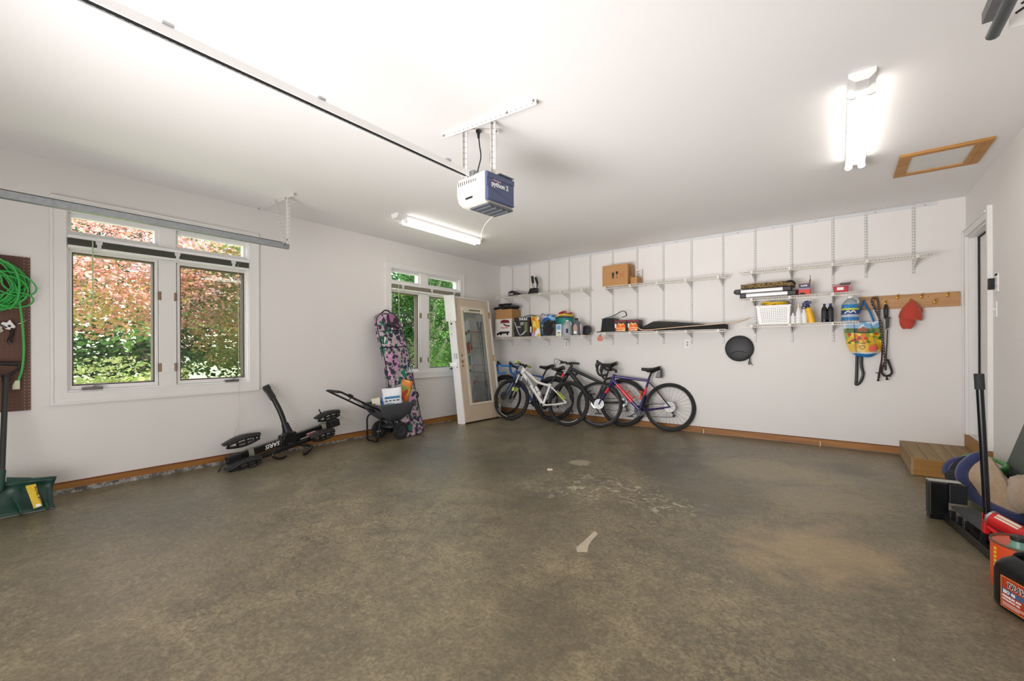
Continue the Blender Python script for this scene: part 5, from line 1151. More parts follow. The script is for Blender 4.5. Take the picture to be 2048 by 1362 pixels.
t = thing('spray_bottle', 'yellow spray bottle with navy trigger leaning on the short lowest shelf', 'bottle', (4.865, -.26, SG), ry(-.2))
obj('body', MB().lathe([(0, 0), (.034, 0), (.036, .01), (.032, .1), (.024, .17), (.019, .185)], n=18, sy=.8), mat('yellow_plastic', '#f2b705', .35), t, local=True)
obj('collar', MB().lathe([(.021, .183), (.021, .215), (.014, .225), (0, .225)], n=16), mat('navy_plastic', '#232f5c', .4), t, local=True)
obj('trigger_head', MB().box((.0, 0, .24), (.085, .026, .03)).box((-.04, 0, .222), (.016, .02, .045)).cyl((-.02, 0, .25), (.02, 0, .25), .017, n=12), mat('navy_plastic', '#232f5c', .4), t, local=True, bevel=.005)
for k, x in enumerate((4.983, 5.040)):
    bottle('oil_bottle', ['black bottle with black cap, left of the matching pair', 'black bottle with blue cap, right of the matching pair'][k], x, -.26, SG, .215, .029, mat('black_gloss_plastic', '#1e1f21', .25), [BLACK, mat('blue_cap', '#1c2e8a', .4)][k], 'oil', sx=1.0, sy=1.25, lab=mat('charcoal_label', '#2e3033', .6), labz=(.15, .6))
t = bottle('washer_fluid_jug', 'clear jug of blue washer fluid at the end of the short lowest shelf', 5.215, -.24, SG, .285, .079, mat('clear_jug_plastic', '#c3cdd4', .2, trans=.4), WHITEP, 'jug', 'jug')
obj('blue_fluid', MB().lathe([(.0795, .012), (.0795, .172), (.076, .19), (0, .19)], n=24), mat('blue_fluid', '#1a78b8', .15, coat=.4), t, local=True)
obj('label_band', MB().lathe([(.0808, .05), (.0808, .145)], n=24), mat('jug_label_blue', '#2a4a86', .4), t, local=True)
obj('label_band', MB().lathe([(.0812, .128), (.0812, .148)], n=24), mat('jug_label_lime', '#c6cf3a', .4), t, local=True)
obj('label_band', MB().lathe([(.0812, .05), (.0812, .078)], n=24), mat('jug_label_silver', '#b9bcc8', .4), t, local=True)
obj('white_swirl', MB().tube(smoothpath([(-.05, -.0665, .09), (-.02, -.0825, .115), (.005, -.0845, .10), (.03, -.081, .118), (.05, -.0685, .095)], 5), .006, 6, flat=(.2, 1)), WINK, t, local=True)
obj('jug_handle', MB().tube(smoothpath([(.055, -.02, .185), (.072, -.02, .215), (.06, -.02, .25), (.028, -.01, .262)]), .012, 8), mat('clear_jug_plastic', '#c3cdd4', .2), t, local=True)

# wooden peg board and its hangings
t = thing('coat_rack', 'long oak board with brass hooks beside the inner door', 'coat rack', (5.71, 0, 1.61))
obj('board', MB().bb(5.30, 6.12, -.02, 0, 1.61, 1.762), OAK, t, smooth=0, bevel=.003)
for x, z in ((5.434, 1.725), (5.532, 1.674), (5.633, 1.733), (5.735, 1.680), (5.826, 1.729), (5.931, 1.665), (6.025, 1.73), (5.34, 1.70)):
    m = MB(); m.lathe([(0, 0), (.014, 0), (.012, .004), (0, .004)], (x, -.02, z), (0, -1, 0), 12)
    m.tube(smoothpath([(x, -.022, z+.004), (x, -.045, z+.0), (x, -.06, z+.016), (x, -.066, z+.024)], 4), .005, 7); m.ball((x, -.066, z+.024), .009, 8, 6)
    m.tube(smoothpath([(x, -.022, z-.004), (x, -.038, z-.02), (x, -.052, z-.012)], 4), .004, 6); m.ball((x, -.052, z-.012), .007, 8, 6)
    obj('hook', m, BRASS, t)
for x, z in ((5.38, 1.732), (5.38, 1.655), (5.50, 1.727), (5.50, 1.655), (5.88, 1.725), (5.915, 1.655)):
    obj('screw_hole', MB().cyl((x, -.0215, z), (x, -.0198, z), .004, n=8), mat('dark_hole', '#4a2f1a', .8), t)
# round black case
t = thing('round_case', 'round black zip case hanging on the wall below the ski tip', 'case', (4.064, 0, 1.01))
obj('shell', MB().lathe([(0, 0), (.15, 0), (.163, .012), (.166, .035), (.158, .058), (.13, .068), (0, .073)], (4.064, -.002, 1.175), (0, -1, 0), 48), mat('black_moulded_eva', '#222325', .5), t)
obj('panel_crease', MB().tube(smoothpath([(3.97, -.072, 1.10), (4.03, -.077, 1.135), (4.10, -.077, 1.135), (4.15, -.072, 1.12)], 5), .004, 6), mat('black_moulded_eva', '#222325', .5), t)
obj('zip', MB().tube([(4.064+.1665*math.cos(a), -.037, 1.175+.1665*math.sin(a)) for a in [2*PI*i/48 for i in range(48)]], .0045, 6, closed=True), BLACK, t)
obj('grey_tab', MB().box((4.20, -.05, 1.12), (.03, .02, .05), ry(.5)), GREYP, t, bevel=.005)
obj('zip_pull', MB().tube(smoothpath([(4.185, -.05, 1.065), (4.19, -.055, 1.03), (4.185, -.055, .99)], 4), .007, 8).box((4.183, -.055, .985), (.022, .012, .045)).tube(smoothpath([(4.195, -.055, 1.0), (4.21, -.055, .975), (4.222, -.055, .955)], 4), .004, 6), BLACK, t)
# grocery tote
t = thing('shopping_tote', 'bright farm-print shopping tote hanging from the oak board', 'bag', (5.33, -.09, 1.08))
def bagrow(f_): return None
BAGM = []
def strip(name, x0t, x1t, x0b, x1b, zt, zb, mt, bul0, bul1, lab=None):
    rings = []
    for k in range(5):
        f_ = k/4; a = x0t+(x0b-x0t)*f_; b = x1t+(x1b-x1t)*f_; z = zt+(zb-zt)*f_; bl = bul0+(bul1-bul0)*f_
        fr = [Vector((a+(b-a)*i/10, -.05-bl*math.sin(PI*(.08+.84*i/10))-.004*math.sin(i*2.3+z*30), z+.004*math.sin(i*.8))) for i in range(11)]
        bk_ = [Vector((b-(b-a)*i/10, -.035, z)) for i in range(11)]
        rings.append(fr+bk_)
    return obj(name, MB().loft(rings, cap=True), mt, t, label=lab)
strip('sky_band', 5.155, 5.49, 5.16, 5.495, 1.475, 1.40, patch_mat('print_sky', ['#7fb6dd', '#dfeaf2', '#a9cde8'], 10), .03, .045)
strip('tree_band', 5.16, 5.495, 5.165, 5.50, 1.40, 1.345, patch_mat('print_trees', ['#3f5f35', '#5d7d3c', '#2f4a2c', '#7d9650'], 30), .045, .055)
strip('vegetable_band', 5.165, 5.50, 5.185, 5.50, 1.345, 1.225, patch_mat('print_vegetables', ['#4f7f2c', '#e2b51f', '#c9352a', '#2f5a25', '#f0d33c', '#8aa83a', '#e07a24'], 26), .055, .07)
strip('crate_band', 5.185, 5.50, 5.215, 5.48, 1.225, 1.135, patch_mat('print_crate', ['#e0a92e', '#eabf55', '#d99a24'], 9), .07, .07)
strip('plank_band', 5.215, 5.48, 5.235, 5.46, 1.135, 1.112, patch_mat('print_planks', ['#d8d2c2', '#e9e4d6'], 16), .07, .06)
strip('blue_base', 5.235, 5.46, 5.30, 5.41, 1.112, 1.075, mat('tote_blue', '#1b76bd', .5), .06, .04)
obj('barn', MB().prism([(5.275, -.098, 1.36), (5.30, -.098, 1.395), (5.335, -.098, 1.42), (5.365, -.098, 1.395), (5.375, -.098, 1.36)], (0, -.004, 0)), mat('print_barn', '#a4532c', .5), t, smooth=0)
obj('tomato', MB().lathe([(0, 0), (.034, 0), (.034, .004), (0, .005)], (5.415, -.125, 1.17), (0, -1, 0), 20, sx=1.2, sy=.85), mat('print_tomato', '#d83a1c', .4), t)
hp = [(5.325+.026*(16*math.sin(a)**3)/16, -.133, 1.185+.026*(13*math.cos(a)-5*math.cos(2*a)-2*math.cos(3*a)-math.cos(4*a))/16) for a in [2*PI*i/32 for i in range(32)]]
obj('heart_mark', MB().tube(hp, .0018, 5, closed=True), INK, t)
obj('carrying_handle', MB().tube(smoothpath([(5.25, -.07, 1.47), (5.30, -.06, 1.58), (5.335, -.06, 1.69), (5.342, -.06, 1.72), (5.352, -.06, 1.68), (5.40, -.065, 1.57), (5.43, -.07, 1.47)], 5), .014, 8, flat=(.85, .7)), mat('tote_blue', '#1b76bd', .5), t)
obj('side_strap', MB().tube(smoothpath([(5.25, -.105, 1.46), (5.255, -.115, 1.35), (5.26, -.13, 1.2), (5.27, -.128, 1.125)], 5), .009, 6, flat=(1, .2)), mat('tote_strap', '#3a7fae', .6), t)
obj('side_strap', MB().tube(smoothpath([(5.40, -.105, 1.46), (5.415, -.12, 1.35), (5.44, -.125, 1.2), (5.45, -.12, 1.13)], 5), .009, 6, flat=(1, .2)), mat('tote_strap', '#3a7fae', .6), t)
single('leash', MB().tube(smoothpath([(5.285, -.03, 1.30), (5.28, -.035, 1.05), (5.275, -.04, .85), (5.27, -.04, .765), (5.285, -.04, .76), (5.315, -.04, .80), (5.335, -.04, .88), (5.32, -.04, .97), (5.318, -.035, 1.1), (5.32, -.03, 1.3)], 6), .014, 8, flat=(.35, 1)), BLACK, 'black webbing loop dangling below the shopping tote', 'strap')
ROPE = mat('speckled_rope', '#1d1a1f', .7); q = N(ROPE); O = q.add('ShaderNodeNewGeometry').outputs['Position']; w = q.add('ShaderNodeTexWave'); w.inputs['Scale'].default_value = 22; w.bands_direction = 'DIAGONAL'; q.l.new(O, w.inputs['Vector'])
q.l.new(q.ramp(w.outputs['Fac'], [(.72, '#17151a'), (.85, '#9b8478')]), q.n['Principled BSDF'].inputs['Base Color'])
t = thing('rope_leash', 'black and tan braided dog leash hung on a brass hook by its loop', 'leash', (5.48, -.1, .82))
obj('rope', MB().tube(smoothpath([(5.52, -.12, 1.05), (5.50, -.11, 1.30), (5.49, -.10, 1.45), (5.45, -.08, 1.58), (5.415, -.07, 1.68), (5.415, -.06, 1.73), (5.434, -.058, 1.75), (5.455, -.06, 1.735), (5.468, -.07, 1.65), (5.475, -.09, 1.5), (5.49, -.11, 1.35), (5.505, -.12, 1.2), (5.53, -.115, 1.0)], 6), .010, 10), ROPE, t)
obj('rope', MB().tube(smoothpath([(5.49, -.12, 1.42), (5.50, -.128, 1.25), (5.515, -.13, 1.1), (5.52, -.12, .98)], 6), .010, 10), ROPE, t)
obj('clip', MB().tube(smoothpath([(5.522, -.12, 1.0), (5.525, -.12, .93)], 4), .010, 8), BLACK, t)
t = thing('rope_leash', 'thin black leash with a reddish end hanging left of the braided one', 'leash', (5.475, -.07, .81))
obj('webbing', MB().tube(smoothpath([(5.50, -.08, 1.2), (5.495, -.08, 1.05), (5.48, -.08, .95), (5.472, -.07, .87)], 5), .008, 8), mat('wine_webbing', '#4a1720', .7), t)
obj('snap_hook', MB().tube([(5.472, -.07, .90), (5.47, -.07, .86), (5.467, -.07, .84)], [.012, .010, .012], 8).tube([(5.467, -.07, .84), (5.463, -.07, .805)], [.006, .014], 8).box((5.462, -.07, .898), (.04, .01, .01)), BLACK, t)
t = thing('harness', 'black dog harness straps bunched on a brass hook beside the braided leash', 'harness', (5.545, -.08, .82))
obj('hanging_loop', MB().tube(smoothpath([(5.525, -.06, 1.50), (5.52, -.06, 1.6), (5.532, -.06, 1.655), (5.545, -.06, 1.6), (5.542, -.06, 1.50)], 6), .010, 8), BLACK, t)
obj('buckle', MB().prism([(5.515, -.06, 1.515), (5.575, -.06, 1.515), (5.56, -.06, 1.49), (5.555, -.06, 1.40), (5.53, -.06, 1.38), (5.528, -.06, 1.49)], (0, -.022, 0)), BLACK, t, bevel=.004)
obj('strap', MB().tube(smoothpath([(5.545, -.06, 1.38), (5.54, -.05, 1.2), (5.535, -.05, 1.05)], 5), .012, 8, flat=(1, .4)), BLACK, t)
obj('strap_loop', MB().tube(smoothpath([(5.535, -.07, 1.06), (5.50, -.07, .96), (5.495, -.07, .90), (5.53, -.07, .865), (5.575, -.07, .89), (5.575, -.07, .94), (5.545, -.07, 1.05)], 6), .011, 8), BLACK, t)
obj('tail_clip', MB().tube([(5.535, -.07, .865), (5.54, -.07, .82)], [.006, .014], 8).box((5.54, -.07, .862), (.07, .012, .01)), BLACK, t)
# red cap
t = thing('baseball_cap', 'faded red baseball cap hanging by its crown on the oak board', 'cap', (5.72, -.09, 1.38))
mb = MB(); RC = mat('faded_red_cloth', '#b8402c', .85, sheen=.3, bump=.15, bscale=80)
rings = []
for k in range(9):
    f_ = k/8; z = 1.685-.20*f_; w = .012+.078*math.sin(min(1, f_*1.15)*PI/2)**.8; cx = 5.742-.018*f_ + (.03 if False else 0)
    rings.append([Vector((cx+w*math.cos(a)*(1.12 if math.cos(a) > 0 else 1), -.085+(.015+.055*math.sin(min(1, f_*1.3)*PI/2))*math.sin(a), z-.02*math.cos(a)*f_)) for a in [2*PI*j/20 for j in range(20)]])
obj('crown', mb.loft(rings), RC, t)
rings = []
for k in range(7):
    f_ = k/6; z = 1.50-.12*f_; w = .066*(1-f_**3*.5); cx = 5.706-.004*f_
    rings.append([Vector((cx+w*s, -.10-.035*(1-s*s)*.9-.01*f_+o_, z)) for s, o_ in [(-1+2*i/8, 0) for i in range(9)]+[(1-2*i/8, .006) for i in range(9)]])
obj('brim', MB().loft(rings), RC, t)
obj('back_strap', MB().tube(smoothpath([(5.80, -.09, 1.52), (5.825, -.085, 1.565), (5.82, -.07, 1.60)], 4), .012, 8, flat=(1, .4)), RC, t)

# ================================================================ LEFT WALL THINGS
# pegboard
PEG = mat('brown_hardboard', '#5b3b2d', .6); q = N(PEG); P = q.add('ShaderNodeNewGeometry').outputs['Position']; s = q.add('ShaderNodeSeparateXYZ'); q.l.new(P, s.inputs[0])
def fr_(o, off): return q.math('ABSOLUTE', q.math('SUBTRACT', q.math('FRACT', q.math('DIVIDE', q.math('ADD', o, off), .0254)), .5))
f = q.math('LESS_THAN', q.math('SQRT', q.math('ADD', q.math('POWER', fr_(s.outputs[1], 5.997), 2.), q.math('POWER', fr_(s.outputs[2], 0.), 2.))), .12)
edge = q.math('GREATER_THAN', s.outputs[1], -6.012)
hole = q.mix(edge, '#2e1c14', '#b5a79c')
q.l.new(q.mix(f, '#5f3d2f', hole), q.n['Principled BSDF'].inputs['Base Color'])
single('pegboard', MB().bb(.001, .009, -7.0, -5.977, .714, 1.921), PEG, 'brown pegboard panel on the left wall by the large window', 'pegboard', smooth=0)
# green cord coil
t = thing('extension_cord', 'bright green extension cord coiled on the brown pegboard', 'cord', (.06, -6.25, 1.46))
rg = random.Random(5); pts = []
NT = 15
for i in range(NT*18):
    a = 2*PI*i/18; k = i//18
    R1 = .185+.035*math.sin(k*2.1)+.018*math.sin(i*.37); oy = .03*math.sin(k*1.3); oz = .025*math.cos(k*1.9)
    pts.append((.035+.028*(k/NT)+.012*math.sin(i*.21), -6.26+oy+R1*1.12*math.cos(a), 1.68+oz+R1*1.0*math.sin(a)+.008*math.sin(i*.8)))
GC = mat('green_cable', '#3fae52', .4); 
obj('coil', MB().tube(pts, .0058, 7), GC, t)
for k, (a0, R1, cy, cz, rr) in enumerate(((0, .12, -6.075, 1.70, 1.0), (0, .09, -6.06, 1.575, .9), (0, .13, -6.13, 1.64, 1.25))):
    lp = [(.07+.01*math.sin(i*.5), cy+R1*math.cos(2*PI*i/26)*1.05, cz+R1*rr*.72*math.sin(2*PI*i/26)+.25*R1*math.cos(2*PI*i/26)*(-1 if k == 0 else .3)) for i in range(26)]
    obj('loose_loop', MB().tube(lp, .0058, 7, closed=True), GC, t)
obj('binding_turn', MB().tube(smoothpath([(.08, -6.10, 1.86), (.085, -6.06, 1.80), (.085, -6.04, 1.70), (.085, -6.05, 1.58), (.08, -6.09, 1.50)], 6), .0075, 8), GC, t)
obj('tail', MB().tube(smoothpath([(.06, -6.06, 1.70), (.055, -6.035, 1.55), (.05, -6.02, 1.35), (.045, -6.015, 1.18), (.04, -6.025, 1.03), (.04, -6.045, .95)], 6), .0075, 8), GC, t)
obj('plug', MB().loft([[Vector((.04+a*.011, -6.048+b*.013, .955)) for a, b in ((-1, -1), (1, -1), (1, 1), (-1, 1))], [Vector((.04+a*.014, -6.055+b*.020, .915)) for a, b in ((-1, -1), (1, -1), (1, 1), (-1, 1))], [Vector((.04+a*.014, -6.056+b*.020, .885)) for a, b in ((-1, -1), (1, -1), (1, 1), (-1, 1))]]), mat('clear_green_plug', '#c9cfae', .25), t, bevel=.004)
# pruners and clear package
t = thing('pruning_shears', 'white and black pruning shears hanging under the green cord', 'shears', (.04, -6.09, 1.24))
obj('blade', MB().prism([(.03, -6.135, 1.385), (.03, -6.12, 1.405), (.03, -6.10, 1.40), (.03, -6.085, 1.425), (.03, -6.07, 1.395), (.03, -6.055, 1.37), (.03, -6.075, 1.345), (.03, -6.105, 1.35)], (.012, 0, 0)), WHITEM, t, bevel=.002)
obj('handle', MB().tube(smoothpath([(.036, -6.075, 1.36), (.036, -6.075, 1.31), (.036, -6.088, 1.265), (.036, -6.08, 1.24)], 5), [.010]*8+[.012]*8, 8), BLACK, t)
obj('handle', MB().tube(smoothpath([(.036, -6.10, 1.36), (.036, -6.14, 1.385), (.036, -6.17, 1.38)], 5), .009, 8), BLACK, t)
obj('pivot', MB().cyl((.028, -6.088, 1.375), (.045, -6.088, 1.375), .009, n=12), BLACK, t)
single('parts_pouch', lump('', '', '', (.03, -6.175, 1.35), (.018, .055, .04), None, 4), mat('clear_film', '#cfc4b5', .25), 'clear plastic pouch of small parts beside the shears', 'pouch')
single('peg_hook', MB().tube(smoothpath([(.008, -6.05, 1.395), (.03, -6.05, 1.39), (.045, -6.03, 1.40), (.045, -6.0, 1.425)], 4), .0022, 6), ALU, 'thin wire peg hook right of the shears', 'hook')
# snow shovel
t = thing('snow_shovel', 'wide green snow shovel with black D-handle standing against the left wall', 'snow shovel', (.3, -6.14, 0))
SG_ = mat('dark_green_plastic', '#123c32', .35); rings = []
for i in range(25):
    u = i/24; y = -6.465+.58*u; row = []
    for j in range(9):
        v = j/8; flare = .022*(1-abs(2*u-1)) ; x = .44+.02*(1-u)-.115*(math.sin(v*PI*.5))-.03*math.sin(v*PI)+(.006*math.cos((u*6)*2*PI)*math.sin(v*PI))
        row.append(Vector((x-.05*u*(0)+.03*math.sin(u*PI)*-.8, y+.012*math.sin(v*PI)*(-1 if u > .9 else 1 if u < .1 else 0)*1.0+.02*(v-.3)*(1 if u > .93 else -1 if u < .07 else 0), .004+.225*v-.018*(abs(2*u-1)**3)*v)))
    rings.append(row)
mb = MB()
for r_ in rings: mb.v += [tuple(p) for p in r_]
mb.f = [(i*9+j, (i+1)*9+j, (i+1)*9+j+1, i*9+j+1) for i in range(24) for j in range(8)]; mb.mi = [0]*len(mb.f)
obj('blade', mb, SG_, t, solid=.005)
obj('rolled_lip', MB().tube([r_[8]+Vector((-.006, 0, 0)) for r_ in rings], .009, 8), SG_, t)
obj('wear_strip', MB().tube([r_[0]+Vector((.002, 0, .004)) for r_ in rings], .005, 6), mat('worn_steel', '#6f7470', .4, .7), t)
for k, (y_, h_) in enumerate(((-6.06, .15), (-5.93, .17), (-6.24, .15), (-6.36, .17))):
    obj('rib', MB().tube(smoothpath([(.445, y_, .01), (.40, y_-.012*(1 if k < 2 else -1), .07), (.36, y_-.04*(1 if k < 2 else -1), h_-.02)], 5), .008, 8), SG_, t)
obj('socket', MB().tube([(.33, -6.155, .18), (.285, -6.14, .32)], [.024, .021], 12), SG_, t)
obj('shaft', MB().tube([(.29, -6.141, .30), (.075, -6.108, .985)], .0165, 12), mat('black_shaft', '#2a2a2b', .4), t)
obj('d_grip', MB().tube([(.045, -6.185, 1.09), (.045, -6.045, 1.082)], .014, 12).tube(smoothpath([(.07, -6.108, .98), (.058, -6.075, 1.01), (.045, -6.043, 1.045), (.045, -6.04, 1.08)], 5), .009, 8).tube(smoothpath([(.07, -6.108, .98), (.058, -6.145, 1.01), (.045, -6.185, 1.045), (.045, -6.19, 1.085)], 5), .009, 8).tube([(.078, -6.108, .955), (.066, -6.108, 1.0)], .021, 12), BLACK, t)
obj('label_sticker', MB().prism([(.384, -6.035, .198), (.386, -5.985, .20), (.452, -5.958, .045), (.447, -6.0, .035)], (.0015, 0, .001)), mat('worn_yellow_label', '#d8b51c', .5, var=.25, scale=60), t, smooth=0, label='worn yellow sticker')
text('lettering', 'SUNCAST', .03, (.395, -5.992, .185), Vector((.06, .022, -.155)), Vector((.25, .95, .2)), INK, t, bold=.0006)
obj('barcode', MB().prism([(.4475, -5.992, .062), (.447, -5.97, .065), (.453, -5.962, .047), (.452, -5.987, .042)], (.0015, 0, .001)), WINK, t, smooth=0)
obj('stiffener', MB().prism([(.29, -6.12, .265), (.29, -5.99, .232), (.30, -6.12, .225)], (.004, 0, 0)), SG_, t, smooth=0)

# snowboard bag
def floral():
    m = mat('floral_nylon', '#a79aa0', .55, bump=.12, bscale=30); q = N(m); P = q.add('ShaderNodeNewGeometry').outputs['Position']
    def vor(scale, off, th, feat='F1', rnd_=1.):
        mp = q.add('ShaderNodeMapping'); mp.inputs['Location'].default_value = (off, off*1.7, -off); q.l.new(P, mp.inputs[0])
        v = q.add('ShaderNodeTexVoronoi', feature=feat); v.inputs['Scale'].default_value = scale; 
        w = q.add('ShaderNodeVectorMath', operation='ADD'); nn = q.noise(mp.outputs[0], scale*1.3, 3); sv = q.add('ShaderNodeVectorMath', operation='SCALE'); sv.inputs['Scale'].default_value = .9/scale
        q.l.new(nn.outputs['Color'], sv.inputs[0]); q.l.new(mp.outputs[0], w.inputs[0]); q.l.new(sv.outputs[0], w.inputs[1]); q.l.new(w.outputs[0], v.inputs['Vector'])
        return v
    c = q.mix(q.ramp(q.noise(P, 5, 3).outputs[0], [(.4, 0.), (.6, 1.)]), '#9c8f94', '#b7a9ae')
    for sc, off, th, col in ((10, 5.1, .40, '#c987b8'), (11, 2.3, .42, '#252440'), (7.5, .3, .42, '#177a5c'), (13, 7.7, .38, '#43264a'), (17, 11.3, .27, '#e0a8d0'), (15, 9.1, .34, '#14493f'), (14, 13.7, .32, '#1d1f38')):
        v = vor(sc, off, th); s = q.add('ShaderNodeSeparateColor'); q.l.new(v.outputs['Color'], s.inputs[0])
        f = q.math('MULTIPLY', q.math('LESS_THAN', v.outputs['Distance'], th), q.math('GREATER_THAN', s.outputs[0], .42))
        c = q.mix(f, c, col)
    q.l.new(c, q.n['Principled BSDF'].inputs['Base Color']); return m
FLOR = floral()
t = thing('snowboard_bag', 'tall floral snowboard bag leaning between the large and small windows', 'sports bag', (.4, -2.5, 0))
LV = [(0, .40, -2.66, -2.33, .8), (.04, .41, -2.705, -2.29, 1), (.25, .37, -2.77, -2.31, 1), (.49, .34, -2.815, -2.345, 1), (.70, .30, -2.82, -2.365, 1), (.97, .26, -2.835, -2.385, 1), (1.24, .22, -2.875, -2.43, 1), (1.44, .18, -2.90, -2.468, 1), (1.58, .155, -2.905, -2.50, .95), (1.65, .145, -2.85, -2.56, .8), (1.685, .14, -2.77, -2.63, .5)]
rings = []
zs = smoothpath([(a, b, c) for a, b, c, d, e in LV], 4); ys = smoothpath([(d, e, 0) for a, b, c, d, e in LV], 4)
for i, (A, B_) in enumerate(zip(zs, ys)):
    z, x, yl = A; yr, th, _ = B_; cy = (yl+yr)/2; w = (yr-yl)/2*.95
    rings.append([Vector((max(.012, x+.085*th*math.copysign(abs(math.cos(a))**.7, math.cos(a))*(1+.06*math.sin(i*.9+a*2))), cy+w*math.copysign(abs(math.sin(a))**.75, math.sin(a)), max(.002, z+.01*math.sin(a*2)))) for a in [2*PI*j/28 for j in range(28)]])
obj('bag_body', MB().loft(rings), FLOR, t)
def bagstrap(name, z0, z1, sgn=1, w=.016, frac=(0, 14)):
    pts = []
    for j in range(frac[0], frac[1]+1):
        zt_ = z0+(z1-z0)*j/14
        k = min(range(len(rings)), key=lambda i: abs(rings[i][0].z-zt_)); p = rings[k][(21+j) % 28]; c_ = sum(rings[k], Vector())/28
        pts.append(Vector((p.x, p.y, zt_))+(p-c_).normalized()*.002)
    return obj(name, MB().tube(pts, w, 6, flat=(1, .35)), BLACK, t)
bagstrap('webbing_strap', 1.20, 1.235, w=.02); bagstrap('zip_flap', 1.42, 1.46, w=.010, frac=(2, 14)); bagstrap('zip_flap', 1.60, 1.40, w=.009, frac=(4, 14)); 
obj('side_piping', MB().tube([r_[6]+Vector((.004, .003, 0)) for r_ in rings], .006, 6), BLACK, t)
obj('side_piping', MB().tube([r_[22]+Vector((.002, -.003, 0)) for r_ in rings], .006, 6), BLACK, t)
obj('top_loop', MB().tube(smoothpath([(.15, -2.80, 1.66), (.15, -2.74, 1.715), (.15, -2.68, 1.715), (.15, -2.62, 1.67)], 5), .010, 8), BLACK, t)
obj('dark_hood', MB().loft([[r_[j]+(r_[j]-sum(r_, Vector())/28)*.03 for j in (27, 0, 1, 2, 3, 4, 5, 6, 7)]+[r_[j] for j in (7, 6, 5, 4, 3, 2, 1, 0, 27)] for r_ in rings[29:39]]), patch_mat('dark_floral', ['#231c2a', '#3a2038', '#1c2c2a', '#a2628f', '#1e1a22'], 22), t, label='darker floral hood flap')
obj('luggage_tag', MB().box((.27, -2.825, 1.31), (.012, .04, .12), rx(-.1)), BLACK, t, bevel=.004)
obj('tag_paper', MB().box((.277, -2.825, 1.31), (.004, .026, .085), rx(-.1)), WINK, t, smooth=0)
obj('side_handle', MB().tube(smoothpath([(.33, -2.40, .60), (.36, -2.35, .57), (.37, -2.34, .52), (.36, -2.38, .47)], 5), .011, 8), BLACK, t)
text('script_logo', 'Dakine', .10, (.352, -2.60, .86), (.0, 1, .0), (-.14, 0, 1), WINK, t, bold=.001, label='white script lettering')

# broadcast spreader with bags
t = thing('broadcast_spreader', 'grey lawn spreader on black wheels parked by the floral bag', 'spreader', (.34, -2.85, 0))
rings = []
for z, a0, a1, b0, b1, p in ((.475, .13, .56, -3.12, -2.50, .34), (.45, .14, .555, -3.11, -2.51, .34), (.34, .18, .53, -3.04, -2.56, .4), (.25, .25, .46, -2.92, -2.66, .5), (.235, .30, .42, -2.86, -2.72, .6)):
    cx, cy, hx, hy = (a0+a1)/2, (b0+b1)/2, (a1-a0)/2, (b1-b0)/2
    rings.append([Vector((cx+hx*math.copysign(abs(math.cos(a))**p, math.cos(a)), cy+hy*math.copysign(abs(math.sin(a))**p, math.sin(a)), z+(.03*(math.sin(a) > 0)*0))) for a in [2*PI*j/32 for j in range(32)]])
mb = MB(); mb.loft(rings, cap=False); obj('hopper', mb, GREYP, t, solid=.006)
obj('hopper_rim', MB().tube(rings[0], .008, 6, closed=True), GREYP, t)
for x_, y_ in ((.51, -2.755), (.20, -2.86)):
    w_ = MB(); w_.lathe([(.070, -.022), (.095, -.026), (.11, -.02), (.112, 0), (.11, .02), (.095, .026), (.070, .022), (.070, -.022)], (x_, y_, .113), (1, .06, 0), 36)
    for k in range(24):
        a = 2*PI*k/24; w_.box((x_, y_+.109*math.cos(a), .113+.109*math.sin(a)), (.045, .012, .008), rx(a+PI/2))
    wo = obj('wheel', w_, RUB, t)
    obj('wheel_disc', MB().lathe([(0, -.012), (.06, -.012), (.072, -.02), (.072, .018), (.06, .012), (0, .02)], (x_, y_, .113), (1, .06, 0), 28), mat('charcoal_plastic', '#35363a', .5), wo)
obj('axle', MB().cyl((.16, -2.84, .113), (.54, -2.755, .113), .009, n=8).box((.36, -2.80, .13), (.09, .09, .09)), BLKM, t, bevel=.01)
obj('spinner_housing', MB().lathe([(.02, 0), (.10, .0), (.10, .02), (.04, .05), (.04, .10)], (.36, -2.80, .155), n=24), mat('charcoal_plastic', '#35363a', .5), t)
for x_, x2 in ((.20, .27), (.50, .45)):
    obj('frame_rail', MB().tube(smoothpath([(x_, -3.60, .687), (x_, -3.3, .53), (x_, -3.05, .40), (x2, -2.80, .27), (x2, -2.70, .20)], 5), .0115, 8), BLKM, t)
obj('handlebar', MB().tube([(.195, -3.602, .688), (.50, -3.60, .687)], .0125, 10), BLKM, t)
obj('foam_grip', MB().tube([(.235, -3.604, .689), (.46, -3.604, .688)], .0165, 10), mat('foam_rubber', '#2e2d2b', .8), t)
obj('control_lever', MB().tube(smoothpath([(.50, -3.50, .65), (.48, -3.47, .60), (.46, -3.48, .585)], 4), .007, 6).box((.50, -3.48, .63), (.03, .06, .04), rx(-.5)), BLACK, t, bevel=.005)
obj('control_cable', MB().tube(smoothpath([(.49, -3.45, .60), (.43, -3.25, .47), (.36, -3.1, .38), (.34, -2.98, .32)], 5), .003, 5), GREYP, t)
obj('gate_lever', MB().box((.345, -3.06, .385), (.13, .16, .02), rx(-.5)).cyl((.36, -3.06, .385), (.36, -3.07, .41), .022, n=12), BLACK, t, bevel=.008)
obj('kick_stand', MB().tube(smoothpath([(.22, -2.86, .27), (.215, -2.98, .335), (.208, -3.05, .30), (.205, -3.055, .18), (.205, -3.053, .06), (.225, -3.06, .014), (.33, -3.07, .012), (.445, -3.08, .014), (.465, -3.08, .06), (.465, -3.06, .18), (.462, -3.03, .28), (.45, -2.95, .29), (.44, -2.86, .26)], 5), .0115, 8), BLKM, t)
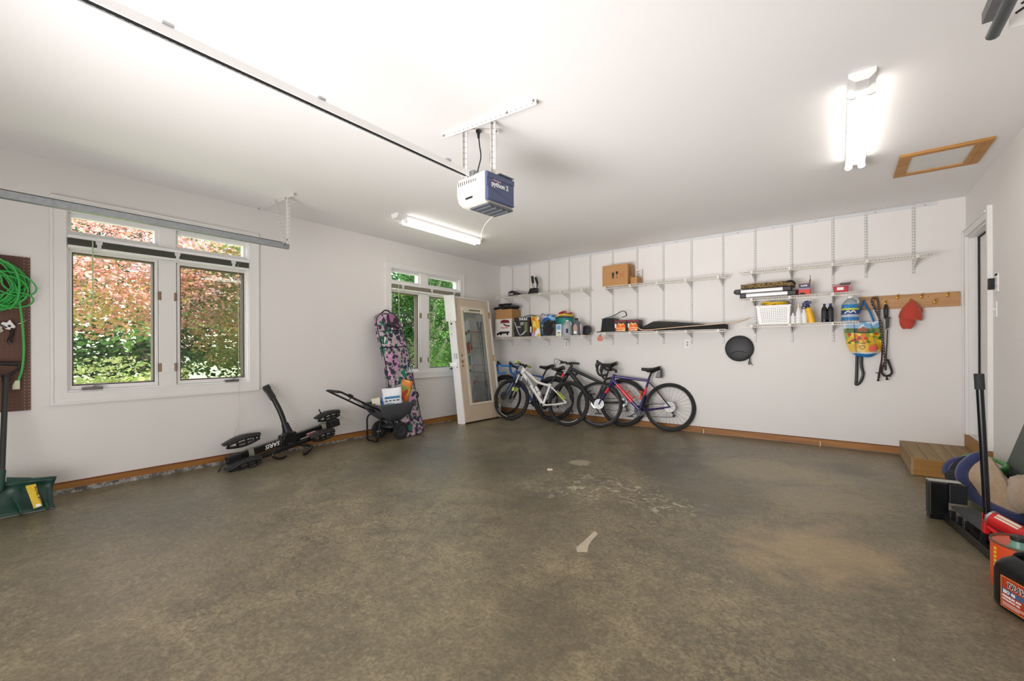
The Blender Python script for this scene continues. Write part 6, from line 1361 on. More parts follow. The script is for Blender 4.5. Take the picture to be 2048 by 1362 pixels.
obj('wing_bolt', MB().cyl((.205, -3.075, .13), (.205, -3.045, .13), .008, n=8), ALU, t); obj('wing_bolt', MB().cyl((.465, -3.09, .145), (.465, -3.04, .145), .009, n=8), ALU, t)
def bagmesh(c, w, h, th, yaw, lean, roll=0., topw=1.):
    R3 = rz(yaw) @ rx(lean) @ ry(roll); m = MB(); rings = []
    for f_ in (0, .05, .2, .5, .8, .94, 1.):
        d = th/2*(1 if f_ < .6 else max(.05, 1-(f_-.6)*2.4)); d *= (.6 if f_ == 0 else 1); ww = w/2*(1+(topw-1)*f_)
        rings.append([Vector(c)+R3 @ Vector((ww*math.copysign(abs(math.cos(a))**.6, math.cos(a))+.004*math.sin(f_*9), d*math.sin(a)+.006*math.sin(3*a+f_*7), h*f_)) for a in [2*PI*j/20 for j in range(20)]])
    return m.loft(rings), R3
for nm, lb, c, w, h, th, yaw, lean, roll, mt in (
    ('fertilizer_bag', 'orange and yellow bag at the back of the spreader hopper', (.30, -2.68, .42), .31, .37, .10, .8, .05, .22, patch_mat('orange_yellow_print', ['#c8641f', '#d9b62a', '#c23a1f', '#8fa03a', '#e07a2a', '#d9452a'], 14)),
    ('fertilizer_bag', 'bright blue bag behind the white one in the spreader hopper', (.36, -2.86, .36), .16, .27, .08, .9, .0, .06, patch_mat('blue_bag_print', ['#1f50b8', '#2f6fd0', '#1f50b8', '#7fa7d8'], 12)),
    ('seed_packet', 'small pale green packet at the left of the spreader hopper', (.33, -2.97, .36), .11, .20, .04, .8, .1, -.2, patch_mat('green_bag_print', ['#e2ddc2', '#8fa35a', '#e2ddc2', '#5d7f3a', '#efe9d2'], 16))):
    m, _ = bagmesh(c, w, h, th, yaw, lean, roll); single(nm, m, mt, lb, 'bag')
t = thing('ice_melt_bag', 'white and blue bag standing in front in the spreader hopper', 'bag', (.43, -2.80, .34))
m, R3 = bagmesh((.43, -2.80, .34), .235, .34, .07, .85, .10, -.10, 1.06); obj('bag_body', m, mat('white_poly_bag', '#e9edf0', .35), t)
def onbag(x0, x1, z0, z1, d=.0365): return MB().prism([Vector((.43, -2.80, .34))+R3 @ Vector((x, -d*(1 if z < .25 else .8), z)) for x, z in ((x0, z0), (x1, z0), (x1, z1), (x0, z1))], R3 @ Vector((0, -.002, 0)))
obj('blue_panel', onbag(-.11, .11, .01, .10), mat('cobalt_ink', '#2c6fc9', .4), t, smooth=0)
obj('white_window', onbag(-.01, .10, .02, .09, .0385), WINK, t, smooth=0)
obj('teal_line', onbag(-.05, .11, .10, .108), mat('teal_ink', '#2f8f96', .4), t, smooth=0)
obj('blue_band', onbag(-.09, .10, .205, .235), mat('steel_blue_ink', '#3d7fae', .4), t, smooth=0)
for k in range(4): obj('black_print', onbag(-.09+k*.048, -.055+k*.048, .172, .186, .0375), INK, t, smooth=0)
obj('pale_band', onbag(-.085, .02, .12, .15), mat('pale_blue_ink', '#9cc7dc', .4), t, smooth=0)

# hitch bike rack
t = thing('hitch_bike_rack', 'black folded hitch bike rack lying against the left wall', 'bike rack', (.3, -4.1, 0))
A = Vector((.265, -4.70, .083)); B_ = Vector((.235, -3.49, .300)); d = (B_-A).normalized(); up = Vector((0, -d.z, d.y)).normalized(); lt = Vector((1, 0, 0))
def tp(s, u_, l_): return A+d*s+up*u_+lt*l_
def rbox(m, s0, s1, u0, u1, l0, l1): return m.hexa([tp(s0, u0, l0), tp(s1, u0, l0), tp(s1, u0, l1), tp(s0, u0, l1)], [tp(s0, u1, l0), tp(s1, u1, l0), tp(s1, u1, l1), tp(s0, u1, l1)])
Ln = (B_-A).length
obj('main_beam', rbox(MB(), .10, Ln-.08, -.035, .035, -.03, .03), BLKM, t, smooth=0, bevel=.006)
obj('lower_beam', rbox(MB(), .28, Ln-.35, -.085, -.045, .03, .09), BLKM, t, smooth=0, bevel=.006)
obj('end_fitting', rbox(MB(), 0, .13, -.045, .04, -.04, .04), BLACK, t, smooth=0, bevel=.01)
obj('end_fitting', rbox(MB(), Ln-.12, Ln+.01, -.04, .045, -.04, .04), BLACK, t, smooth=0, bevel=.01)
for s_ in (.20, Ln-.22): obj('clamp_band', rbox(MB(), s_, s_+.05, -.045, .045, -.036, .036).hexa([tp(s_+.015, -.03, .037), tp(s_+.035, -.03, .037), tp(s_+.035, -.03, .05), tp(s_+.015, -.03, .05)], [tp(s_+.015, .045, .037), tp(s_+.035, .045, .037), tp(s_+.035, .045, .05), tp(s_+.015, .045, .05)]), mat('tarnished_alu', '#a9a698', .4, .6), t, smooth=0)
obj('pivot_block', MB().lathe([(0, -.05), (.075, -.05), (.08, 0), (.075, .05), (0, .05)], tp(.62, .01, .01), (1, 0, 0), 20).hexa([tp(.50, -.06, -.04), tp(.74, -.06, -.04), tp(.74, -.06, .05), tp(.50, -.06, .05)], [tp(.54, .07, -.035), tp(.70, .07, -.035), tp(.70, .07, .045), tp(.54, .07, .045)]), BLKM, t, bevel=.006)
obj('hitch_arm', MB().tube(smoothpath([(.24, -4.115, .27), (.235, -4.12, .36), (.215, -4.145, .47), (.185, -4.175, .57), (.145, -4.205, .66)], 6), .028, 12), BLKM, t)
obj('arm_socket', MB().tube([(.245, -4.085, .26), (.238, -4.12, .37)], [.05, .036], 12), BLACK, t)
obj('hitch_tube', MB().tube([(.15, -4.20, .645), (.085, -4.245, .765)], .040, 4).tube([(.098, -4.235, .74), (.075, -4.25, .78)], .047, 4), BLKM, t, smooth=0)
def cradle(s0, s1, c_u, c_l, tilt, flip=1):
    """perforated plastic wheel cradle: curved channel with slotted sides"""
    m = MB(); n = 14; rings = []
    for i in range(n+1):
        f_ = i/n; s = s0+(s1-s0)*f_; b = .035*math.sin(PI*min(1, f_*1.05))**.6
        uu = c_u+flip*(.03*math.sin(PI*f_)); w = .05*(.45+.55*math.sin(PI*(.12+.8*f_)))
        rings.append([tp(s, uu-.005, c_l-w), tp(s, uu+.018, c_l-w*.8), tp(s, uu+.024, c_l), tp(s, uu+.018, c_l+w*.8), tp(s, uu-.005, c_l+w), tp(s, uu+.006, c_l)])
    o = obj('wheel_cradle', m.loft(rings), BLACK, t)
    m = MB()   # ladder sides
    for i in range(4):
        f_ = .10+i*.235; s = s0+(s1-s0)*f_; m.tube([tp(s, c_u+flip*.02, c_l+.045), tp(s, c_u-.055*flip*math.sin(PI*(.1+.75*f_)), c_l+.03)], .022, 6, flat=(.35, 1))
    m.tube([tp(s0+(s1-s0)*f_, c_u-.055*flip*math.sin(PI*(.1+.75*f_)), c_l+.03) for f_ in [.06+.88*k/10 for k in range(11)]], .015, 6)
    m.tube([tp(s0+(s1-s0)*f_, c_u+flip*(.03*math.sin(PI*f_))-.008*flip, c_l+.046) for f_ in [.06+.88*k/10 for k in range(11)]], .016, 6)
    m.tube([tp(s0+(s1-s0)*f_, c_u-flip*.02, c_l+.036) for f_ in [.30+.45*k/10 for k in range(11)]], .012, 6)
    obj('cradle_ladder', m, BLACK, o)
cradle(.02, .38, .135, -.08, 0); cradle(-.06, .28, -.055, .11, 0); cradle(1.00, 1.32, .10, -.08, 0); cradle(.80, 1.10, -.045, .12, 0)
obj('support_hook', MB().tube(smoothpath([(.30, -4.20, .13), (.33, -4.27, .11), (.345, -4.29, .06), (.345, -4.25, .028), (.34, -4.20, .02), (.335, -4.15, .03)], 5), .015, 8), BLKM, t)
obj('support_hook', MB().tube(smoothpath([(.30, -4.12, .15), (.32, -4.0, .13), (.34, -3.90, .10), (.35, -3.88, .07), (.345, -3.93, .03), (.34, -3.97, .018)], 5), [.016]*18+[.022]*8, 8), BLKM, t)
obj('ratchet_strap', MB().tube(smoothpath([tp(1.10, .11, -.08), tp(1.08, .16, -.08), tp(1.07, .20, -.08)], 4), .014, 8, flat=(1, .35)), BLACK, t)
obj('ratchet_strap', MB().tube(smoothpath([tp(.0, .0, .03), tp(-.07, -.03, .05), tp(-.10, -.065, .06)], 4), .013, 8, flat=(1, .35)), BLACK, t)
lt_o = tp(.27, -.018, .0315)
text('lettering', 'SARIS', .062, tp(.52, .024, .0315), -d, -up, WINK, t, bold=.001, shear=.3, label='white lettering, upside down')
text('lettering', 'Modular Hitch', .018, tp(.92, .0, .0315), -d, -up, WINK, t, label='small white lettering')
obj('red_decal', MB().hexa([tp(.80, -.03, .0305), tp(.92, -.03, .0305), tp(.92, -.03, .0315), tp(.80, -.03, .0315)], [tp(.83, -.005, .0305), tp(.95, -.005, .0305), tp(.95, -.005, .0315), tp(.83, -.005, .0315)]), mat('dusty_red_decal', '#9c5058', .5), t, smooth=0)

# leaning glazed door in its frame
ln = .14; th_ = .032; u_ = Vector((math.sin(th_), math.cos(th_), 0)); n_ = Vector((-math.cos(th_), math.sin(th_), 0)); upv = n_*math.sin(ln)+Vector((0, 0, math.cos(ln))); nb = upv.cross(u_)
if nb.x > 0: nb = -nb
A0 = Vector((.440, -1.438, .012))
R3 = Matrix((u_, nb*-1, upv)).transposed()      # local x along width, local -y... faces into the room
if R3.determinant() < 0: R3 = Matrix((u_, nb, upv)).transposed()
t = thing('spare_door', 'beige glazed door in a white frame leaning on the left wall by the corner', 'door', A0, R3)
sg = 1 if (R3 @ Vector((0, 1, 0))).x < 0 else -1      # +y*sg points back to the wall
BEI = mat('beige_paint', '#cdbba4', .5); 
def dbox(m, x0, x1, y0, y1, z0, z1): return m.bb(x0, x1, y0*sg, y1*sg, z0, z1)
Wd, Hd = .853, 2.035
m = MB(); gx0, gx1, gz0, gz1 = .155, .70, .275, 1.875
dbox(m, .005, gx0, 0, .044, .012, Hd-.02); dbox(m, gx1, Wd-.035, 0, .044, .012, Hd-.02); dbox(m, gx0, gx1, 0, .044, .012, gz0); dbox(m, gx0, gx1, 0, .044, gz1, Hd-.02)
dl = obj('door_leaf', m, BEI, t, local=True, smooth=0)
m = MB()
for a, b, c_, e in ((gx0-.012, gx0+.03, gz0-.012, gz1+.012), (gx1-.03, gx1+.012, gz0-.012, gz1+.012)): dbox(m, a, b, -.010, .004, c_, e)
dbox(m, gx0+.03, gx1-.03, -.010, .004, gz0-.012, gz0+.028); dbox(m, gx0+.03, gx1-.03, -.010, .004, gz1-.028, gz1+.012)
obj('glazing_frame', m, mat('cream_vinyl', '#ddd3bf', .45), dl, local=True, smooth=0, bevel=.003)
DG_ = simple_glass('dusty_glass', (.84, .87, .87), fres=3.)
m = MB(); dbox(m, gx0+.02, gx1-.02, .012, .016, gz0+.02, gz1-.02); obj('glass_pane', m, DG_, dl, local=True, smooth=0)
m = MB(); dbox(m, gx0+.04, gx1-.04, -.024, -.008, gz1-.085, gz1-.055); dbox(m, gx0+.02, gx0+.16, -.03, -.01, gz1-.055, gz1-.015); dbox(m, gx1-.11, gx1-.03, -.03, -.01, gz1-.10, gz1-.03)
obj('enclosed_blind', m, mat('cream_vinyl', '#ddd3bf', .45), dl, local=True, smooth=0, bevel=.006)
m = MB(); dbox(m, Wd-.028, Wd, -.012, .10, 0, Hd); dbox(m, -.0, Wd-.028, -.012, .10, Hd-.016, Hd); obj('jamb', m, WHITE_PAINT, t, local=True, smooth=0)
m = MB(); dbox(m, -.0, Wd-.03, .0, .10, -.001, .012); obj('threshold', m, mat('dark_bronze_sill', '#2a2118', .6), t, local=True, smooth=0)
for z in (.28, 1.02, 1.77):
    m = MB(); dbox(m, Wd-.040, Wd-.024, -.018, .0, z-.055, z+.055); obj('hinge', m, BRASS, dl, local=True, smooth=0)
for z in (1.08, .98, .91):
    m = MB(); c_ = Vector((.072, -.0015*sg, z)); m.cyl(c_, c_+Vector((0, .003*sg, 0)), .020 if z != .98 else .026, n=16); obj('latch_bore', m, mat('bore_shadow_wood', '#8f7350', .8), dl, local=True)
m = MB(); dbox(m, .09, .15, -.010, -.002, 1.045, 1.053); obj('tape_scrap', m, WHITEP, dl, local=True, smooth=0)
# things standing behind the glass of the leaning door
DM = rootm(t)
def dth(name, label, cat, p): return thing(name, label, cat, DM @ Vector((p[0], p[1]*sg, p[2])), R3)
def dl_(pts): return [DM @ Vector((x, y*sg, z)) for x, y, z in pts]
REDC = mat('red_clip', '#c8453a', .5); GW = mat('grey_wire_rack', '#8f9494', .5)
wr = dth('wire_rack', 'narrow grey wire rack with red clips behind the leaning door glass', 'rack', (.5, .08, .03))
for x in (.375, .67): obj('post', MB().tube(dl_([(x, .080, .0), (x, .080, 1.50)]), .007, 8), GW, wr)
for z in (1.49, 1.21, .92, .63, .315):
    m = MB()
    for y in (.062, .094): m.tube(dl_([(.37, y, z), (.68, y, z)]), .0045, 6)
    for k in range(11): m.tube(dl_([(.375+k*.029, .062, z), (.375+k*.029, .094, z)]), .0025, 5)
    sh = obj('wire_tier', m, GW, wr); obj('clip', MB().tube(dl_([(.36, .072, z-.02), (.375, .072, z+.02)]), .018, 8), REDC, sh)
for k, (xa, xb, za, lab) in enumerate(((.345, .215, 1.66, 'white ski with orange and blue marks behind the leaning door glass, right of the pair'), (.285, .175, 1.63, 'white ski with dark marks behind the leaning door glass, left of the pair'))):
    sk = dth('ski', lab, 'ski', (xb, .07, .02))
    def sp_(f_, w): x = xa+(xb-xa)*f_; z = za*(1-f_)+.02; return [DM @ Vector((x-w, (.058+.004*k)*sg, z)), DM @ Vector((x+w, (.058+.004*k)*sg, z)), DM @ Vector((x+w, (.066+.004*k)*sg, z)), DM @ Vector((x-w, (.066+.004*k)*sg, z))]
    obj('ski_body', MB().loft([sp_(0, .010), sp_(.02, .030), sp_(.1, .036), sp_(.5, .028), sp_(.95, .033), sp_(1, .025)]), mat('white_ski_top', '#dfe3e2', .35), sk, smooth=0)
    def mk(f0, f1, mt, nm='graphic'): 
        a_ = sp_(f0, .020); b_2 = sp_(f1, .020); o_ = (DM.to_3x3() @ Vector((0, -.001*sg, 0)))
        obj(nm, MB().prism([a_[0]+o_, a_[1]+o_, b_2[1]+o_, b_2[0]+o_], o_), mt, sk, smooth=0)
    mk(.10, .14, INK); mk(.22, .34, [mat('orange_plastic', '#e8571c', .4), mat('navy_ink', '#2a2f66', .5)][k]); mk(.36, .46, [mat('teal_ink', '#2f8f96', .4), REDC][k]); mk(.50, .515, INK)
sp2 = dth('pole_pair', 'pair of thin dark poles with fanned grips behind the leaning door glass', 'ski poles', (.62, .06, .03))
for k in range(2):
    obj('pole', MB().tube(dl_([(.61+.02*k, .056, .02), (.585+.05*k, .056, 1.60)]), .006, 8), GREYP, sp2)
    obj('grip', MB().tube(dl_([(.587+.046*k, .056, 1.52), (.565+.09*k, .056, 1.66)]), [.014, .020], 8), mat('charcoal_plastic', '#35363a', .5), sp2)
# strike-side jamb post, seen broadside, with a foam wrap on its top
def post(c0, c1, e0, e1, th2=.03):
    c0, c1, e0, e1 = map(Vector, (c0, c1, e0, e1)); n2 = (c1-c0).cross(e0-c0).normalized(); n2 = n2 if n2.x < 0 else -n2
    return [c0, c1, c1+n2*th2, c0+n2*th2], [e0, e1, e1+n2*th2, e0+n2*th2]
lo_, hi_ = post((.322, -1.490, .0), (.430, -1.442, .0), (.045, -1.475, 2.03), (.165, -1.437, 2.03))
obj('jamb_post', MB().hexa(lo_, hi_), WHITE_PAINT, t, smooth=0)
P0, P1, Q0, Q1 = [Vector(p) for p in ((.322, -1.490, .0), (.430, -1.442, .0), (.045, -1.475, 2.03), (.165, -1.437, 2.03))]
def pp_(u, v): return P0.lerp(P1, u).lerp(Q0.lerp(Q1, u), v)
nn_ = (P1-P0).cross(Q0-P0).normalized(); nn_ = nn_ if nn_.y < 0 else -nn_
def patch(u0, u1, v0, v1, th3, lift=.0): return MB().prism([pp_(u0, v0)+nn_*lift, pp_(u1, v0)+nn_*lift, pp_(u1, v1)+nn_*lift, pp_(u0, v1)+nn_*lift], nn_*th3)
obj('foam_wrap', patch(-.25, 1.25, .80, 1.012, .03, -.0), mat('white_foam', '#f2f2f0', .6), t, bevel=.012)
obj('latch_guard', patch(-.30, .75, .445, .475, .02, .0), mat('white_foam', '#f2f2f0', .6), t, bevel=.004)
obj('strike_plate', patch(.35, .85, .505, .55, .003, .0), ALU, t, smooth=0); obj('strike_plate', patch(.55, .75, .435, .455, .003), MATS['tarnished_alu'], t, smooth=0)
for k, (v0, v1, mt) in enumerate(((.775, .79, INK), (.735, .765, mat('pale_blue_ink', '#9cc7dc', .4)), (.69, .71, mat('grey_label', '#8d8d88', .6)), (.645, .665, mat('grey_label', '#8d8d88', .6)))):
    obj('paper_label', patch(.3+.08*(k % 2), .75, v0, v1, .0015), mt, t, smooth=0)

# ================================================================ RIGHT FOREGROUND
t = thing('dark_board', 'dark grey-green board leaning flat on the right wall', 'board', (6.14, -1.95, .0))
RB = Matrix.Rotation(-.735, 3, 'X')
ps = [Vector((6.135, -1.16, .004)), Vector((6.135, -1.92, .70)), Vector((6.135, -2.50, .70)), Vector((6.135, -2.50, .004))]
obj('panel', MB().prism(ps, (.02, 0, 0)), mat('grey_green_panel', '#59625a', .6), t, smooth=0, bevel=.002)
t = thing('plastic_tub', 'bright green plastic tub with rolled rims behind the dog bed', 'tub', (6.02, -1.50, 0))
def oval(z, ax_, ay_, n=36): return [(6.015+ax_*math.cos(2*PI*i/n), -1.50+ay_*math.sin(2*PI*i/n), z) for i in range(n)]
obj('tub_shell', MB().loft([[Vector(p) for p in oval(.004, .07, .17)], [Vector(p) for p in oval(.10, .085, .20)], [Vector(p) for p in oval(.245, .095, .225)]], cap=False), GREEN, t, solid=.004)
obj('rolled_rim', MB().tube(oval(.285, .105, .245), .017, 8, closed=True), GREEN, t); obj('rolled_rim', MB().tube(oval(.225, .098, .23), .012, 8, closed=True), GREEN, t)
m = MB()
for k in range(8):
    a = 2*PI*k/8; m.tube([(6.015+.098*math.cos(a), -1.5+.23*math.sin(a), .23), (6.015+.104*math.cos(a), -1.5+.243*math.sin(a), .28)], .008, 6)
obj('rim_strut', m, GREEN, t)
# dog bed
NAVY = mat('navy_cloth', '#28305c', .85, sheen=.4, bump=.15, bscale=60); FLC = mat('tan_fleece', '#b59a7c', 1., sheen=.5, bump=1., bscale=150, var=.2, scale=30)
t = thing('dog_bed', 'navy dog bed with tan fleece lining tipped up beside the step', 'dog bed', (5.95, -1.9, 0))
rim = smoothpath([(5.965, -1.82, .385), (5.89, -1.83, .33), (5.85, -1.87, .26), (5.855, -1.92, .19), (5.90, -1.99, .115), (5.98, -2.08, .075), (6.07, -2.17, .06), (6.10, -2.12, .10), (6.075, -1.99, .17), (6.025, -1.88, .29)], 5, closed=True)
c_ = sum(rim, Vector())/len(rim)
back = [Vector((c_.x+(p.x-c_.x)*.85-.115, c_.y+(p.y-c_.y)*.8+.10, max(.012, .02+(p.z)*.80))) for p in rim]
mid = [p.lerp(q_, .5)+Vector((-.03, .01, .012 if p.z > .2 else 0)) for p, q_ in zip(rim, back)]
mid = [Vector((p.x, p.y, max(.008, p.z))) for p in mid]
obj('outer_cover', MB().loft([rim, mid, back]), mat('black_navy_cloth', '#14161f', .85, sheen=.3), t)
obj('rolled_edge', MB().tube([p+Vector((-.016, .004, .0)) for p in rim[:34]], [.018]+[.036]*32+[.03], 10), NAVY, t)
obj('top_fold', MB().tube(smoothpath([(5.985, -1.78, .365), (5.90, -1.76, .345), (5.82, -1.74, .315), (5.775, -1.76, .27), (5.765, -1.79, .22)], 5), .028, 8), NAVY, t)
m = MB(); nr, na = 8, 40
for i in range(nr+1):
    f_ = i/nr
    for j in range(na):
        p = rim[int(j*len(rim)/na)]; b = c_+(p-c_)*f_*.97
        nz = noise.noise(b*9)*.022+noise.noise(b*28)*.008
        m.v.append(tuple(b+Vector((.03, -.05, .02))*(1.15*math.cos(f_*PI/2)+.42)+Vector((.4, -.6, .5))*nz))
m.f = [(i*na+j, (i+1)*na+j, (i+1)*na+(j+1) % na, i*na+(j+1) % na) for i in range(nr) for j in range(na)]; m.mi = [0]*len(m.f)
obj('fleece_lining', m, FLC, t)
single('dog_bed_cushion', lump('', '', '', (6.075, -2.20, .235), (.085, .13, .13), None, 2, .10), FLC, 'plump tan fleece cushion at the right edge, resting on the navy bed', 'cushion')
# black jack assembly
t = thing('trolley_jack', 'low black steel jack with a red ram and tall black handle', 'jack', (5.74, -2.6, 0))
jd = Vector((.16, -.987, 0)).normalized(); jn = Vector((.987, .16, 0)).normalized(); J0 = Vector((5.655, -2.22, 0))
def jp(s, l_, z): return J0+jd*s+jn*l_+Vector((0, 0, z))
def jbox(m, s0, s1, l0, l1, z0, z1): return m.hexa([jp(s0, l0, z0), jp(s1, l0, z0), jp(s1, l1, z0), jp(s0, l1, z0)], [jp(s0, l0, z1), jp(s1, l0, z1), jp(s1, l1, z1), jp(s0, l1, z1)])
obj('end_box', jbox(MB(), -.02, .055, -.055, .045, .03, .255), BLKM, t, smooth=0, bevel=.008)
obj('box_lid', jbox(MB(), -.025, .03, -.05, .115, .256, .262), mat('pale_alloy_lid', '#bdbab2', .4, .4), t, smooth=0)
obj('side_box', jbox(MB(), -.01, .05, .047, .14, .12, .25), mat('scuffed_black_steel', '#26282b', .45, .4, var=.3), t, smooth=0, bevel=.006)
obj('foot', jbox(MB(), -.015, .045, -.05, .06, .001, .03), BLKM, t, smooth=0)
obj('base_beam', jbox(MB(), .055, 1.02, .012, .03, .004, .055).hexa([jp(.055, .03, .004), jp(1.02, .03, .004), jp(1.02, .10, .004), jp(.055, .10, .004)], [jp(.055, .03, .02), jp(1.02, .03, .02), jp(1.02, .10, .02), jp(.055, .10, .02)]), BLKM, t, smooth=0, bevel=.003)
obj('base_beam', jbox(MB(), .055, 1.02, .13, .155, .004, .06), BLKM, t, smooth=0, bevel=.003)
obj('carpet_pad', jbox(MB(), .09, .55, .045, .16, .10, .118), mat('grey_grip_pad', '#4a4b4c', .95, bump=.8, bscale=200), t, smooth=0)
for s_ in (.12, .22, .32): obj('link_plate', jbox(MB(), s_, s_+.03, .02, .05, .03, .095), mat('dark_gunmetal', '#2f3133', .35, .6), t, smooth=0, bevel=.004)
obj('caster', MB().lathe([(0, -.015), (.028, -.015), (.03, 0), (.028, .015), (0, .015)], jp(.07, .045, .032), jn, 18), mat('dark_gunmetal', '#2f3133', .35, .6), t)
obj('red_bracket', MB().box((5.785, -2.775, .155), (.030, .055, .14), rx(.1)).box((5.80, -2.80, .22), (.055, .05, .03)), RED, t, smooth=0, bevel=.008)
ra, rb = Vector((5.80, -2.80, .215)), Vector((5.93, -2.93, .165))
obj('hydraulic_cylinder', MB().tube([ra, rb], .040, 20), RED, t)
obj('cylinder_collar', MB().tube([ra, ra.lerp(rb, .06)], .043, 20), ALU, t)
obj('maker_label', MB().prism([ra.lerp(rb, .2)+Vector((-.024, -.022, .026)), ra.lerp(rb, .75)+Vector((-.024, -.022, .026)), ra.lerp(rb, .75)+Vector((-.004, -.006, .041)), ra.lerp(rb, .2)+Vector((-.004, -.006, .041))], (0, 0, .002)), mat('cream_label', '#d8d3bf', .6), t, smooth=0)
obj('link_rod', MB().tube([(5.79, -2.80, .16), (5.88, -2.90, .10)], .014, 10).tube([(5.80, -2.83, .11), (5.86, -2.90, .09)], .024, 10), RED, t)
obj('release_valve', MB().lathe([(0, -.02), (.028, -.018), (.036, 0), (.028, .018), (0, .02)], (5.945, -2.90, .20), n=14).box((5.91, -2.89, .195), (.07, .045, .025)).tube([(5.955, -2.9, .2), (5.965, -2.9, .245)], .014, 8), RED, t, bevel=.004)
obj('cross_bar', MB().box((5.97, -2.95, .14), (.2, .03, .045)), BLKM, t, smooth=0, bevel=.006)
obj('handle_socket', MB().tube([(5.782, -2.775, .06), (5.785, -2.79, .12)], .022, 10), BLKM, t)
obj('handle_pole', MB().tube([(5.786, -2.80, .20), (5.758, -2.80, .955)], .0165, 14), mat('gloss_black_pole', '#101218', .15, .2), t)
obj('handle_grip', MB().tube([(5.759, -2.80, .94), (5.755, -2.80, 1.03)], .0215, 14), mat('grip_rubber', '#26282a', .7), t)
obj('second_pole', MB().tube([(5.962, -2.9, .24), (5.965, -2.9, .56)], .009, 10), BLKM, t)
# orange metal can
t = thing('gas_can', 'orange metal can with green spout at the right edge', 'can', (5.845, -3.225, 0))
obj('can_body', MB().lathe([(0, .001), (.125, .001), (.128, .006), (.128, .218), (.125, .222)], (5.845, -3.225, 0), n=40), mat('orange_lithograph', '#d5481a', .35, coat=.3), t)
obj('top_seam', MB().tube([(5.845+.128*math.cos(a), -3.225+.128*math.sin(a), .224) for a in [2*PI*i/40 for i in range(40)]], .005, 6, closed=True), mat('dull_tin', '#6d6048', .4, .6), t)
obj('lid', MB().lathe([(.124, .218), (.1, .215), (0, .215)], (5.845, -3.225, 0), n=40), mat('dull_tin', '#6d6048', .4, .6), t)
obj('spout', MB().lathe([(.044, .217), (.045, .221), (.034, .224), (.031, .234), (.028, .255), (.027, .265), (0, .265)], (5.80, -3.29, 0), n=24), mat('sea_green_plastic', '#6f9a8c', .35), t)
obj('spout_cap', MB().lathe([(.031, .258), (.032, .276), (.027, .278), (0, .276)], (5.80, -3.29, 0), n=24), mat('dark_green_cap', '#1c2420', .4), t)
m = MB()
for k in range(9): m.box((5.845-.1285*math.cos(.35+.0*k), -3.225-.1285*math.sin(.35)*1.0, .035+k*.020), (.003, .014, .013), rz(.35))
obj('yellow_print', m, mat('yellow_ink', '#e0c02c', .5), t, smooth=0)
# black hydraulic oil jug
t = thing('hydraulic_oil_jug', 'big black handled oil jug with orange label in the right foreground', 'jug', (5.797, -3.53, 0), rz(math.atan2(-.89, .45)))
hw, hd = .125, .08; rings = []
for z, a, b, p in ((0, .90, .88, .35), (.012, .99, .98, .3), (.03, 1, 1, .28), (.165, 1, 1, .28), (.195, .97, .93, .32), (.22, .86, .74, .4), (.235, .72, .5, .5), (.24, .6, .4, .6)):
    rings.append([Vector((hw*a*math.copysign(abs(math.cos(q_))**p, math.cos(q_)), hd*b*math.copysign(abs(math.sin(q_))**p, math.sin(q_)), z)) for q_ in [2*PI*j/40 for j in range(40)]])
JB = mat('black_jug_plastic', '#0f1012', .28, bump=.03, bscale=60)
jg = obj('jug_body', MB().loft(rings), JB, t, local=True)
obj('jug_handle', MB().tube(smoothpath([(-.095, 0, .19), (-.085, 0, .235), (-.04, 0, .262), (.03, 0, .262), (.07, 0, .25), (.075, 0, .22)], 5), .016, 10), JB, t, local=True)
obj('neck', MB().lathe([(.028, .225), (.028, .255), (.032, .257), (.032, .275), (0, .277)], (.095, 0, 0), n=18), BLACK, t, local=True)
FY_ = -hd-.0012
obj('label_sheet', MB().bb(-.064, .115, FY_, FY_+.0016, .022, .152), mat('rust_orange_label', '#a83a1a', .4), t, local=True, smooth=0, bevel=.0005)
m = MB(); m.bb(-.068, .119, FY_+.0006, FY_+.001, .018, .156); obj('label_border', m, mat('light_orange_edge', '#d97a3c', .4), t, local=True, smooth=0)
obj('label_band', MB().bb(-.060, .115, FY_-.0005, FY_, .082, .103), mat('steel_blue_band', '#3d5f86', .4), t, local=True, smooth=0)
BI = mat('black_ink', '#1a1a1a', .6)
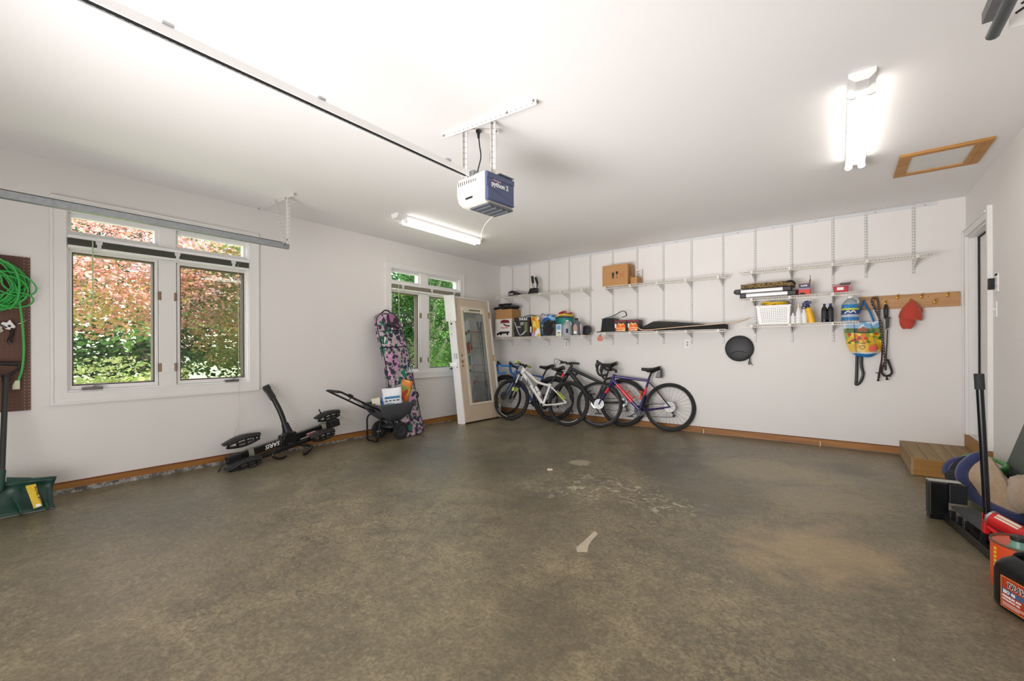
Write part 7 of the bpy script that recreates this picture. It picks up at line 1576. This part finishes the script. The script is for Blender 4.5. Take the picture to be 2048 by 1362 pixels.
loc_text(t, 'lettering', 'TRAVELLER', .034, (-.040, FY_-.0007, .114), (1, 0, 0), (0, 0, 1), WINK, bold=.0022, shear=.25, label='white outlined lettering')
loc_text(t, 'lettering', 'TRAVELLER', .034, (-.040, FY_-.0014, .114), (1, 0, 0), (0, 0, 1), BI, bold=.0006, shear=.25, label='black lettering')
loc_text(t, 'lettering', 'ISO 46', .020, (-.054, FY_-.001, .085), (1, 0, 0), (0, 0, 1), WINK, bold=.0006)
loc_text(t, 'lettering', 'PREMIUM AW', .014, (-.058, FY_-.0008, .066), (1, 0, 0), (0, 0, 1), WINK, bold=.0003)
loc_text(t, 'lettering', 'HYDRAULIC OIL', .011, (-.058, FY_-.0008, .053), (1, 0, 0), (0, 0, 1), WINK, bold=.0002)
m = MB()
for k in range(3): m.bb(-.058, .06-.02*k, FY_-.0006, FY_, .042-k*.006, .0435-k*.006)
obj('small_print', m, WINK, t, local=True, smooth=0)
obj('red_insert', MB().box((-.0, 0, .228), (.11, .02, .018)), RED, t, local=True, smooth=0)
obj('price_sticker', MB().box((.01, -.030, .2305), (.03, .002, .018), rx(-.5)), mat('yellow_sticker', '#e3cf2b', .5), t, local=True, smooth=0)

# scraps on the floor
single('masking_tape_scrap', MB().prism([(3.848, -3.845, .0), (3.887, -3.872, .0), (3.897, -3.98, 0), (3.915, -4.06, 0), (3.946, -4.131, .0), (3.897, -4.168, .0), (3.868, -4.12, 0), (3.862, -4.0, .0)], (0, 0, .0012)), mat('old_tape', '#b9ac97', .7, var=.2, scale=40), 'pale strip of old masking tape stuck to the middle of the floor', 'tape', smooth=0)
single('wood_chip', MB().box((2.866, -2.822, .006), (.05, .03, .011), rz(.5)), mat('pale_chip', '#d3c5b2', .7), 'small pale chip of wood on the floor before the bicycles', 'chip', smooth=0)
single('wood_peg', MB().box((3.62, -.028, .028), (.012, .02, .055)), mat('pale_chip', '#d3c5b2', .7), 'small pale peg at the back baseboard right of the purple bicycle', 'peg', smooth=0)
single('wood_peg', MB().box((4.935, -.028, .028), (.012, .02, .055)), mat('pale_chip', '#d3c5b2', .7), 'small pale peg at the back baseboard near the step', 'peg', smooth=0)
